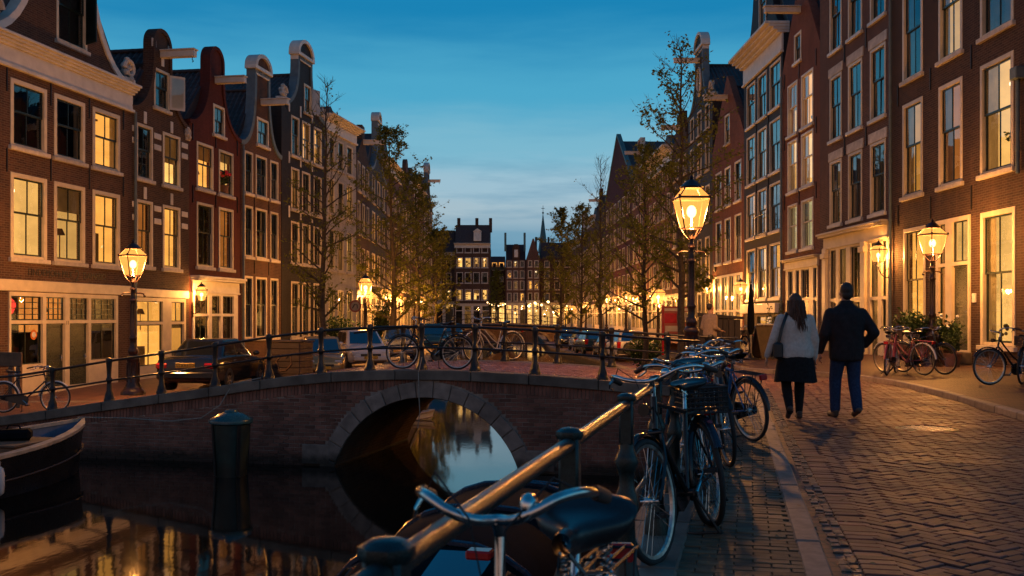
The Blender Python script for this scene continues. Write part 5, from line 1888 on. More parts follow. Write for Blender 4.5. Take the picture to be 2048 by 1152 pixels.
# wall lanterns on scroll brackets
BRK = MB().tube([(0, .0, -.34), (0, -.10, -.36), (0, -.24, -.28), (0, -.34, -.10), (0, -.36, 0)], .018, 6)
BRK.tube([(0, 0, -.05), (0, -.14, -.12), (0, -.25, -.27)], .012, 5)
BRK.cbox(-.05, .05, -.02, .005, -.5, .1, .01)
BRK_ME = BRK.mesh('bracket', 'iron_lamp', 50)
def wall_lantern(label, px, H, z, power, s=.62, x=None):
    xx = H.S(px) if x is None else x
    p = H.world(xx, -.03, z)
    t = thing('wall_lantern', label, 'wall lantern', p, H.t.rotation_euler[2], 'lit lanterns on house fronts')
    link('bracket', BRK_ME, t)
    fr = add_lantern(t, 0, .5, s, power)
    fr.location = (0, -.36, 0)
    return t

# ------------------------------------------------------------------ trees
def tree(label, x, y, z, h, spread, seed, leaves, lean=0.0, leaf='leaf_olive', r0=.14, bare_top=.0, start=.22, leafsize=.055, group=None, up=.5):
    rr = random.Random(seed)
    t = thing('street_tree', label, 'tree', (x, y, z), 0, group)
    tr = MB(); br = MB(); lf = MB()
    n = 14
    trunk = []
    ox = oy = 0.0
    for i in range(n + 1):
        f = i / n
        ox += rr.uniform(-.05, .05) * h / 10; oy += rr.uniform(-.05, .05) * h / 10
        trunk.append(Vector((ox + lean * f * h, oy, f * h)))
    tr.tube(trunk, [r0 * (1.25 if i == 0 else 1) * (1 - .93 * (i / n) ** .9) + .006 for i in range(n + 1)], 8)
    twigs = []
    def at(f):
        k = min(int(f * n), n - 1); q = f * n - k
        return trunk[k].lerp(trunk[k + 1], q)
    nb = int(26 + h * 2.2)
    for b in range(nb):
        f = start + (1 - start) * ((b + rr.random()) / nb) ** .95
        p = at(min(f, .985))
        az = b * 2.4 + rr.uniform(-.5, .5)
        ff = (f - start) / (1 - start)
        L = spread * (math.sin(min(1, ff * 1.5 + .28) * PI / 2) * (1 - ff) ** .62 + .10) * rr.uniform(.65, 1.15)
        elev = up + .5 * ff + rr.uniform(-.2, .2)
        pts = [p]
        d = Vector((math.cos(az) * math.cos(elev), math.sin(az) * math.cos(elev), math.sin(elev)))
        m = 6
        for k in range(m):
            d = (d + Vector((rr.uniform(-.2, .2), rr.uniform(-.2, .2), rr.uniform(-.08, .16)))).normalized()
            pts.append(pts[-1] + d * L / m)
        rb = max(.008, r0 * .34 * (1 - ff) * rr.uniform(.7, 1.1) + .008)
        br.tube(pts, [rb * (1 - .85 * k / m) + .003 for k in range(m + 1)], 5)
        for k in range(2, m + 1):
            for q in range(rr.randint(1, 3)):
                tw = [pts[k]]
                dd = (d + Vector((rr.uniform(-1, 1), rr.uniform(-1, 1), rr.uniform(-.5, .8)))).normalized()
                LL = L * rr.uniform(.16, .42) + .12
                for w in range(3):
                    dd = (dd + Vector((rr.uniform(-.3, .3), rr.uniform(-.3, .3), rr.uniform(-.2, .25)))).normalized()
                    tw.append(tw[-1] + dd * LL / 3)
                br.tube(tw, [.006, .005, .004, .002], 3, False)
                twigs.append((tw, ff))
    put(tr, 'trunk', 'bark', t, 60)
    put(br, 'branchwork', 'bark', t, 60)
    tot = 0
    while tot < leaves:
        tw, ff = rr.choice(twigs)
        if rr.random() < bare_top * ff:
            tot += 1
            continue
        k = rr.randrange(3)
        c = tw[k].lerp(tw[k + 1], rr.random())
        for q in range(rr.randint(2, 5)):
            p = c + Vector((rr.gauss(0, .07), rr.gauss(0, .07), rr.gauss(0, .06)))
            a = Vector((rr.uniform(-1, 1), rr.uniform(-1, 1), rr.uniform(-.7, .7))).normalized()
            b = a.orthogonal().normalized()
            b = (b * math.cos(1.0) + a.cross(b) * math.sin(rr.uniform(0, 6))).normalized()
            s = leafsize * rr.uniform(.6, 1.35)
            lf.add([p - a * s, p + b * s * .55, p + a * s, p - b * s * .55], [(0, 1, 2, 3)])
            tot += 1
    put(lf, 'crown', leaf, t)
    return t
TG = 'street trees along both quays'
def tree_px(label, px, d, z, top, spread, seed, leaves, **k):
    if px > 1060 and d > 28:
        z = zright(ray(px) * d, d)
    h = zpx(top, d) - z
    return tree(label, ray(px) * d, d, z, h, spread, seed, leaves, group=TG, **k)
tree_px('tall thin nearly bare tree before the white house on the left quay', 648, 36, -.6, 165, 2.1, 3, 3600, bare_top=1.15, start=.17, r0=.12, leafsize=.05, lean=.004, up=.42)
tree_px('big leafy tree with broad olive crown behind the white car on the left quay', 790, 50, -.62, 262, 3.1, 8, 10500, start=.14, r0=.17, leafsize=.062, up=.36, bare_top=.45)
tree_px('second leafy tree on the left quay, lower and just behind the big olive one', 838, 63, -.62, 350, 3.0, 12, 8500, start=.16, r0=.16, leafsize=.07, up=.3)
tree_px('dark leafy tree farthest along the left quay before the end block', 868, 82, -.6, 470, 3.2, 15, 7500, start=.2, r0=.15, leafsize=.085, up=.3)
tree_px('half bare tree rising behind the large right street lamp', 1366, 31, -.1, 100, 2.35, 21, 7500, bare_top=.95, start=.2, r0=.13, leafsize=.055, lean=-.010, up=.35)
tree_px('olive leafed tree with slim trunk beside the right hand middle lamp', 1290, 46, -.2, 300, 2.9, 25, 7000, start=.2, r0=.14, leafsize=.06, bare_top=.4)
tree_px('bare twiggy tree standing tall among right quay trees', 1200, 64, -.3, 318, 2.5, 29, 3200, start=.2, r0=.13, leafsize=.07, bare_top=1.25)
tree_px('leafy tree behind the far row of parked cars on the right quay', 1160, 78, -.3, 420, 3.3, 33, 6500, start=.18, r0=.14, leafsize=.08)
tree_px('roundish leafy tree nearest the far bridge on the right quay', 1120, 94, -.3, 425, 3.7, 37, 8500, start=.17, r0=.15, leafsize=.085)
tree_px('small dark tree in front of the end houses beyond the far bridge', 992, 146, -.3, 545, 2.0, 41, 2000, start=.3, r0=.13, leafsize=.14)
# ------------------------------------------------------------------ bicycles
WR = .345
def wheel_parts(parent, name, loc, colour='rubber', spokes=28, hub=.02, fancy=True, rz=0.0, rim='steel_dull', r=WR):
    ty = MB().tube([(r * math.cos(2 * PI * i / 36) * (1 - .02 / r), 0, r * math.sin(2 * PI * i / 36) * (1 - .02 / r)) for i in range(36)], .0195, 8, closed=True)
    w = put(ty, name, colour, parent, 60, loc, (0, 0, rz))
    rm = MB()
    rr = r - .045
    n = 36
    vs, fs = [], []
    for i in range(n):
        a = 2 * PI * i / n
        for q, y in ((rr + .012, -.014), (rr - .004, -.010), (rr - .006, .010), (rr + .012, .014)):
            vs.append((q * math.cos(a), y, q * math.sin(a)))
    for i in range(n):
        j = (i + 1) % n
        for k in range(3):
            fs.append((i * 4 + k, j * 4 + k, j * 4 + k + 1, i * 4 + k + 1))
    put(rm.add(vs, fs), 'rim', rim, w, 50)
    sp = MB()
    for i in range(spokes):
        a = 2 * PI * i / spokes
        a2 = a + (1 if i % 2 else -1) * 1.0
        y = .022 if (i // 2) % 2 else -.022
        sp.tube([(.02 * math.cos(a2), y, .02 * math.sin(a2)), ((rr) * math.cos(a), 0, (rr) * math.sin(a))], .0016, 3, False)
    put(sp, 'spoke_set', 'chrome', w)
    hb = MB().tube([(0, -.055, 0), (0, -.03, 0), (0, -.028, 0), (0, .028, 0), (0, .03, 0), (0, .055, 0)], [.008, .008, .024, .024, .008, .008], 10)
    put(hb, 'hub', 'chrome', w, 40)
    return w
def arc_pts(c, r, a0, a1, n):
    return [(c[0] + r * math.cos(a0 + (a1 - a0) * i / n), 0, c[2] + r * math.sin(a0 + (a1 - a0) * i / n)) for i in range(n + 1)]
def fender(c, r, a0, a1, w, mat, parent, name='mudguard'):
    n = 18
    mb = MB()
    vs, fs = [], []
    for i in range(n + 1):
        a = a0 + (a1 - a0) * i / n
        for (q, y) in ((r - .012, -w), (r + .006, -w * .6), (r + .010, 0), (r + .006, w * .6), (r - .012, w)):
            vs.append((c[0] + q * math.cos(a), y, c[2] + q * math.sin(a)))
    for i in range(n):
        for k in range(4):
            fs.append((i * 5 + k, i * 5 + k + 1, i * 5 + k + 6, i * 5 + k + 5))
    return put(mb.add(vs, fs), name, mat, parent, 60)
def bicycle(label, loc, heading, lean=0.0, frame='enamel_black', style='lady', guard='enamel_black', basket=None, steer=0.0, stand='single', grip='grip_brown', group='parked bicycles', carrier=True, sadd='leather_black', guards=True, skirt=None, bar='chrome', stem='chrome', lamp=True, decal=False, bar_dz=-.07, sad_dz=-.03, sad_s=1.0, size=1.0, bar_w=1.0):
    t = thing('bicycle', label, 'bicycle', loc, heading, group, lean)
    t.scale = (size,) * 3
    RA, FA = (-.55, 0, WR), (.60, 0, WR)
    BB = (-.09, 0, .285)
    HT, HB = (.335, 0, .90), (.385, 0, .72)
    ST = (-.265, 0, .78)
    m = MB()
    r = .0155
    if style == 'lady':
        m.tube([HB, (.22, 0, .58), (.08, 0, .40), (-.02, 0, .31), BB], r * 1.15, 8)
        m.tube([(.345, 0, .86), (.20, 0, .70), (.02, 0, .52), (-.10, 0, .44), (-.155, 0, .42)], r, 8)
    else:
        m.tube([HB, BB], r * 1.1, 8)
        m.tube([(.345, 0, .865), (-.255, 0, .765)], r, 8)
    m.tube([BB, ST], r, 8)
    m.tube([HT, HB], .02, 8)
    for sy in (-1, 1):
        m.tube([(BB[0], .03 * sy, BB[2]), (RA[0], .06 * sy, RA[2])], .010, 6)
        m.tube([(ST[0], .015 * sy, ST[2] - .04), (RA[0], .06 * sy, RA[2])], .008, 6)
    m.tube([(BB[0], -.04, BB[2]), (BB[0], .04, BB[2])], .024, 8)
    fr = put(m, 'frame', frame, t, 50)
    # seat post and saddle
    sp = put(MB().tube([ST, (-.31, 0, .93 + sad_dz)], .0125, 8), 'seat_post', 'chrome', t, 50)
    sd = MB()
    def sad(a, b):
        f = a
        x = -.47 + .29 * f
        w = .105 * (1 - smooth01((f - .18) / .55)) + .022
        if f < .1:
            w *= .55 + 4.5 * f
        tt = (b - .5) * 2 * PI
        zz = .955 + .02 * (1 - f) + (.008 if f > .8 else 0) + .02 * math.exp(-((f - .08) / .12) ** 2)
        top = math.cos(tt)
        return (x, w * math.sin(tt), zz + (.016 * top if top > 0 else .05 * top * (.4 + .6 * (1 - f))) - .01)
    sd.grid(sad, 14, 16)
    sdo = put(sd, 'saddle', sadd, t, 80, (.33 * (sad_s - 1), 0, sad_dz - .955 * (sad_s - 1)))
    sdo.scale = (sad_s, sad_s, sad_s if sad_s == 1.0 else sad_s * 1.5)
    if sad_s != 1.0:
        sdo.location.z = sad_dz - .955 * (sad_s * 1.5 - 1)
    k = MB()
    for sy in (-1, 1):
        for xx in (-.41, -.37):
            pts = [(xx + .010 * math.cos(i * 1.2), .05 * sy + .010 * math.sin(i * 1.2), .875 + i * .0022) for i in range(26)]
            k.tube(pts, .003, 4, False)
        k.tube([(-.42, .05 * sy, .875), (-.25, .03 * sy, .90), (-.2, .01 * sy, .935)], .004, 5)
    put(k, 'saddle_spring', 'chrome', sdo)
    # rear wheel, mudguard, chain case, cranks
    wheel_parts(t, 'rear_wheel', RA)
    if guards:
        fender(RA, WR + .022, -.35, PI * .98, .026, guard, t)
        st = MB()
        for sy in (-1, 1):
            st.tube([(RA[0], .058 * sy, RA[2]), (RA[0] - .33, .03 * sy, RA[2] + .17)], .0025, 4)
        put(st, 'mudguard_stay', 'chrome', t)
    cc = []
    for i in range(9):
        a = -PI / 2 + PI * i / 8
        cc.append((BB[0] + .115 * math.cos(a), BB[2] + .115 * math.sin(a)))
    for i in range(9):
        a = PI / 2 + PI * i / 8
        cc.append((RA[0] + .055 * math.cos(a), RA[2] + .055 * math.sin(a)))
    put(MB().prism(cc, -.062, -.036), 'chain_case', frame if style == 'lady' and frame in ('enamel_black', 'enamel_navy') else 'enamel_black', t)
    cr = MB()
    cr.tube([(BB[0], -.075, BB[2]), (BB[0] + .13, -.085, BB[2] - .11)], .009, 6)
    cr.tube([(BB[0], .06, BB[2]), (BB[0] - .13, .085, BB[2] + .11)], .009, 6)
    cro = put(cr, 'crank', 'chrome', t)
    for (x, y, z) in ((BB[0] + .13, -.135, BB[2] - .11), (BB[0] - .13, .135, BB[2] + .11)):
        pd = MB().cbox(x - .045, x + .045, y - .045, y - .032, z - .014, z + .014, .004)
        pd.cbox(x - .045, x + .045, y + .032, y + .045, z - .014, z + .014, .004)
        pd.cbox(x - .05, x - .028, y - .032, y + .032, z - .012, z + .012, .004)
        pd.cbox(x + .028, x + .05, y - .032, y + .032, z - .012, z + .012, .004)
        pd.tube([(x, y - .05, z), (x, y + .05, z)], .007, 6)
        po = put(pd, 'pedal', 'rubber', cro)
        put(MB().box(x - .0525, x - .0502, y - .02, y + .02, z - .007, z + .007), 'pedal_reflector', 'amber_reflector', t)
    # carrier
    if carrier:
        c = MB()
        for y in (-.06, -.02, .02, .06):
            c.tube([(-.40, y, .765), (-.83, y, .745)], .0055, 5)
        for x in (-.42, -.6, -.82):
            c.tube([(x, -.06, .765 - (-.4 - x) * .047), (x, .06, .765 - (-.4 - x) * .047)], .005, 5)
        for sy in (-1, 1):
            c.tube([(RA[0], .065 * sy, RA[2]), (-.62, .065 * sy, .755)], .0055, 5)
            c.tube([(RA[0], .065 * sy, RA[2]), (-.77, .065 * sy, .75)], .0055, 5)
            c.tube([(-.40, .06 * sy, .765), (ST[0], .012 * sy, .75)], .005, 5)
        ca = put(c, 'carrier', 'iron_black' if frame != 'enamel_pink' else 'enamel_pink', t)
        rl = put(MB().cbox(-.875, -.84, -.042, .042, .69, .75, .008), 'rear_lamp', 'red_reflector', t)
    else:
        rl = put(MB().cbox(RA[0] - .40, RA[0] - .375, -.025, .025, WR + .12, WR + .19, .008), 'rear_lamp', 'red_reflector', t)
    # steering group
    axis = Vector((HT[0] - HB[0], 0, HT[2] - HB[2])).normalized()
    Ms = Matrix.Translation(Vector(HB)) @ Matrix.Rotation(steer, 4, axis) @ Matrix.Translation(-Vector(HB))
    f = MB()
    for sy in (-1, 1):
        f.tube([(.39, .035 * sy, .69), (.43, .055 * sy, .55), (.52, .058 * sy, .42), FA[:1] + (.058 * sy, FA[2])], [.013, .012, .010, .008], 6, M=Ms)
    f.tube([(.388, -.04, .70), (.388, .04, .70)], .018, 8, M=Ms)
    fo = put(f, 'fork', frame, t, 50)
    p = Ms @ Vector(FA)
    wheel_parts(t, 'front_wheel', tuple(p), rz=steer)
    if guards:
        g = fender(FA, WR + .022, PI * .18, PI * .98, .026, guard, t)
        g.matrix_local = Ms
        if decal:
            d = put(MB().lathe([(.018, 0), (.018, .003), (.001, .003)], 12), 'sticker', 'enamel_pink', g, None, (FA[0] + (WR + .03) * math.cos(1.15), 0, FA[2] + (WR + .03) * math.sin(1.15)), (0, PI / 2 - 1.15, 0))
    put(MB().tube([HT, (.315, 0, 1.03 + bar_dz)], .012, 8, M=Ms).tube([(.315, 0, 1.03 + bar_dz), (.345, 0, 1.065 + bar_dz)], .013, 8, M=Ms), 'stem', stem, t, 50)
    hbpts = []
    half = [(.345, 0, 1.065), (.375, .06, 1.07), (.395, .13, 1.09), (.375, .20, 1.115), (.30, .265, 1.115), (.20, .295, 1.095)]
    Mw = Matrix.Diagonal((1, bar_w, 1, 1))
    half = [(x, y, z + bar_dz) for x, y, z in half]
    Mb = Ms @ Matrix.Translation((0, 0, bar_dz)) @ Matrix.Diagonal((1, bar_w, 1, 1))
    hbpts = [(x, -y, z) for x, y, z in half[::-1]] + half[1:]
    # smooth the bar
    sm = []
    P = [Vector(q) for q in hbpts]
    for i in range(len(P) - 1):
        p0, p1, p2, p3 = P[max(i - 1, 0)], P[i], P[i + 1], P[min(i + 2, len(P) - 1)]
        for q in range(4):
            u = q / 4
            sm.append(.5 * ((2 * p1) + (-p0 + p2) * u + (2 * p0 - 5 * p1 + 4 * p2 - p3) * u * u + (-p0 + 3 * p1 - 3 * p2 + p3) * u ** 3))
    sm.append(P[-1])
    hb = put(MB().tube([Mw @ q for q in sm], .0115, 10, M=Ms), 'handlebar', bar, t, 60)
    for sy in (-1, 1):
        put(MB().tube([(.235, .287 * sy, 1.103), (.21, .293 * sy, 1.097), (.12, .305 * sy, 1.075), (.095, .308 * sy, 1.07)], [.0165, .018, .017, .0155], 10, M=Mb), 'grip', grip, hb, 60)
    lv = MB().tube([(.25, -.275, 1.10), (.29, -.285, 1.075), (.25, -.31, 1.05), (.17, -.325, 1.035)], [.008, .007, .006, .005], 6, M=Mb)
    put(lv, 'brake_lever', 'chrome', hb, 50)
    put(MB().tube([(.25, -.27, 1.10), (.33, -.2, 1.16), (.42, -.06, 1.08), (.41, -.02, .92), (.39, 0, .80)], .003, 4, M=Mb).tube([(.25, .27, 1.10), (.34, .18, 1.15), (.42, .05, 1.06), (.38, .02, .9), (.30, .02, .72)], .003, 4, M=Mb), 'brake_cable', 'rubber', hb)
    put(MB().lathe([(.001, .0), (.028, .0), (.03, .012), (.02, .026), (.001, .03)], 10, M=Mb @ Matrix.Translation((.372, .11, 1.095))), 'bell', 'chrome', hb, 50)
    if lamp:
        hl = MB().tube([(.44, 0, .84), (.47, 0, .84), (.505, 0, .84)], [.02, .034, .036], 12, M=Ms)
        hl.tube([(.37, 0, .84), (.44, 0, .84)], .008, 6, M=Ms)
        put(hl, 'head_lamp', 'enamel_black', t, 50)
    if basket == 'front':
        b = MB()
        x0, x1, y0, y1, z0, z1 = .46, .70, -.14, .14, .74, .90
        for q in range(6):
            z = z0 + (z1 - z0) * q / 5
            b.tube([(x0, y0, z), (x1, y0, z), (x1, y1, z), (x0, y1, z)], .006 if q < 5 else .011, 5, closed=True, M=Ms)
        for q in range(10):
            for (xa, ya) in ((x0 + (x1 - x0) * q / 9, y0), (x0 + (x1 - x0) * q / 9, y1), (x0, y0 + (y1 - y0) * q / 9), (x1, y0 + (y1 - y0) * q / 9)):
                b.tube([(xa, ya, z0), (xa, ya, z1)], .004, 4, M=Ms)
        b.box(x0, x1, y0, y1, z0 - .006, z0, M=Ms)
        for y in (-.1, .1):
            b.tube([(x0 + .1, y, z0), (.53, y * .5, .5)], .006, 5, M=Ms)
        put(b, 'front_basket', 'wicker_black', t)
    if basket == 'rear':
        b = MB()
        b.mi = 0
        for q in range(5):
            z = .78 + .05 * q
            b.tube([(-.42, -.15, z), (-.80, -.15, z), (-.80, .15, z), (-.42, .15, z)], .006, 5, closed=True)
        for q in range(9):
            for (xa, ya) in ((-.42 - .38 * q / 8, -.15), (-.42 - .38 * q / 8, .15), (-.42, -.15 + .3 * q / 8), (-.80, -.15 + .3 * q / 8)):
                b.tube([(xa, ya, .77), (xa, ya, .99)], .004, 4)
        put(b, 'rear_crate', 'wicker_black', t)
    if stand == 'double':
        s = MB()
        s.tube([(-.10, -.05, .25), (-.16, -.15, .02), (-.22, -.15, .012), (-.22, .15, .012), (-.16, .15, .02), (-.10, .05, .25)], .0085, 6)
        put(s, 'kickstand', 'iron_black', t, 50)
    else:
        put(MB().tube([(-.16, .04, .27), (-.22, .16, .02), (-.25, .165, .012)], .008, 6), 'kickstand', 'iron_black', t, 50)
    if skirt:
        n = 12
        mb = MB()
        for sy in (-1, 1):
            pts = [(RA[0], .048 * sy, RA[2] - .02)] + [(RA[0] + (WR + .01) * math.cos(a), .036 * sy, RA[2] + (WR + .01) * math.sin(a)) for a in [-.1 + (PI * .62) * i / n for i in range(n + 1)]]
            mb.add(pts, [(0, i, i + 1) for i in range(1, n + 1)])
        put(mb, 'coat_guard', skirt, t)
    return t
def head_to(a, b):
    return math.atan2(b[1] - a[1], b[0] - a[0])
def place_bike(label, rear, front, z=0.0, lean=0.0, zf=None, **k):
    """stand a bicycle on the points where its wheels touch the ground"""
    h = head_to(rear, front)
    dx, dy = math.cos(h), math.sin(h)
    mx, my = (rear[0] + front[0]) / 2 - dx * .025, (rear[1] + front[1]) / 2 - dy * .025
    return bicycle(label, (mx, my, z), h, lean, **k)
RAILH = math.atan2(1, .24)
def rail_pt(y, off):
    """a point beside the near railing, off metres to its street side"""
    return (near_rail(y) + off * .97, y - off * .23)
# on the near quay; they face the camera
fy = 1.72
place_bike('nearest blurred bicycle with chrome swept handlebar and big black sprung saddle', (.274, 2.66), (-.054, 1.63), 0, .06, bar_dz=-.01, sad_dz=-.055, sad_s=1.15, size=.92, bar_w=.66, style='lady', guard='white_plastic', steer=.12, stand='double', frame='enamel_black', bar='chrome')
place_bike('black upright bicycle whose pale rimmed front wheel faces the camera by the railing', rail_pt(6.6, .33), rail_pt(5.46, .08), 0, .13, style='man', steer=-.10, stand='double', frame='enamel_black')
place_bike('dark blue bicycle with black front basket and leaning front wheel, third from the camera', rail_pt(7.65, .24), rail_pt(6.5, .30), 0, .13, style='man', guard='enamel_navy', basket='front', sad_dz=.06, steer=.30, stand='double', frame='enamel_navy', decal=True)
place_bike('bicycle with black rear carrier and big red reflector sticking out onto the clinker path', (2.62, 10.9), (2.22, 11.98), 0, -.10, style='man', guard='enamel_black', steer=.25, stand='double', frame='enamel_blue', guards=True)
place_bike('chrome handled bicycle leaning on the railing behind the blue framed one', rail_pt(13.0, .35), rail_pt(11.9, .3), 0, .12, style='lady', frame='enamel_black')
place_bike('black bicycle with chrome bars wedged between the basket bicycle and the railing', rail_pt(9.05, .22), rail_pt(7.95, .12), 0, .12, style='lady', frame='enamel_black', steer=-.2)
place_bike('rear grey bicycle leaning on the rail just ahead of the blue framed one', rail_pt(10.2, .30), rail_pt(9.1, .36), 0, .12, style='man', frame='enamel_grey', steer=.2)
# on the bridge
z = prof(.2)
def bridge_bike(label, ua, na, ub, nb, lean, **k):
    a, b = WB(ua, na), WB(ub, nb)
    zz = (prof(ua) + prof(ub)) / 2
    return place_bike(label, a, b, zz, lean, **k)
def bu(px, n):
    x, y = hit(px, WB(-16, n)[:2], WB(8, n)[:2])
    return to_bridge(x, y)[0]
bridge_bike('black step-through bicycle leaning against the front bridge railing', bu(922, .42), .42, bu(797, .40), .40, .07, style='lady', stand='single', frame='enamel_black', steer=.12)
bridge_bike('pale grey bicycle standing behind the black one by the back bridge railing', bu(1008, 4.3), 4.6, bu(963, 4.3), 4.0, .04, style='lady', frame='enamel_grey', guard='white_plastic', steer=.25)
# far left on the quay
bridge_bike('black bicycle with white rear mudguard behind the railing at the left picture edge', bu(20, .55), .55, bu(97, .75), .75, -.03, style='man', guard='white_plastic', frame='enamel_black', carrier=False)
# right pavement
place_bike('pink and red bicycle with pale chain guard parked at the kerb', (8.22, 21.9), (8.72, 22.75), .085, .06, style='lady', frame='enamel_pink', guard='enamel_pink', skirt='white_plastic', group='bicycles on the right pavement')
place_bike('second pink bicycle with white rear mudguard beside the first', (8.98, 21.85), (8.55, 22.85), .085, -.05, style='lady', frame='enamel_pink', guard='white_plastic', group='bicycles on the right pavement')
place_bike('dark bicycle before the plants under the right hand lamp, front wheel to the street', (9.05, 23.1), (9.55, 22.1), .085, .05, style='man', frame='enamel_black', group='bicycles on the right pavement')
place_bike('black bicycle with chrome handlebar at the right picture edge', (9.95, 19.1), (9.05, 18.75), .085, .05, style='lady', frame='enamel_black', steer=-.2, group='bicycles on the right pavement')
place_bike('black loaded bicycle partly cut by the right picture edge', (10.35, 19.7), (9.65, 18.9), .085, -.04, style='lady', frame='enamel_black', basket='front', group='bicycles on the right pavement')
# by the dark container across the street
place_bike('black bicycle with basket against the dark container across the street', (8.05, 36.4), (8.25, 35.3), 0, .04, style='lady', basket='front', group='bicycles beside the dark container')
place_bike('black bicycle in front of the one with basket beside the container', (8.6, 35.9), (8.3, 34.85), 0, -.05, style='lady', group='bicycles beside the dark container')
# ------------------------------------------------------------------ parked cars
CARS = {}
def car_mesh_parts(kind):
    """shapes of a car pointing along +x, wheels on z = 0"""
    if kind in CARS:
        return CARS[kind]
    if kind == 'sedan':
        L, W = 4.5, 1.76
        # station x, bottom z, half width, belt z, top (bonnet / boot lid) z
        st = [(-2.25, .42, .66, .72, .74), (-2.20, .30, .80, .84, .90), (-2.0, .24, .86, .90, .965), (-1.5, .22, .88, .92, .98), (-.8, .20, .885, .93, .95), (.3, .20, .885, .91, .93), (1.0, .20, .88, .87, .93), (1.6, .22, .865, .80, .86), (2.0, .26, .82, .72, .77), (2.2, .34, .70, .62, .66), (2.25, .42, .60, .56, .58)]
        roof = dict(base=(-1.62, 1.05, .74), top=(-.95, .30, .56), zb=.92, zt=1.40)
        ax = (-1.32, 1.34)
    elif kind == 'hatch':
        L, W = 3.9, 1.68
        st = [(-1.95, .42, .70, .80, .84), (-1.93, .30, .80, .92, .96), (-1.75, .24, .835, .95, .985), (-1.0, .20, .84, .95, .97), (.2, .20, .84, .93, .95), (.85, .20, .835, .90, .97), (1.4, .22, .82, .82, .88), (1.75, .28, .76, .72, .77), (1.92, .38, .64, .62, .66), (1.95, .45, .56, .57, .60)]
        roof = dict(base=(-1.90, 1.0, .74), top=(-1.62, .25, .58), zb=.94, zt=1.46)
        ax = (-1.2, 1.22)
    else:
        L, W = 4.1, 1.78
        st = [(-2.05, .42, .76, .92, .95), (-2.02, .30, .86, .98, 1.0), (-1.7, .24, .885, 1.0, 1.02), (-1.0, .22, .89, 1.0, 1.02), (.2, .22, .89, .99, 1.01), (1.0, .22, .885, .96, 1.03), (1.55, .24, .87, .90, .97), (1.9, .30, .80, .80, .86), (2.03, .40, .70, .70, .72), (2.06, .46, .62, .64, .66)]
        roof = dict(base=(-2.0, 1.15, .80), top=(-1.85, .5, .68), zb=1.0, zt=1.68)
        ax = (-1.25, 1.28)
    out = {'roof': roof, 'ax': ax, 'st': st, 'L': L}
    mb = MB()
    rings = []
    vs = []
    for (x, zb, w, belt, top) in st:
        hp = [(0, zb), (w * .86, zb), (w * .97, zb + .07), (w, zb + (belt - zb) * .45), (w * .985, belt - .10), (w * .955, belt - .02), (w * .88, belt + .01), (w * .5, top - .005), (0, top)]
        ring = [(x, y, z) for y, z in hp] + [(x, -y, z) for y, z in hp[-2:0:-1]]
        vs += ring
        m = len(ring)
    fs = []
    for i in range(len(st) - 1):
        for j in range(m):
            j2 = (j + 1) % m
            fs.append((i * m + j, i * m + j2, (i + 1) * m + j2, (i + 1) * m + j))
    fs.append(tuple(range(m))); fs.append(tuple((len(st) - 1) * m + j for j in range(m)))
    mb.add(vs, fs)
    me = mb.mesh('body', 'car_trim', 35)
    bm = bmesh.new(); bm.from_mesh(me)
    bmesh.ops.subdivide_edges(bm, edges=[e for e in bm.edges if abs(e.verts[0].co.x - e.verts[1].co.x) > .2], cuts=1, smooth=.6, use_grid_fill=False)
    # raise the wheel arches a little
    bm.to_mesh(me); bm.free()
    out['body'] = me
    # cabin
    (bx0, bx1, bw), (tx0, tx1, tw) = roof['base'], roof['top']
    zb, zt = roof['zb'] - .04, roof['zt']
    cb = MB()
    c8 = [(bx0, -bw, zb), (bx1, -bw, zb), (bx1, bw, zb), (bx0, bw, zb), (tx0, -tw, zt), (tx1, -tw, zt), (tx1, tw, zt), (tx0, tw, zt)]
    cb.add(c8, [(0, 1, 5, 4), (1, 2, 6, 5), (2, 3, 7, 6), (3, 0, 4, 7), (4, 5, 6, 7)])
    me = cb.mesh('cabin', 'car_trim')
    bm = bmesh.new(); bm.from_mesh(me)
    bmesh.ops.bevel(bm, geom=[e for e in bm.edges if min(v.co.z for v in e.verts) > zb + .1 or abs(e.verts[0].co.z - e.verts[1].co.z) > .1], offset=.09, segments=3, affect='EDGES', profile=.6)
    for v in bm.verts:
        if v.co.z > zt - .02:
            v.co.z += .035 * (1 - (v.co.y / tw) ** 2)
    bm.to_mesh(me); bm.free()
    me.shade_smooth(); me.set_sharp_from_angle(angle=math.radians(40))
    out['cabin'] = me
    V = [Vector(p) for p in c8]
    def pane(a, b, c, d, m0, m1, m2, m3, push):
        """quad a b c d (bottom a-b, top d-c) inset by fractions: left, right, bottom, top"""
        def P(u, v):
            return (a.lerp(b, u)).lerp(d.lerp(c, u), v)
        q = [P(m0, m2), P(1 - m1, m2), P(1 - m1, 1 - m3), P(m0, 1 - m3)]
        nn = (q[1] - q[0]).cross(q[3] - q[0]).normalized() * push
        return MB().add([p + nn for p in q], [(0, 1, 2, 3)])
    out['windscreen'] = pane(V[1], V[2], V[6], V[5], .07, .07, .10, .10, .012).mesh('windscreen', 'car_glass')
    out['rear_window'] = pane(V[3], V[0], V[4], V[7], .09, .09, .14, .12, .012).mesh('rear_window', 'car_glass')
    out['side'] = []
    for (a, b, c, d, sgn) in ((V[0], V[1], V[5], V[4], 1), (V[2], V[3], V[7], V[6], 1)):
        for (u0, u1) in ((.10, .49), (.53, .90)):
            out['side'].append(pane(a, b, c, d, u0, 1 - u1, .12, .13, .012).mesh('side_window', 'car_glass'))
    ty = MB().lathe([(.19, -.10), (.30, -.10), (.315, -.07), (.315, .07), (.30, .10), (.19, .10)], 24, M=Matrix.Rotation(PI / 2, 4, 'X'), cap=False)
    out['tyre'] = ty.mesh('tyre', 'rubber', 40)
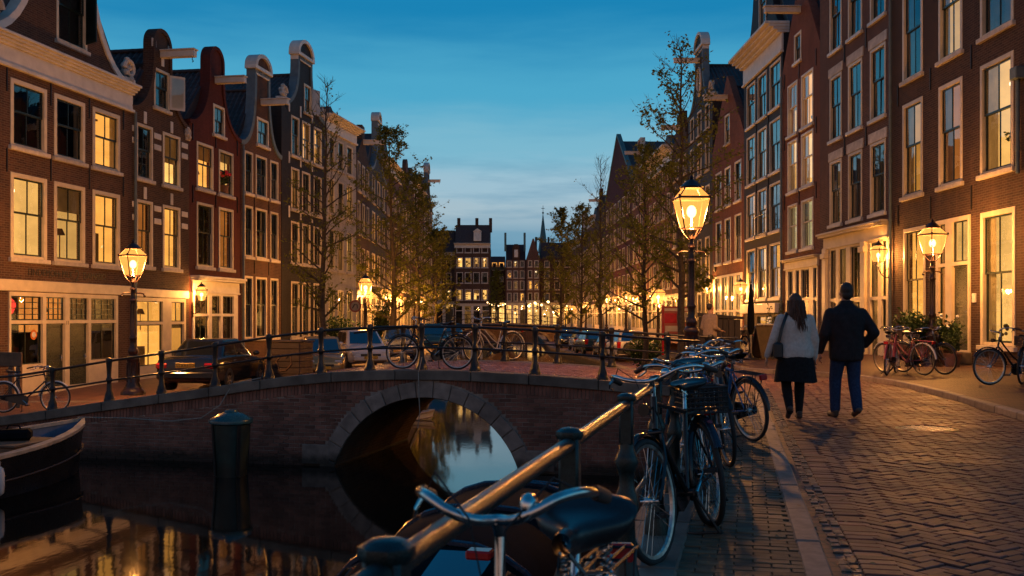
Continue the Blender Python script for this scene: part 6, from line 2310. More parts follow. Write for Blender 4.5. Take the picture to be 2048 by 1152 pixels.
    rm = MB().lathe([(.20, -.095), (.19, -.03), (.05, -.04), (.05, -.06), (.001, -.06)], 20, M=Matrix.Rotation(PI / 2, 4, 'X'), cap=False)
    for k in range(6):
        M = Matrix.Rotation(k * PI / 3, 4, 'Y')
        rm.box(-.025, .025, .055, .085, .03, .195, M)
    out['rim'] = rm.mesh('rim', 'alloy', 40)
    ar = MB().lathe([(.001, .004), (.365, .004), (.365, -.03)], 24, M=Matrix.Rotation(-PI / 2, 4, 'X'), cap=False)
    out['arch'] = ar.mesh('wheel_arch', 'car_trim')
    CARS[kind] = out
    return out
PAINTED = {}
def painted(me, paint):
    k = (me.name, paint)
    if k not in PAINTED:
        c = me.copy(); c.materials.clear(); c.materials.append(MATS[paint])
        PAINTED[k] = c
    return PAINTED[k]
def car(label, x, y, z, heading, kind, paint, plate=None, plate_mat='plate_yellow', spare=False, big=1.0, lights=True):
    p = car_mesh_parts(kind)
    t = thing('parked_car', label, 'car', (x, y, z), heading, 'cars parked along the canal')
    t.scale = (big, big, big)
    link('body', painted(p['body'], paint), t)
    cb = link('cabin', painted(p['cabin'], paint), t)
    link('windscreen', p['windscreen'], cb); link('rear_window', p['rear_window'], cb)
    for m in p['side']:
        link('side_window', m, cb)
    st = p['st']
    wmid = max(s[2] for s in st)
    for ax in p['ax']:
        for sy in (-1, 1):
            w = link('wheel', p['tyre'], t, (ax, sy * (wmid - .10), .315), (0, 0, PI if sy > 0 else 0))
            link('rim', p['rim'], w, (0, 0, 0), (0, 0, PI))
            link('wheel_arch', p['arch'], t, (ax, sy * (wmid - .02), .36), (0, 0, 0 if sy > 0 else PI))
    xr, xf = st[0][0], st[-1][0]
    zt = st[1][3]
    for sy in (-1, 1):
        if kind == 'sedan':
            mb = MB().cbox(xr - .015, xr + .30, sy * .66 - .17, sy * .66 + .17, .63, .79, .04)
        elif kind == 'hatch':
            mb = MB().cbox(xr - .01, xr + .20, sy * .70 - .10, sy * .70 + .10, .62, .95, .03)
        else:
            mb = MB().cbox(xr - .01, xr + .20, sy * .80 - .07, sy * .80 + .07, .62, 1.05, .03)
        put(mb, 'tail_lamp', 'tail_red', t)
        put(MB().cbox(xf - .30, xf - .02, sy * .56 - .16, sy * .56 + .16, st[-2][3] - .10, st[-2][3] + .06, .035), 'headlamp', 'headlamp_glass', t)
        mb = MB().ball((p['roof']['base'][1] - .35, sy * (wmid + .07), st[4][3] + .04), (.06, .10, .07), 8, 6)
        put(mb, 'wing_mirror', paint, t, 60)
        put(MB().cbox(.0, .16, sy * wmid * .985 - .012, sy * wmid * .985 + .012, st[4][3] - .13, st[4][3] - .10, .004).cbox(-.95, -.79, sy * wmid * .985 - .012, sy * wmid * .985 + .012, st[4][3] - .13, st[4][3] - .10, .004), 'door_handle', paint if paint != 'car_black' else 'chrome', t)
    put(MB().cbox(xr - .05, xr + .1, -.80, .80, .36, .56, .04), 'rear_bumper', paint if kind == 'sedan' else 'car_trim', t)
    put(MB().cbox(xf - .14, xf + .04, -.66, .66, .34, .52, .04), 'front_bumper', paint, t)
    put(MB().cbox(xf - .02, xf + .02, -.38, .38, .50, .60, .01), 'grille', 'car_trim', t)
    zp = {'sedan': .73, 'hatch': .70, 'van': .78}[kind]
    pl = put(MB().cbox(xr - .03 if kind == 'sedan' else xr - .035, xr + .02, -.26, .26, zp - .065, zp + .065, .008), 'number_plate', plate_mat, t)
    pf = put(MB().cbox(xf - .01, xf + .055, -.26, .26, .40, .52, .008), 'number_plate', plate_mat, t)
    if plate:
        lettering(plate, .125, 'plate_ink', pl, (xr - .037, 0, zp - .045), (PI / 2, 0, -PI / 2), 'plate_lettering', .001)
        lettering(plate, .125, 'plate_ink', pf, (xf + .057, 0, .415), (PI / 2, 0, PI / 2), 'plate_lettering', .001)
    if spare:
        put(MB().lathe([(.001, -.02), (.30, -.02), (.31, 0), (.31, .12), (.28, .15), (.001, .15)], 20, M=Matrix.Translation((xr - .05, .22, .62)) @ Matrix.Rotation(-PI / 2, 4, 'Y')), 'spare_wheel_cover', 'car_trim', t, 40)
    return t
def car_px(label, px, d, z, heading, kind, paint, **k):
    if px > 1060:
        z = zright(ray(px) * d, d) + .02
    return car(label, ray(px) * d, d, z, heading, kind, paint, **k)
# left quay
CH = math.atan2(.985, .171)
car_px('black saloon with red tail lamps and yellow plate parked behind the bridge railing', 432, 29.0, zleft(-8.6, 29.0) + .0, 1.50, 'sedan', 'car_black', plate='STXR6T0')
car_px('small gold coloured van with grille facing the camera beside the dark crate', 643, 33.6, zleft(-6.5, 33.6), -PI / 2 + .25, 'van', 'car_gold', big=.78)
car_px('white hatchback facing the camera with blue reflections in its windscreen', 722, 39.5, zleft(-5.9, 39.5), -PI / 2 + .34, 'hatch', 'car_white', plate='TZRT-G3', big=1.0)
car_px('grey hatchback half hidden behind the bicycle on the left quay', 795, 47, -.62, -PI / 2 + .15, 'hatch', 'car_grey')
car_px('blue van like car with bright windscreen on the left quay', 868, 60, -.62, -PI / 2 + .1, 'van', 'car_teal', big=.95)
car_px('dark blue car behind the blue van on the left quay', 884, 69, -.62, -PI / 2 + .1, 'sedan', 'car_grey')
car_px('small dark car last in the left parked row', 905, 84, -.62, -PI / 2 + .1, 'hatch', 'car_black')
# right quay
car_px('white hatchback seen from behind with red lamp and dark spare wheel cover', 1252, 59.5, 0, PI / 2 + .07, 'hatch', 'car_white', big=1.16, plate='AD-TTR', plate_mat='car_white', spare=True)
car_px('dark grey car squeezed between the white hatchback and the blue one', 1219, 65, 0, PI / 2 + .1, 'hatch', 'car_grey')
car_px('blue hatchback with orange tail lamp and sky reflected in its rear window', 1183, 70, 0, PI / 2 + .12, 'hatch', 'car_blue', big=1.1)
car_px('grey car with pale roof between the blue hatchback and black saloon', 1163, 77, 0, PI / 2 + .08, 'hatch', 'car_silver')
car_px('long black saloon at the water edge with its nose to the camera', 1136, 86, 0, -PI / 2 + .1, 'sedan', 'car_black')
car_px('blue car with bright rear window fifth along the right quay', 1151, 95, 0, PI / 2 + .1, 'hatch', 'car_teal')
car_px('teal hatchback near the far end of the right row', 1128, 104, 0, PI / 2 + .1, 'hatch', 'car_blue')
car_px('tall teal van farthest along the right row', 1112, 114, 0, PI / 2 + .1, 'van', 'car_teal')

# ------------------------------------------------------------------ boats
def hull(t, L, B, H, z_sheer, mats, bow=1.0, open_boat=True, wall=.06, n=16):
    """hull pointing along +x, waterline at z = 0"""
    def half(f):       # f 0 stern .. 1 bow
        return B / 2 * (1 - max(0, (f - .45) / .55) ** 2.2) ** .8 * (.82 + .18 * min(1, f / .3)) if f < 1 else 0.0
    def sheer(f):
        return H + z_sheer * max(0, (f - .35) / .65) ** 2
    prof_n = 7
    outer, inner = MB(), MB()
    vs, fs = [], []
    iv = []
    for i in range(n + 1):
        f = i / n
        w = max(half(f), .012)
        hz = sheer(f)
        for j in range(prof_n + 1):
            a = j / prof_n
            z = -.25 + (hz + .25) * a
            ww = w * (.72 + .28 * a ** .6) * (1 if f < .99 else 1)
            x = -L / 2 + L * f + bow * .18 * a * max(0, (f - .6) / .4)
            vs.append((x, ww, z))
            iv.append((x - .02, max(ww - wall, .004), max(z, .03)))
    m = prof_n + 1
    for i in range(n):
        for j in range(prof_n):
            fs.append((i * m + j, (i + 1) * m + j, (i + 1) * m + j + 1, i * m + j + 1))
    outer.add(vs, fs); outer.add([(x, -y, z) for x, y, z in vs], fs)
    # transom
    tr = [k for k in range(m)]
    outer.add([vs[k] for k in tr] + [(vs[k][0], -vs[k][1], vs[k][2]) for k in tr], [(k, k + 1, m + k + 1, m + k) for k in range(m - 1)])
    put(outer, 'hull', mats[0], t, 50)
    if open_boat:
        inner.add(iv, fs); inner.add([(x, -y, z) for x, y, z in iv], fs)
        inner.add([iv[k] for k in tr] + [(iv[k][0] + .05, -iv[k][1], iv[k][2]) for k in tr], [(k, k + 1, m + k + 1, m + k) for k in range(m - 1)])
        fl = []
        for i in range(n + 1):
            fl += [(iv[i * m][0], iv[i * m + 2][1], .08), (iv[i * m][0], -iv[i * m + 2][1], .08)]
        inner.add(fl, [(2 * i, 2 * i + 1, 2 * i + 3, 2 * i + 2) for i in range(n)])
        put(inner, 'inside_lining', mats[1], t, 50)
    gp = [(vs[i * m + prof_n][0], vs[i * m + prof_n][1], vs[i * m + prof_n][2]) for i in range(n + 1)]
    for s in (1, -1):
        g = MB()
        q = [(x, y * s, z) for x, y, z in gp]
        g.add([(x, y + s * .03, z - .035) for x, y, z in q] + [(x, y + s * .03, z + .02) for x, y, z in q] + [(x, y - s * min(.13, abs(y)), z + .025) for x, y, z in q] + [(x, y - s * min(.13, abs(y)), z - .035) for x, y, z in q],
              [(a * (n + 1) + i, a * (n + 1) + i + 1, ((a + 1) % 4) * (n + 1) + i + 1, ((a + 1) % 4) * (n + 1) + i) for a in range(4) for i in range(n)])
        put(g, 'gunwale', mats[2], t, 40)
        put(MB().tube([(x, y + s * .02, z - .20 * (H)) for x, y, z in [(vs[i * m + 5][0], vs[i * m + 5][1] * s, vs[i * m + 5][2]) for i in range(n + 1)]], .02, 5), 'rubbing_strake', mats[3], t, 50)
    return gp
t = thing('open_boat', 'black hulled open boat with cream gunwale and blue inside moored at left', 'boat', (-9.42, 16.55, WATER_Z), math.atan2(1, .26))
hull(t, 6.6, 2.3, .72, .26, ['hull_black', 'hull_blue', 'gunwale', 'wood_dark'])
dk = put(MB().cbox(.95, 2.1, -.58, .58, .10, .74, .02), 'engine_box', 'wood_plank', t)
put(MB().cbox(.9, 2.15, -.62, .62, .74, .78, .01), 'box_lid', 'wood_plank', dk)
put(MB().cbox(-2.4, -2.0, -.95, .95, .42, .47, .01), 'thwart', 'gunwale', t)
put(MB().cbox(-.6, -.25, -1.0, 1.0, .42, .47, .01), 'thwart', 'gunwale', t)
put(MB().tube([(-.1, -1.05, .78), (-.1, -1.05, .95), (.02, -1.05, .98)], .025, 6).cbox(-.2, 0, -1.12, -.98, .72, .80, .01), 'cleat', 'iron_black', t, 50)
fd = put(MB().lathe([(.01, .05), (.07, .10), (.08, .2), (.08, .42), (.06, .5), (.012, .54), (.012, .62)], 10), 'fender', 'white_plastic', t, 50, (-.05, -1.16, .05))
lettering('GF', .26, 'sign_white', t, (-1.35, -1.115, .42), (PI / 2 - .18, 0, 0), 'hull_lettering', .004)
bag = thing('tool_bag', 'dark bag lying on the box lid inside the open boat', 'bag', (-9.42 + 1.6 * .25, 16.55 + 1.6 * .967, WATER_Z + .78), .3)
put(MB().cbox(-.3, .3, -.17, .17, 0, .2, .05), 'bag_body', 'canopy_black', bag)
put(MB().tube([(-.12, 0, .19), (-.08, 0, .27), (.08, 0, .27), (.12, 0, .19)], .015, 6), 'bag_handle', 'canopy_black', bag, 50)
rp = [Vector((-8.58, 19.75, -.62)), Vector((-8.0, 20.6, -.72)), Vector((-7.1, 20.75, -.80)), Vector((-6.4, 20.6, -.72)), Vector((-6.0, 20.55, -.45)), Vector((-5.75, 20.58, -.02)), Vector((-5.2, 20.7, .10))]
rope = tag(put(MB().tube(rp, .012, 5), 'mooring_rope', 'rope_pale', None, 60), 'thin pale mooring rope from the boat bow up over the bridge coping', 'rope')
# dangling rope at the arch crown
px = 843
u = bu(px, .1)
tag(put(MB().tube([WB(u + .02, .05, prof(u) + .25), WB(u, -.10, prof(u) - .05), WB(u + .01, -.11, prof(u) - .45), WB(u + .03, -.10, -.50), WB(u - .02, -.09, -.83)], .010, 5), 'dangling_rope', 'rope_pale', None, 60), 'thin frayed rope hanging from the railing over the arch crown', 'rope')
# covered boat right below the quay railing
t = thing('cabin_boat', 'dark boat with rounded black canopy and windows below the near railing', 'boat', (-.30, 6.45, WATER_Z), math.atan2(-1, -.24))
hull(t, 5.0, 1.72, .62, .20, ['hull_black', 'hull_black', 'canopy_black', 'canopy_black'])
prf = []
for i in range(17):
    a = PI * i / 16
    prf.append((.82 * math.copysign(abs(math.cos(a)) ** .75, math.cos(a)), .58 + 1.12 * math.sin(a) ** .8))
mb = MB()
xs = [-2.1, -1.4, -.4, .6, 1.25, 1.75]
sc = [.9, 1.0, 1.0, .98, .86, .42]
vs, fs = [], []
for x, s in zip(xs, sc):
    vs += [(x + (1 - s) * .0, y * (.6 + .4 * s), .58 + (z - .58) * s) for y, z in prf]
m = len(prf)
for i in range(len(xs) - 1):
    for j in range(m - 1):
        fs.append((i * m + j, i * m + j + 1, (i + 1) * m + j + 1, (i + 1) * m + j))
cn = put(mb.add(vs, fs), 'canopy', 'canopy_black', t, 50)
for x, s in zip(xs[:-1], sc):
    put(MB().tube([(x, y * (.6 + .4 * s) * 1.01, .58 + (z - .58) * s * 1.01) for y, z in prf], .022, 6), 'canopy_hoop', 'enamel_navy', cn, 60)
def cwin(x0, x1, a0, a1, push=.014):
    """window set in the canopy between two ring angles"""
    mb = MB()
    k = 5
    vs = []
    for x in (x0, x1):
        s = lerp_table(list(zip(xs, sc)), x)
        for q in range(k + 1):
            a = a0 + (a1 - a0) * q / k
            y = .82 * math.copysign(abs(math.cos(a)) ** .75, math.cos(a)); z = 1.12 * math.sin(a) ** .8
            vs.append((x, y * (.6 + .4 * s) * (1 + push), .58 + z * s * (1 + push)))
    put(mb.add(vs, [(q, q + 1, k + 2 + q, k + 1 + q) for q in range(k)]), 'canopy_window', 'car_glass', cn, 60)
for (x0, x1) in ((-1.3, -.5), (-.3, .5)):
    for (a0, a1) in ((.16, .62), (PI - .62, PI - .16)):
        cwin(x0, x1, a0, a1)
cwin(.68, 1.2, .55, PI - .55); cwin(1.28, 1.68, .35, 1.45); cwin(1.28, 1.68, PI - 1.45, PI - .35)
put(MB().cbox(.95, 1.05, .30, .44, 1.70, 1.75, .01), 'port_lamp', 'red_reflector', t)
eng = put(MB().cbox(1.75, 2.15, -.28, .28, .70, 1.05, .06), 'engine_cowl', 'car_grey', t)
put(MB().tube([(1.8, -.3, .9), (1.9, -.42, 1.02), (2.1, -.38, .95)], .015, 6), 'cable', 'rubber', eng)
# white dinghy glimpsed through the arch
t = thing('dinghy', 'small white dinghy floating just beyond the bridge arch', 'boat', (-2.95, 29.4, WATER_Z), .25)
hull(t, 1.0, .55, .17, .10, ['hull_white', 'hull_white', 'gunwale', 'gunwale'])
# tall green post in the water
t = thing('mooring_pile', 'wide dark green tapering pile with domed lid standing in the water', 'mooring pile', (ray(462) * 19.0, 19.0, WATER_Z))
put(MB().lathe([(.27, -.8), (.29, .0), (.31, .35), (.355, .95), (.36, 1.02)], 20), 'pile_body', 'pile_green', t, 40)
put(MB().lathe([(.37, .98), (.405, 1.0), (.41, 1.05), (.395, 1.08), (.24, 1.17), (.13, 1.205), (.11, 1.25), (.001, 1.26)], 20), 'pile_lid', 'tarp_teal', t, 40)
for a in (0.6, 2.2, 3.8, 5.4):
    put(MB().cbox(-.035, .035, -.01, .02, .02, 1.0, .008), 'pile_strap', 'iron_black', t, None, (.30 * math.cos(a), .30 * math.sin(a), 0), (-.06, 0, a + PI / 2 + PI))
# ------------------------------------------------------------------ people
def capsule(mb, a, ra, b, rb, n=14, flat=None):
    a, b = Vector(a), Vector(b)
    d = (b - a)
    L = max(d.length, 1e-5)
    q = d.to_track_quat('Z', 'Y').to_matrix().to_4x4()
    M = Matrix.Translation(a) @ q
    pr = []
    for i in range(6):
        t = -PI / 2 + PI / 2 * i / 5
        pr.append((max(ra * math.cos(t), .0008), ra * math.sin(t)))
    for i in range(6):
        t = PI / 2 * i / 5
        pr.append((max(rb * math.cos(t), .0008), L + rb * math.sin(t)))
    mb.lathe(pr, n, M)
def blob(mb, name, mat, parent, vox=.014, smooth_n=8):
    o = put(mb, name, mat, parent, 180)
    m = o.modifiers.new('Remesh', 'REMESH'); m.mode = 'VOXEL'; m.voxel_size = vox; m.use_smooth_shade = True
    s = o.modifiers.new('Smooth', 'SMOOTH'); s.iterations = smooth_n; s.factor = .5
    return o
def torso(mb, rings, n=20):
    """closed loft of ellipses (z, half width, half depth, y)"""
    vs, fs = [], []
    for z, w, d, y in rings:
        for i in range(n):
            a = 2 * PI * i / n
            ca, sa = math.cos(a), math.sin(a)
            vs.append((w * math.copysign(abs(ca) ** .85, ca), y + d * math.copysign(abs(sa) ** .85, sa), z))
    for q in range(len(rings) - 1):
        for i in range(n):
            j = (i + 1) % n
            fs.append((q * n + i, q * n + j, (q + 1) * n + j, (q + 1) * n + i))
    fs.append(tuple(range(n))); fs.append(tuple((len(rings) - 1) * n + i for i in range(n)))
    mb.add(vs, fs)
def hand(mb, wrist, d, side, curl=.5, s=1.0):
    """palm, four unequal curled fingers and a thumb hanging from a wrist along direction d; side = direction of the palm's width"""
    w = Vector(wrist); d = Vector(d).normalized(); side = Vector(side).normalized()
    nrm = d.cross(side).normalized()
    for k in range(4):
        base = w + d * .085 * s + side * (k - 1.5) * .020 * s
        capsule(mb, w + side * (k - 1.5) * .013 * s, .015 * s, base, .0125 * s, 8)
        L = (.072, .082, .077, .060)[k] * s
        p1 = base + (d * math.cos(curl * .4) + nrm * math.sin(curl * .4)) * L * .5
        p2 = p1 + (d * math.cos(curl * 1.3) + nrm * math.sin(curl * 1.3)) * L * .5
        capsule(mb, base, .0095 * s, p1, .009 * s, 8); capsule(mb, p1, .009 * s, p2, .0075 * s, 8)
    tb = w + d * .02 * s + side * -.028 * s
    t1 = tb + (d * .75 - side * .55 + nrm * .2).normalized() * .045 * s
    capsule(mb, tb, .013 * s, t1, .011 * s, 8); capsule(mb, t1, .011 * s, t1 + (d * .9 + nrm * .3).normalized() * .032 * s, .009 * s, 8)
def head(mb, c, s=1.0, yaw=0.0):
    """skull, jaw, nose, ears; face looks along +y"""
    R = Matrix.Translation(Vector(c)) @ Matrix.Rotation(yaw, 4, 'Z')
    mb.ball((0, -.005, .02), (.074 * s, .095 * s, .105 * s), 16, 12, R)
    mb.ball((0, .028, -.055), (.055 * s, .062 * s, .062 * s), 14, 10, R)
    mb.ball((0, .098, -.012), (.013 * s, .022 * s, .022 * s), 8, 6, R)
    mb.ball((0, .088, -.062), (.022 * s, .012 * s, .009 * s), 8, 6, R)
    for sx in (-1, 1):
        mb.ball((sx * .076, -.005, -.01), (.012 * s, .022 * s, .032 * s), 8, 6, R)
        mb.ball((sx * .031, .082, .012), (.014 * s, .010 * s, .009 * s), 8, 6, R)
    return R
def shoe(mb, heel, toe, s=1.0, up=0.0):
    heel, toe = Vector(heel), Vector(toe)
    capsule(mb, heel + Vector((0, 0, .04)), .042 * s, toe + Vector((0, 0, .032)), .036 * s, 10)
    capsule(mb, heel + Vector((0, 0, .075)), .044 * s, heel.lerp(toe, .3) + Vector((0, 0, .06)), .04 * s, 10)
# woman, 1.66 m, walking away (facing +y), weight on the right foot, left foot pushing off
def woman(x, y, z, rz):
    t = thing('person', 'woman in cream sweater, black skirt and shoulder bag walking away', 'person', (x, y, z), rz)
    body = MB()
    head(body, (0.0, .02, 1.525), .98, -.12)
    capsule(body, (0, .0, 1.34), .055, (0, .012, 1.45), .050)
    capsule(body, (-.08, 0, 1.25), .09, (.08, 0, 1.25), .09); capsule(body, (0, 0, .95), .12, (0, 0, 1.2), .11)
    legs = [((-.085, .0, .88), (-.10, .06, .47), (-.105, -.14, .12)), ((.085, .0, .88), (.075, .05, .47), (.07, .06, .09))]
    for a, b, c in legs:
        capsule(body, a, .10, b, .062); capsule(body, b, .062, (Vector(b).lerp(Vector(c), .35)), .062); capsule(body, Vector(b).lerp(Vector(c), .35), .062, c, .038)
    arms = [((-.185, .0, 1.32), (-.29, -.03, 1.06), (-.365, .02, .83)), ((.185, .0, 1.32), (.255, -.02, 1.05), (.27, .05, .80))]
    for a, b, c in arms:
        capsule(body, a, .05, b, .042); capsule(body, b, .042, c, .028)
    hand(body, arms[0][2], (-.15, .12, -1), (.2, 1, 0), .6, .95); hand(body, arms[1][2], (.05, .2, -1), (.1, 1, 0), .6, .95)
    blob(body, 'body', 'skin', t, .010, 4)
    tights = MB()
    for a, b, c in legs:
        capsule(tights, a, .105, b, .068); capsule(tights, b, .068, Vector(b).lerp(Vector(c), .35), .068); capsule(tights, Vector(b).lerp(Vector(c), .35), .068, c, .046)
    blob(tights, 'tights', 'cloth_black', t, .014, 4)
    sw = MB()
    torso(sw, [(.79, .20, .145, -.005), (.83, .232, .165, -.01), (.92, .232, .16, -.01), (1.02, .205, .14, -.005), (1.10, .20, .135, -.005), (1.2, .205, .135, -.01), (1.30, .205, .125, -.01), (1.355, .175, .10, -.005), (1.39, .105, .08, 0), (1.42, .065, .065, .005)])
    for a, b, c in arms:
        capsule(sw, a, .074, b, .060); capsule(sw, b, .060, Vector(b).lerp(Vector(c), .95), .044)
    blob(sw, 'sweater', 'sweater_cream', t, .014, 6)
    sk = MB()
    pr = []
    n = 28
    vs, fs = [], []
    for q, (zz, w, dd) in enumerate([(.90, .20, .145), (.82, .225, .165), (.72, .245, .175), (.60, .262, .185), (.50, .275, .195), (.50, .262, .182)]):
        for i in range(n):
            a = 2 * PI * i / n
            k = 1 + (.035 * math.sin(i * 3.1) + .03 * math.sin(i * 1.7)) * q / 5
            vs.append((w * k * math.cos(a), dd * k * math.sin(a) - .01, zz + (.015 * math.sin(a * 2) if q >= 4 else 0)))
    for q in range(5):
        for i in range(n):
            j = (i + 1) % n
            fs.append((q * n + i, q * n + j, (q + 1) * n + j, (q + 1) * n + i))
    put(sk.add(vs, fs), 'skirt', 'cloth_black', t, 70)
    hr = MB()
    hr.ball((0, -.012, 1.555), (.090, .105, .112), 16, 12)
    rr = random.Random(4)
    for i in range(16):
        a = PI + PI * (i + .5) / 16
        p0 = Vector((.078 * math.cos(a), .085 * math.sin(a), 1.53))
        p1 = Vector((.092 * math.cos(a) + .01, .095 * math.sin(a) - .015, 1.36))
        p2 = Vector((.085 * math.cos(a) + .04, .08 * math.sin(a) - .045, 1.18 + rr.uniform(-.06, .05)))
        capsule(hr, p0, .034, p1, .032, 8); capsule(hr, p1, .032, p2, .016, 8)
    hob = blob(hr, 'hair', 'hair_brown', t, .010, 3)
    lk = MB()
    for i in range(90):
        a = PI * .93 + PI * 1.14 * rr.random()
        k = rr.uniform(.9, 1.12)
        pts = []
        ln = rr.uniform(.30, .46)
        for q in range(7):
            f = q / 6
            spread = 1 + .25 * f
            pts.append((k * spread * .088 * math.cos(a) + .035 * f + .012 * math.sin(f * 7 + i), k * spread * .096 * math.sin(a) - .012 - .03 * f + .01 * math.sin(f * 6 + i * 2), 1.60 - .03 * (1 - f) - ln * f))
        lk.tube(pts, [.007, .008, .008, .007, .006, .005, .002], 4, False)
    put(lk, 'hair_lock', 'hair_brown', hob, 60)['kind'] = 'stuff'
    sh = MB()
    shoe(sh, (.07, .03, 0), (.085, .20, 0), .95)
    capsule(sh, (-.105, -.16, .155), .040, (-.108, -.05, .045), .034, 10)
    blob(sh, 'shoes', 'shoe_tan', t, .008, 3)
    bag = thing('shoulder_bag', 'dark shoulder bag hanging at the left hip of the woman', 'bag', (x, y, z), rz)
    put(MB().cbox(-.31, -.19, -.16, .13, .80, 1.02, .03), 'bag_body', 'leather_black', bag)
    put(MB().tube([(-.25, -.12, 1.0), (-.21, -.13, 1.2), (-.14, -.085, 1.37), (-.10, .0, 1.405), (-.13, .10, 1.35), (-.24, .10, 1.1), (-.25, .10, 1.0)], .014, 6, flat=1.6), 'bag_strap', 'leather_black', bag, 60)
    return t
def man(x, y, z, rz):
    t = thing('person', 'man in dark jacket and blue jeans walking away, one hand in his pocket', 'person', (x, y, z), rz)
    body = MB()
    head(body, (0.0, .02, 1.68), 1.04, .05)
    capsule(body, (0, 0, 1.46), .065, (0, .012, 1.59), .060)
    capsule(body, (-.11, 0, 1.38), .10, (.11, 0, 1.38), .10); capsule(body, (0, 0, 1.0), .14, (0, 0, 1.3), .14)
    legs = [((-.095, 0, .93), (-.11, .10, .51), (-.12, .08, .10)), ((.095, .0, .93), (.115, .02, .50), (.12, -.10, .12))]
    for a, b, c in legs:
        capsule(body, a, .10, b, .065); capsule(body, b, .065, c, .042)
    arms = [((-.215, .0, 1.395), (-.31, -.04, 1.12), (-.33, .08, .88)), ((.215, .0, 1.395), (.345, -.10, 1.14), (.26, .03, .97))]
    for a, b, c in arms:
        capsule(body, a, .056, b, .046); capsule(body, b, .046, c, .032)
    hand(body, arms[0][2], (0, .2, -1), (.1, 1, 0), .6, 1.05); hand(body, arms[1][2], (-.35, .25, -1), (.1, 1, 0), .5, 1.0)
    blob(body, 'body', 'skin', t, .010, 4)
    tr = MB()
    capsule(tr, (-.08, -.01, .96), .12, (.08, -.01, .96), .12)
    for a, b, c in legs:
        capsule(tr, a, .112, b, .083); capsule(tr, b, .083, Vector(b).lerp(Vector(c), .98), .068)
    blob(tr, 'jeans', 'denim', t, .014, 5)
    jk = MB()
    torso(jk, [(.76, .20, .15, -.01), (.80, .225, .16, -.01), (.92, .232, .165, -.01), (1.06, .228, .16, -.01), (1.18, .235, .165, -.012), (1.30, .25, .165, -.012), (1.40, .25, .15, -.008), (1.455, .215, .12, -.005), (1.50, .13, .10, 0), (1.545, .082, .082, .005), (1.575, .078, .078, .008)])
    for a, b, c in arms:
        capsule(jk, a, .080, b, .070); capsule(jk, b, .072, Vector(b).lerp(Vector(c), .93), .056)
    blob(jk, 'jacket', 'jacket_dark', t, .014, 5)
    hr = MB()
    hr.ball((0, -.018, 1.722), (.086, .098, .098), 16, 12); hr.ball((0, -.045, 1.65), (.074, .062, .072), 14, 10)
    blob(hr, 'hair', 'hair_dark', t, .010, 3)
    sh = MB()
    shoe(sh, (-.12, .06, 0), (-.135, .25, 0), 1.08)
    capsule(sh, (.12, -.13, .11), .048, (.128, .05, .042), .04, 10)
    blob(sh, 'shoes', 'shoe_tan', t, .008, 3)
    return t
woman(ray(1590) * 13.2, 13.2, .006, .0)
man(ray(1692) * 13.45, 13.45, .006, .02)
def passer(x, y, z, rz):
    t = thing('person', 'person in pale beige shirt and dark trousers beside the dark container', 'person', (x, y, z), rz)
    body = MB()
    head(body, (0, .02, 1.60), 1.0)
    capsule(body, (0, 0, 1.40), .06, (0, .012, 1.52), .055)
    legs = [((-.09, 0, .90), (-.10, .12, .49), (-.10, .02, .09)), ((.09, 0, .90), (.10, .02, .48), (.10, -.14, .12))]
    arms = [((-.20, 0, 1.36), (-.25, -.05, 1.08), (-.22, .18, .98)), ((.20, 0, 1.36), (.25, -.03, 1.08), (.20, .20, 1.0))]
    for a, b, c in arms:
        capsule(body, a, .05, b, .043); capsule(body, b, .043, c, .03)
        hand(body, c, (0, 1, -.1), (1, 0, 0), .5)
    for a, b, c in legs:
        capsule(body, a, .10, b, .06); capsule(body, b, .06, c, .04)
    blob(body, 'body', 'skin', t, .012, 4)
    s = MB()
    torso(s, [(.84, .20, .14, 0), (.9, .215, .15, 0), (1.1, .205, .145, 0), (1.28, .22, .14, 0), (1.38, .2, .115, 0), (1.43, .11, .085, 0), (1.46, .065, .065, .005)])
    for a, b, c in arms:
        capsule(s, a, .075, b, .06); capsule(s, b, .06, Vector(b).lerp(Vector(c), .8), .045)
    blob(s, 'shirt', 'shirt_beige', t, .016, 5)
    tr = MB()
    capsule(tr, (-.08, 0, .92), .11, (.08, 0, .92), .11)
    for a, b, c in legs:
        capsule(tr, a, .108, b, .075); capsule(tr, b, .075, c, .06)
    blob(tr, 'trousers', 'denim_black', t, .016, 5)
    hr = MB(); hr.ball((0, -.012, 1.635), (.084, .097, .10), 14, 10)
    blob(hr, 'hair', 'hair_dark', t, .012, 3)
    sh = MB(); shoe(sh, (-.10, .0, 0), (-.10, .18, 0)); capsule(sh, (.10, -.16, .12), .046, (.10, .0, .042), .04, 10)
    blob(sh, 'shoes', 'cloth_black', t, .010, 3)
passer(ray(1420) * 26.5, 26.5, 0.0, -PI / 2 + .5)
# ------------------------------------------------------------------ lanterns on house fronts
wall_lantern('wall lantern on the corner of the white corniced shopfront', 384, L3, 1.85, 300)
wall_lantern('wall lantern beside the cream pilastered shop door with a slim drainpipe', 1769, R1, 3.0, 500, x=R1.S(1782) - .05)
HB = {o['label']: o for o in bpy.data.objects if 'label' in o}
class Face:
    pass
def face(A, B, o):
    f = Face(); f.A, f.B, f.t = A, B, o
    f.W = math.hypot(B[0] - A[0], B[1] - A[1])
    f.S = lambda px: House.S(f, px)
    f.world = lambda x, y, z: House.world(f, x, y, z)
    return f
def by(start):
    return next(o for l, o in HB.items() if l.startswith(start))
F4 = face(rpt(1488), rpt(1565), by('black painted house with deep'))
F5 = face(rpt(1425), rpt(1488), by('low red brick'))
F7 = face(rpt(1296), rpt(1344), by('red brick house with broad'))
F8 = face(rpt(1264), rpt(1296), by('red brick house with yellow'))
F9 = face(rpt(1210), rpt(1264), by('tall dark red house with steep'))
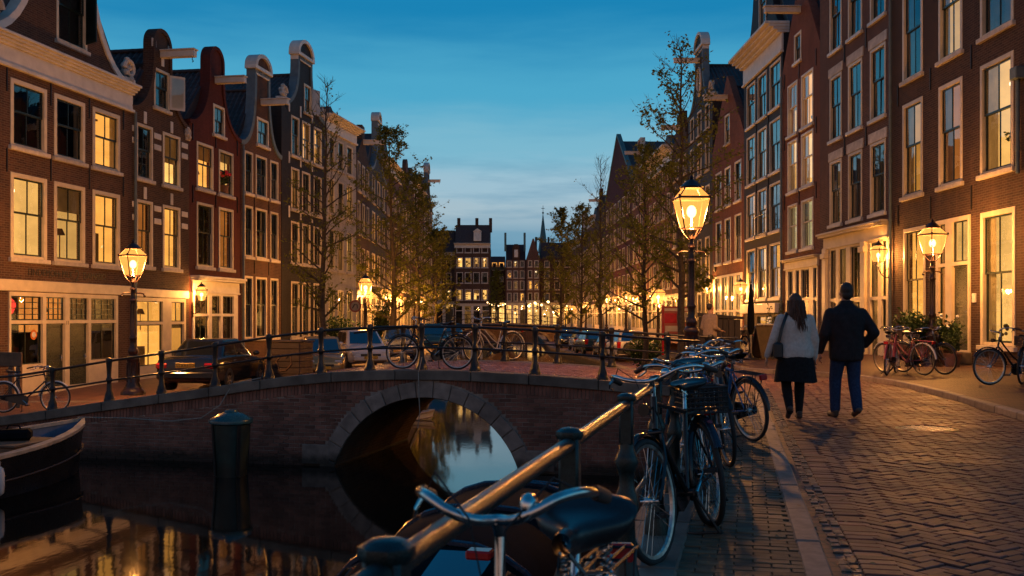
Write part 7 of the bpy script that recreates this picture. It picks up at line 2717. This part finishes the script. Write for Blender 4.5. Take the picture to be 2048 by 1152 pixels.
wall_lantern('wall lantern over the low white fascia of the black house', 1497, F4, 2.35, 700, .72)
wall_lantern('wall lantern at the far corner of the low red house', 1427, F5, 2.6, 700, .72)
wall_lantern('wall lantern above the cafe plants on the red corniced house', 1310, F7, 2.6, 600, .7)
wall_lantern('wall lantern on the red house with yellow topped gable', 1275, F8, 2.6, 600, .7)
wall_lantern('wall lantern on the steep roofed red house down the street', 1238, F9, 2.6, 600, .8)
G8 = face((lfac(71), 71), (lfac(80), 80), by('wide brown house with long'))
G6 = face((lfac(90), 90), (lfac(100), 100), by('red brick house far along'))
wall_lantern('wall lantern glowing on the wide brown house behind the leafy tree', 790, G8, 2.3, 700, .9, x=2.0)
wall_lantern('wall lantern on the far red house of the left quay', 826, G6, 2.3, 600, .9, x=4.0)

# string of cafe bulbs beyond the far bridge
t = thing('bulb_string', 'string of warm cafe bulbs glowing beyond the far bridge', 'string lights', (0, 0, 0))
A, B = Vector((xe(975, 150), 150, zpx(603, 150))), Vector((xe(1010, 152), 152, zpx(606, 152)))
pts = [A.lerp(B, i / 8) + Vector((0, 0, -.4 * math.sin(PI * i / 8))) for i in range(9)]
put(MB().tube(pts, .02, 4), 'wire', 'rubber', t)
for p in pts:
    put(MB().ball(p - Vector((0, 0, .15)), .09, 8, 6), 'bulb', 'cafe_bulb', t)
for px in (978, 1009):
    put(MB().tube([(xe(px, 150), 150, -.5), (xe(px, 150), 150, zpx(602, 150))], .06, 6), 'pole', 'iron_black', t)
for i, (px, yy, d) in enumerate(((1058, 612, 157), (1070, 606, 157), (1083, 610, 157), (1096, 604, 157))):
    lb = ('cafe lamp %s on the pale end house front') % ('leftmost', 'second from left', 'second from right', 'rightmost')[i].__str__() if False else ('leftmost cafe lamp on the pale end house front', 'second cafe lamp from the left on the end house front', 'third cafe lamp from the left on the end house front', 'rightmost cafe lamp on the pale end house front')[i]
    t = thing('cafe_lamp', lb, 'wall lamp', (xe(px, d), d - .35, zpx(yy, d)), 0, 'cafe lamps on the end houses')
    put(MB().ball((0, 0, 0), .2, 8, 6), 'globe', 'cafe_bulb', t, 60)
    put(MB().tube([(0, 0, .15), (0, .1, .4), (0, .35, .4)], .03, 5), 'arm', 'iron_black', t)

# ------------------------------------------------------------------ far bridge
fb = thing('far_bridge', 'distant low canal bridge with two brick arches and iron railing', 'bridge', (0, 108, 0))
X0, X1 = -9.5, 5.6
def fprof(x):
    return .62 - .011 * (x + 1.8) ** 2
poly = [(X0, -3.0)] + [(X0 + (X1 - X0) * i / 24, fprof(X0 + (X1 - X0) * i / 24)) for i in range(25)] + [(X1, -3.0)]
def far_arch(cx, r, z):
    return [(cx + r * math.cos(PI * i / 16), z + r * .78 * math.sin(PI * i / 16)) for i in range(17)]
for cx, r in ((2.0, 2.15), (-4.1, 2.4)):
    a = far_arch(cx, r, -1.75)
    poly += [(a[0][0], -3.0)] + a + [(a[-1][0], -3.0)]
put(MB().prism(poly, 0, 5.5), 'bridge_wall', 'tunnel_brick', fb)
for cx, r in ((2.0, 2.15), (-4.1, 2.4)):
    ra, rb = far_arch(cx, r, -1.75), far_arch(cx, r + .3, -1.75)
    for i in range(0, 16, 2):
        put(MB().prism([ra[i], ra[i + 1], ra[i + 2], rb[i + 2], rb[i + 1], rb[i]], -.06, .02), 'arch_stone', 'stone_arch', fb)
cop = [(X0 + (X1 - X0) * i / 24, fprof(X0 + (X1 - X0) * i / 24)) for i in range(25)]
put(MB().prism(cop + [(x, z + .18) for x, z in cop[::-1]], -.1, .4), 'coping', 'stone_coping', fb)
t = thing('bridge_railing', 'thin dark railing along the distant two arched bridge', 'railing', (0, 108.15, 0))
for i in range(11):
    x = X0 + .3 + (X1 - X0 - .6) * i / 10
    put(MB().tube([(x, 0, fprof(x) + .15), (x, 0, fprof(x) + 1.2)], .05, 6), 'post', 'iron_black', t)
for h in (.65, 1.15):
    put(MB().tube([(x, 0, z + h) for x, z in cop], .03, 5), 'rail', 'iron_black', t)
for i, px in enumerate((900, 925, 958, 985, 1068)):
    x = ray(px) * 108.4
    fbk = thing('bicycle', ('dark bicycle parked at the left end of the far bridge', 'dark bicycle second from the left on the far bridge', 'dark bicycle left of the middle of the far bridge', 'dark bicycle at the middle of the far bridge', 'dark bicycle on the right half of the far bridge')[i], 'bicycle', (x, 108.5, fprof(x) + .15), .1 * i, 'bicycles parked on the far bridge')
    mb = MB()
    for c in (-.55, .57):
        mb.tube([(c + .33 * math.cos(2 * PI * k / 14), 0, .35 + .33 * math.sin(2 * PI * k / 14)) for k in range(14)], .03, 5, closed=True)
    put(mb, 'wheel_pair', 'rubber', fbk)
    put(MB().tube([(-.55, 0, .35), (-.1, 0, .3), (-.28, 0, .85), (.35, 0, .85), (-.1, 0, .3)], .025, 5).tube([(.57, 0, .35), (.33, 0, 1.05), (.2, .2, 1.08)], .025, 5).box(-.45, -.2, -.08, .08, .92, .98), 'frame', 'enamel_black', fbk)

# ------------------------------------------------------------------ crate, signs, container, stands, plants
t = thing('cargo_box', 'dark wooden cargo box with carved front standing on the left quay', 'box', (ray(583) * 30.5, 30.5, zleft(-6.7, 30.5)), -.30)
for i in range(6):
    put(MB().cbox(-.5, .5, -.02, .02, .06 + i * .19, .06 + i * .19 + .18, .012), 'plank', 'wood_dark', t, None, (0, -.4, 0))
    put(MB().cbox(-.02, .02, -.39, .40, .06 + i * .19, .06 + i * .19 + .18, .012), 'plank', 'wood_plank', t, None, (.5, 0, 0))
put(MB().box(-.49, .47, -.37, .4, .02, 1.18), 'box_core', 'wood_dark', t)
put(MB().cbox(-.56, .56, -.46, .44, 1.2, 1.26, .015), 'box_lid', 'wood_dark', t)
em = MB().tube([(-.16, -.43, .34), (-.28, -.43, .62), (-.12, -.43, .82), (.05, -.43, .74), (.2, -.43, .86), (.24, -.43, .55), (.05, -.43, .36), (-.16, -.43, .34)], .022, 5)
put(em, 'carved_emblem', 'wood_plank', t)

t = thing('traffic_sign', 'round no-parking style traffic sign on a pole beside the left lamp', 'traffic sign', (ray(711) * 42.5, 42.5, -.62))
put(MB().tube([(0, 0, 0), (0, 0, 2.75)], .035, 8), 'pole', 'steel_dull', t, 50)
sf = put(MB().lathe([(.001, .02), (.26, .02), (.26, -.01), (.001, -.01)], 24, M=Matrix.Rotation(PI / 2, 4, 'X')), 'sign_plate', 'sign_grey', t, 40, (0, -.05, 2.45))
put(MB().lathe([(.26, .03), (.26, .022), (.19, .022), (.19, .03)], 24, M=Matrix.Rotation(PI / 2, 4, 'X'), cap=False), 'sign_ring', 'sign_ring_red', sf)
put(MB().tube([(-.12, -.028, -.09), (-.03, -.028, .08), (.08, -.028, .06), (.09, -.028, -.1)], .022, 5), 'sign_symbol', 'plate_ink', sf)

t = thing('poster_board', 'red framed advertising board on legs behind the large right lamp', 'sign board', (ray(1353) * 36, 36, zright(ray(1353) * 36, 36)), .1)
put(MB().cbox(-.55, .55, -.03, .03, .75, 1.75, .02), 'board', 'paper_poster', t)
for (x0, x1, z0, z1, m) in ((-.45, .0, 1.15, 1.5, 'red_reflector'), (.05, .47, 1.2, 1.55, 'poster_cream'), (-.42, .45, .85, 1.05, 'poster_cream')):
    put(MB().box(x0, x1, -.036, -.031, z0, z1), 'poster_panel', m, t)
put(MB().box(-.45, .45, -.036, -.031, 1.58, 1.68), 'poster_panel', 'poster_cream', t)
for x in (-.5, .5):
    put(MB().tube([(x, 0, 0), (x, 0, 1.8)], .04, 6), 'leg', 'red_reflector', t)

t = thing('container', 'dark boxy container with sloped lid and plank sides across the street', 'container', (ray(1428) * 29.2, 29.2, 0.0), .12)
n = 7
for i in range(n):
    put(MB().cbox(-.62 + i * 1.24 / n + .004, -.62 + (i + 1) * 1.24 / n - .004, -.03, .02, .12, 1.36 - i * .012, .012), 'plank', 'box_dark', t, None, (0, -.5, 0))
put(MB().box(-.6, .6, -.47, .5, .08, 1.28), 'core', 'box_dark', t)
put(MB().prism([(-.68, 1.40), (.68, 1.30), (.68, 1.37), (-.68, 1.49)], -.6, .58), 'lid', 'box_dark', t)
for x in (-.5, -.15, .2, .5):
    put(MB().ball((x, -.42, .05), .055, 8, 6), 'castor', 'rubber', t)

t = thing('folded_parasol', 'closed dark parasol on a metal foot between street and lit basement', 'parasol', (ray(1502) * 30, 30, .085))
put(MB().lathe([(.28, 0), (.28, .04), (.10, .06), (.05, .14), (.028, .2)], 14), 'foot', 'iron_black', t, 40)
put(MB().tube([(0, 0, .1), (0, 0, 2.3)], .026, 8), 'pole', 'steel_dull', t, 50)
put(MB().lathe([(.05, .75), (.11, .95), (.10, 1.5), (.06, 2.0), (.03, 2.25), (.005, 2.35)], 9), 'canopy', 'canopy_black', t, 30)
t = thing('sandwich_board', 'folding triangular board standing beside the closed parasol', 'sign board', (ray(1527) * 30.6, 30.6, .085), .5)
for s in (-1, 1):
    put(MB().cbox(-.32, .32, -.015, .015, 0, 1.05, .01), 'panel', 'wood_dark', t, None, (0, .27 * s, 0), (.27 * s, 0, 0))
t = thing('cafe_counter', 'wooden counter box in front of the lit basement window', 'counter', (ray(1556) * 33.5, 33.5, .085), .0)
put(MB().cbox(-.55, .55, -.3, .3, 0, 1.0, .02), 'counter_box', 'wood_plank', t)
put(MB().cbox(-.62, .62, -.36, .36, 1.0, 1.06, .015), 'counter_top', 'steel_dull', t)
t = thing('notice_board', 'orange brown wooden board with posts at the left picture edge', 'board', WB(bu(14, 2.6), 2.6, prof(bu(14, 2.6))), -.2)
put(MB().cbox(-.5, .42, -.03, .03, 1.02, 1.38, .02), 'board', 'wood_plank', t)
for x in (-.32, .12, .34):
    put(MB().cbox(x - .06, x + .06, -.05, .05, 0, 1.02, .012), 'leg', 'wood_plank', t)

def shrub(label, x, y, z, w, h, seed, leaves, pot=False, leaf='leaf_shrub', size=.05, flowers=None, cat='shrub', name='shrub'):
    rr = random.Random(seed)
    t = thing(name, label, cat, (x, y, z), 0)
    st = MB(); lf = MB()
    z0 = 0
    if pot:
        put(MB().lathe([(w * .26, 0), (w * .34, h * .3), (w * .37, h * .3), (w * .37, h * .34), (w * .3, h * .33)], 14), 'pot', 'plant_pot', t, 40)
        z0 = h * .3
    for i in range(26):
        a = rr.uniform(0, 2 * PI); r = w / 2 * rr.uniform(.3, 1) ; hh = (h - z0) * rr.uniform(.5, 1.05)
        e = Vector((r * math.cos(a), r * math.sin(a), z0 + hh * (1 - .45 * (r / (w / 2)) ** 2)))
        m = Vector((e.x * .35, e.y * .35, z0 + (e.z - z0) * .6))
        b = Vector((e.x * .08, e.y * .08, z0 - .02))
        st.tube([b, m, e], [.014, .009, .003], 4)
        for k in range(leaves // 26):
            f = rr.uniform(.25, 1.04)
            p = b.lerp(m, f * 2) if f < .5 else m.lerp(e, f * 2 - 1)
            p = p + Vector((rr.gauss(0, w * .07), rr.gauss(0, w * .07), rr.gauss(0, h * .05)))
            d = Vector((rr.uniform(-1, 1), rr.uniform(-1, 1), rr.uniform(-.3, 1))).normalized()
            q = d.orthogonal().normalized(); q = (q * math.cos(2.1) + d.cross(q) * math.sin(rr.uniform(0, 6))).normalized()
            s = size * rr.uniform(.6, 1.4)
            lf.add([p - d * s, p + q * s * .5, p + d * s, p - q * s * .5], [(0, 1, 2, 3)])
    put(st, 'stem', 'bark', t)
    put(lf, 'foliage', leaf, t)
    if flowers:
        fl = MB()
        for i in range(flowers[1]):
            a = rr.uniform(0, 2 * PI); r = w / 2 * rr.uniform(.2, 1)
            fl.ball((r * math.cos(a), r * math.sin(a), z0 + (h - z0) * rr.uniform(.6, 1)), size * .9, 6, 4)
        put(fl, 'blossom', flowers[0], t)
    return t
shrub('big dark evergreen shrub behind the white car on the left quay', ray(684) * 44, 44, -.65, 2.3, 2.1, 3, 4200, size=.075)
shrub('low yellow green bush right of the evergreen shrub', ray(742) * 45.5, 45.5, -.65, 1.5, 1.35, 4, 1500, size=.06, leaf='leaf_green')
shrub('tall climbing plant dark against the houses behind the left lamp', ray(765) * 56, 56, -.65, 1.5, 3.0, 5, 2600, size=.075)
shrub('cafe shrub in the planting on the right street beside the lamp', ray(1296) * 49, 49, zright(ray(1296) * 49, 49), 2.2, 1.75, 6, 3000, size=.075)
shrub('cafe shrub with reddish leaves behind the parked cars', ray(1262) * 60, 60, zright(ray(1262) * 60, 60), 1.9, 1.6, 7, 2200, size=.08)
shrub('leafy cafe hedge plant farthest left of the cafe group', ray(1238) * 66, 66, zright(ray(1238) * 66, 66), 2.2, 1.6, 8, 2200, size=.085)
shrub('tall potted bush against the lamp post by the green door', ray(1838) * 26.4, 26.4, .085, 1.25, 1.6, 9, 2300, True, size=.055)
shrub('pot plant with white flowers right of the lamp post by the green door', ray(1888) * 26.7, 26.7, .085, .95, 1.35, 10, 1500, True, size=.05, flowers=('white_plastic', 9))
shrub('upright pot plant on the doorstep side of the green door', ray(1905) * 25.7, 25.7, .085, .6, 1.0, 11, 700, True, size=.045)
shrub('small twiggy plant by the lit basement of the black house', ray(1552) * 41, 41, .085, 1.1, 2.1, 12, 700, size=.05, leaf='leaf_green')
p = R1.world(R1.S(2017), .3, .75 + 4.5)
shrub('leafy house plant standing inside the upper lit window at the right', p[0], p[1], p[2], .6, 1.1, 14, 500, True, size=.06, cat='house plant', name='house_plant')
p = L3.world(L3.S(454), .18, 6.5)
shrub('red flowering plant inside the lit window of the dark red house', p[0], p[1], p[2], .65, .9, 15, 250, True, size=.07, flowers=('red_petal', 22), cat='house plant', name='house_plant')
p = L1.world(L1.S(33), -.0 + .3, 1.35)
t = thing('neon_sign', 'pink red curled neon sign hanging in the dark shop window', 'neon sign', p, L1.t.rotation_euler[2])
put(MB().tube([(.36 * math.cos(i * .55) * (1 - i * .018), 0, .30 + .26 * math.sin(i * .55) * (1 - i * .018)) for i in range(26)], .035, 6), 'tube', 'neon_red', t, 60)
# distant pedestrians' awning and hanging signs
t = thing('awning', 'white shop awning over the cafe on the right street', 'awning', F7.world(F7.S(1276), 0, 2.3) if False else F8.world(F8.W * .35, 0, 2.7), F8.t.rotation_euler[2])
put(MB().prism([(0, 0), (0, .06), (1.4, -.5), (1.4, -.75), (1.36, -.75), (1.36, -.52)], -1.4, 1.6, M=Matrix.Rotation(-PI / 2, 4, 'Z')), 'cloth', 'awning_cloth', t)

# fallen leaves and scraps along the kerb and in the gutter
lm = MB()
rr = random.Random(77)
for i in range(420):
    y = 4.2 + 16 * rr.random() ** 1.4
    x = kerb_x(y) + (rr.gauss(.16, .06) if rr.random() < .6 else rr.uniform(-.7, 2.4))
    if x < near_edge(y) + .35:
        continue
    s = rr.uniform(.010, .026)
    a = rr.uniform(0, 6.28)
    c = Vector((x, y, .014 + rr.uniform(0, .008)))
    u = Vector((math.cos(a), math.sin(a), rr.uniform(-.3, .3))) * s
    v = Vector((-math.sin(a), math.cos(a), rr.uniform(-.2, .5))) * s * .6
    lm.add([c - u, c + v, c + u, c - v], [(0, 1, 2, 3)])
lo = put(lm, 'fallen_leaves', 'leaf_litter')
lo['kind'] = 'stuff'
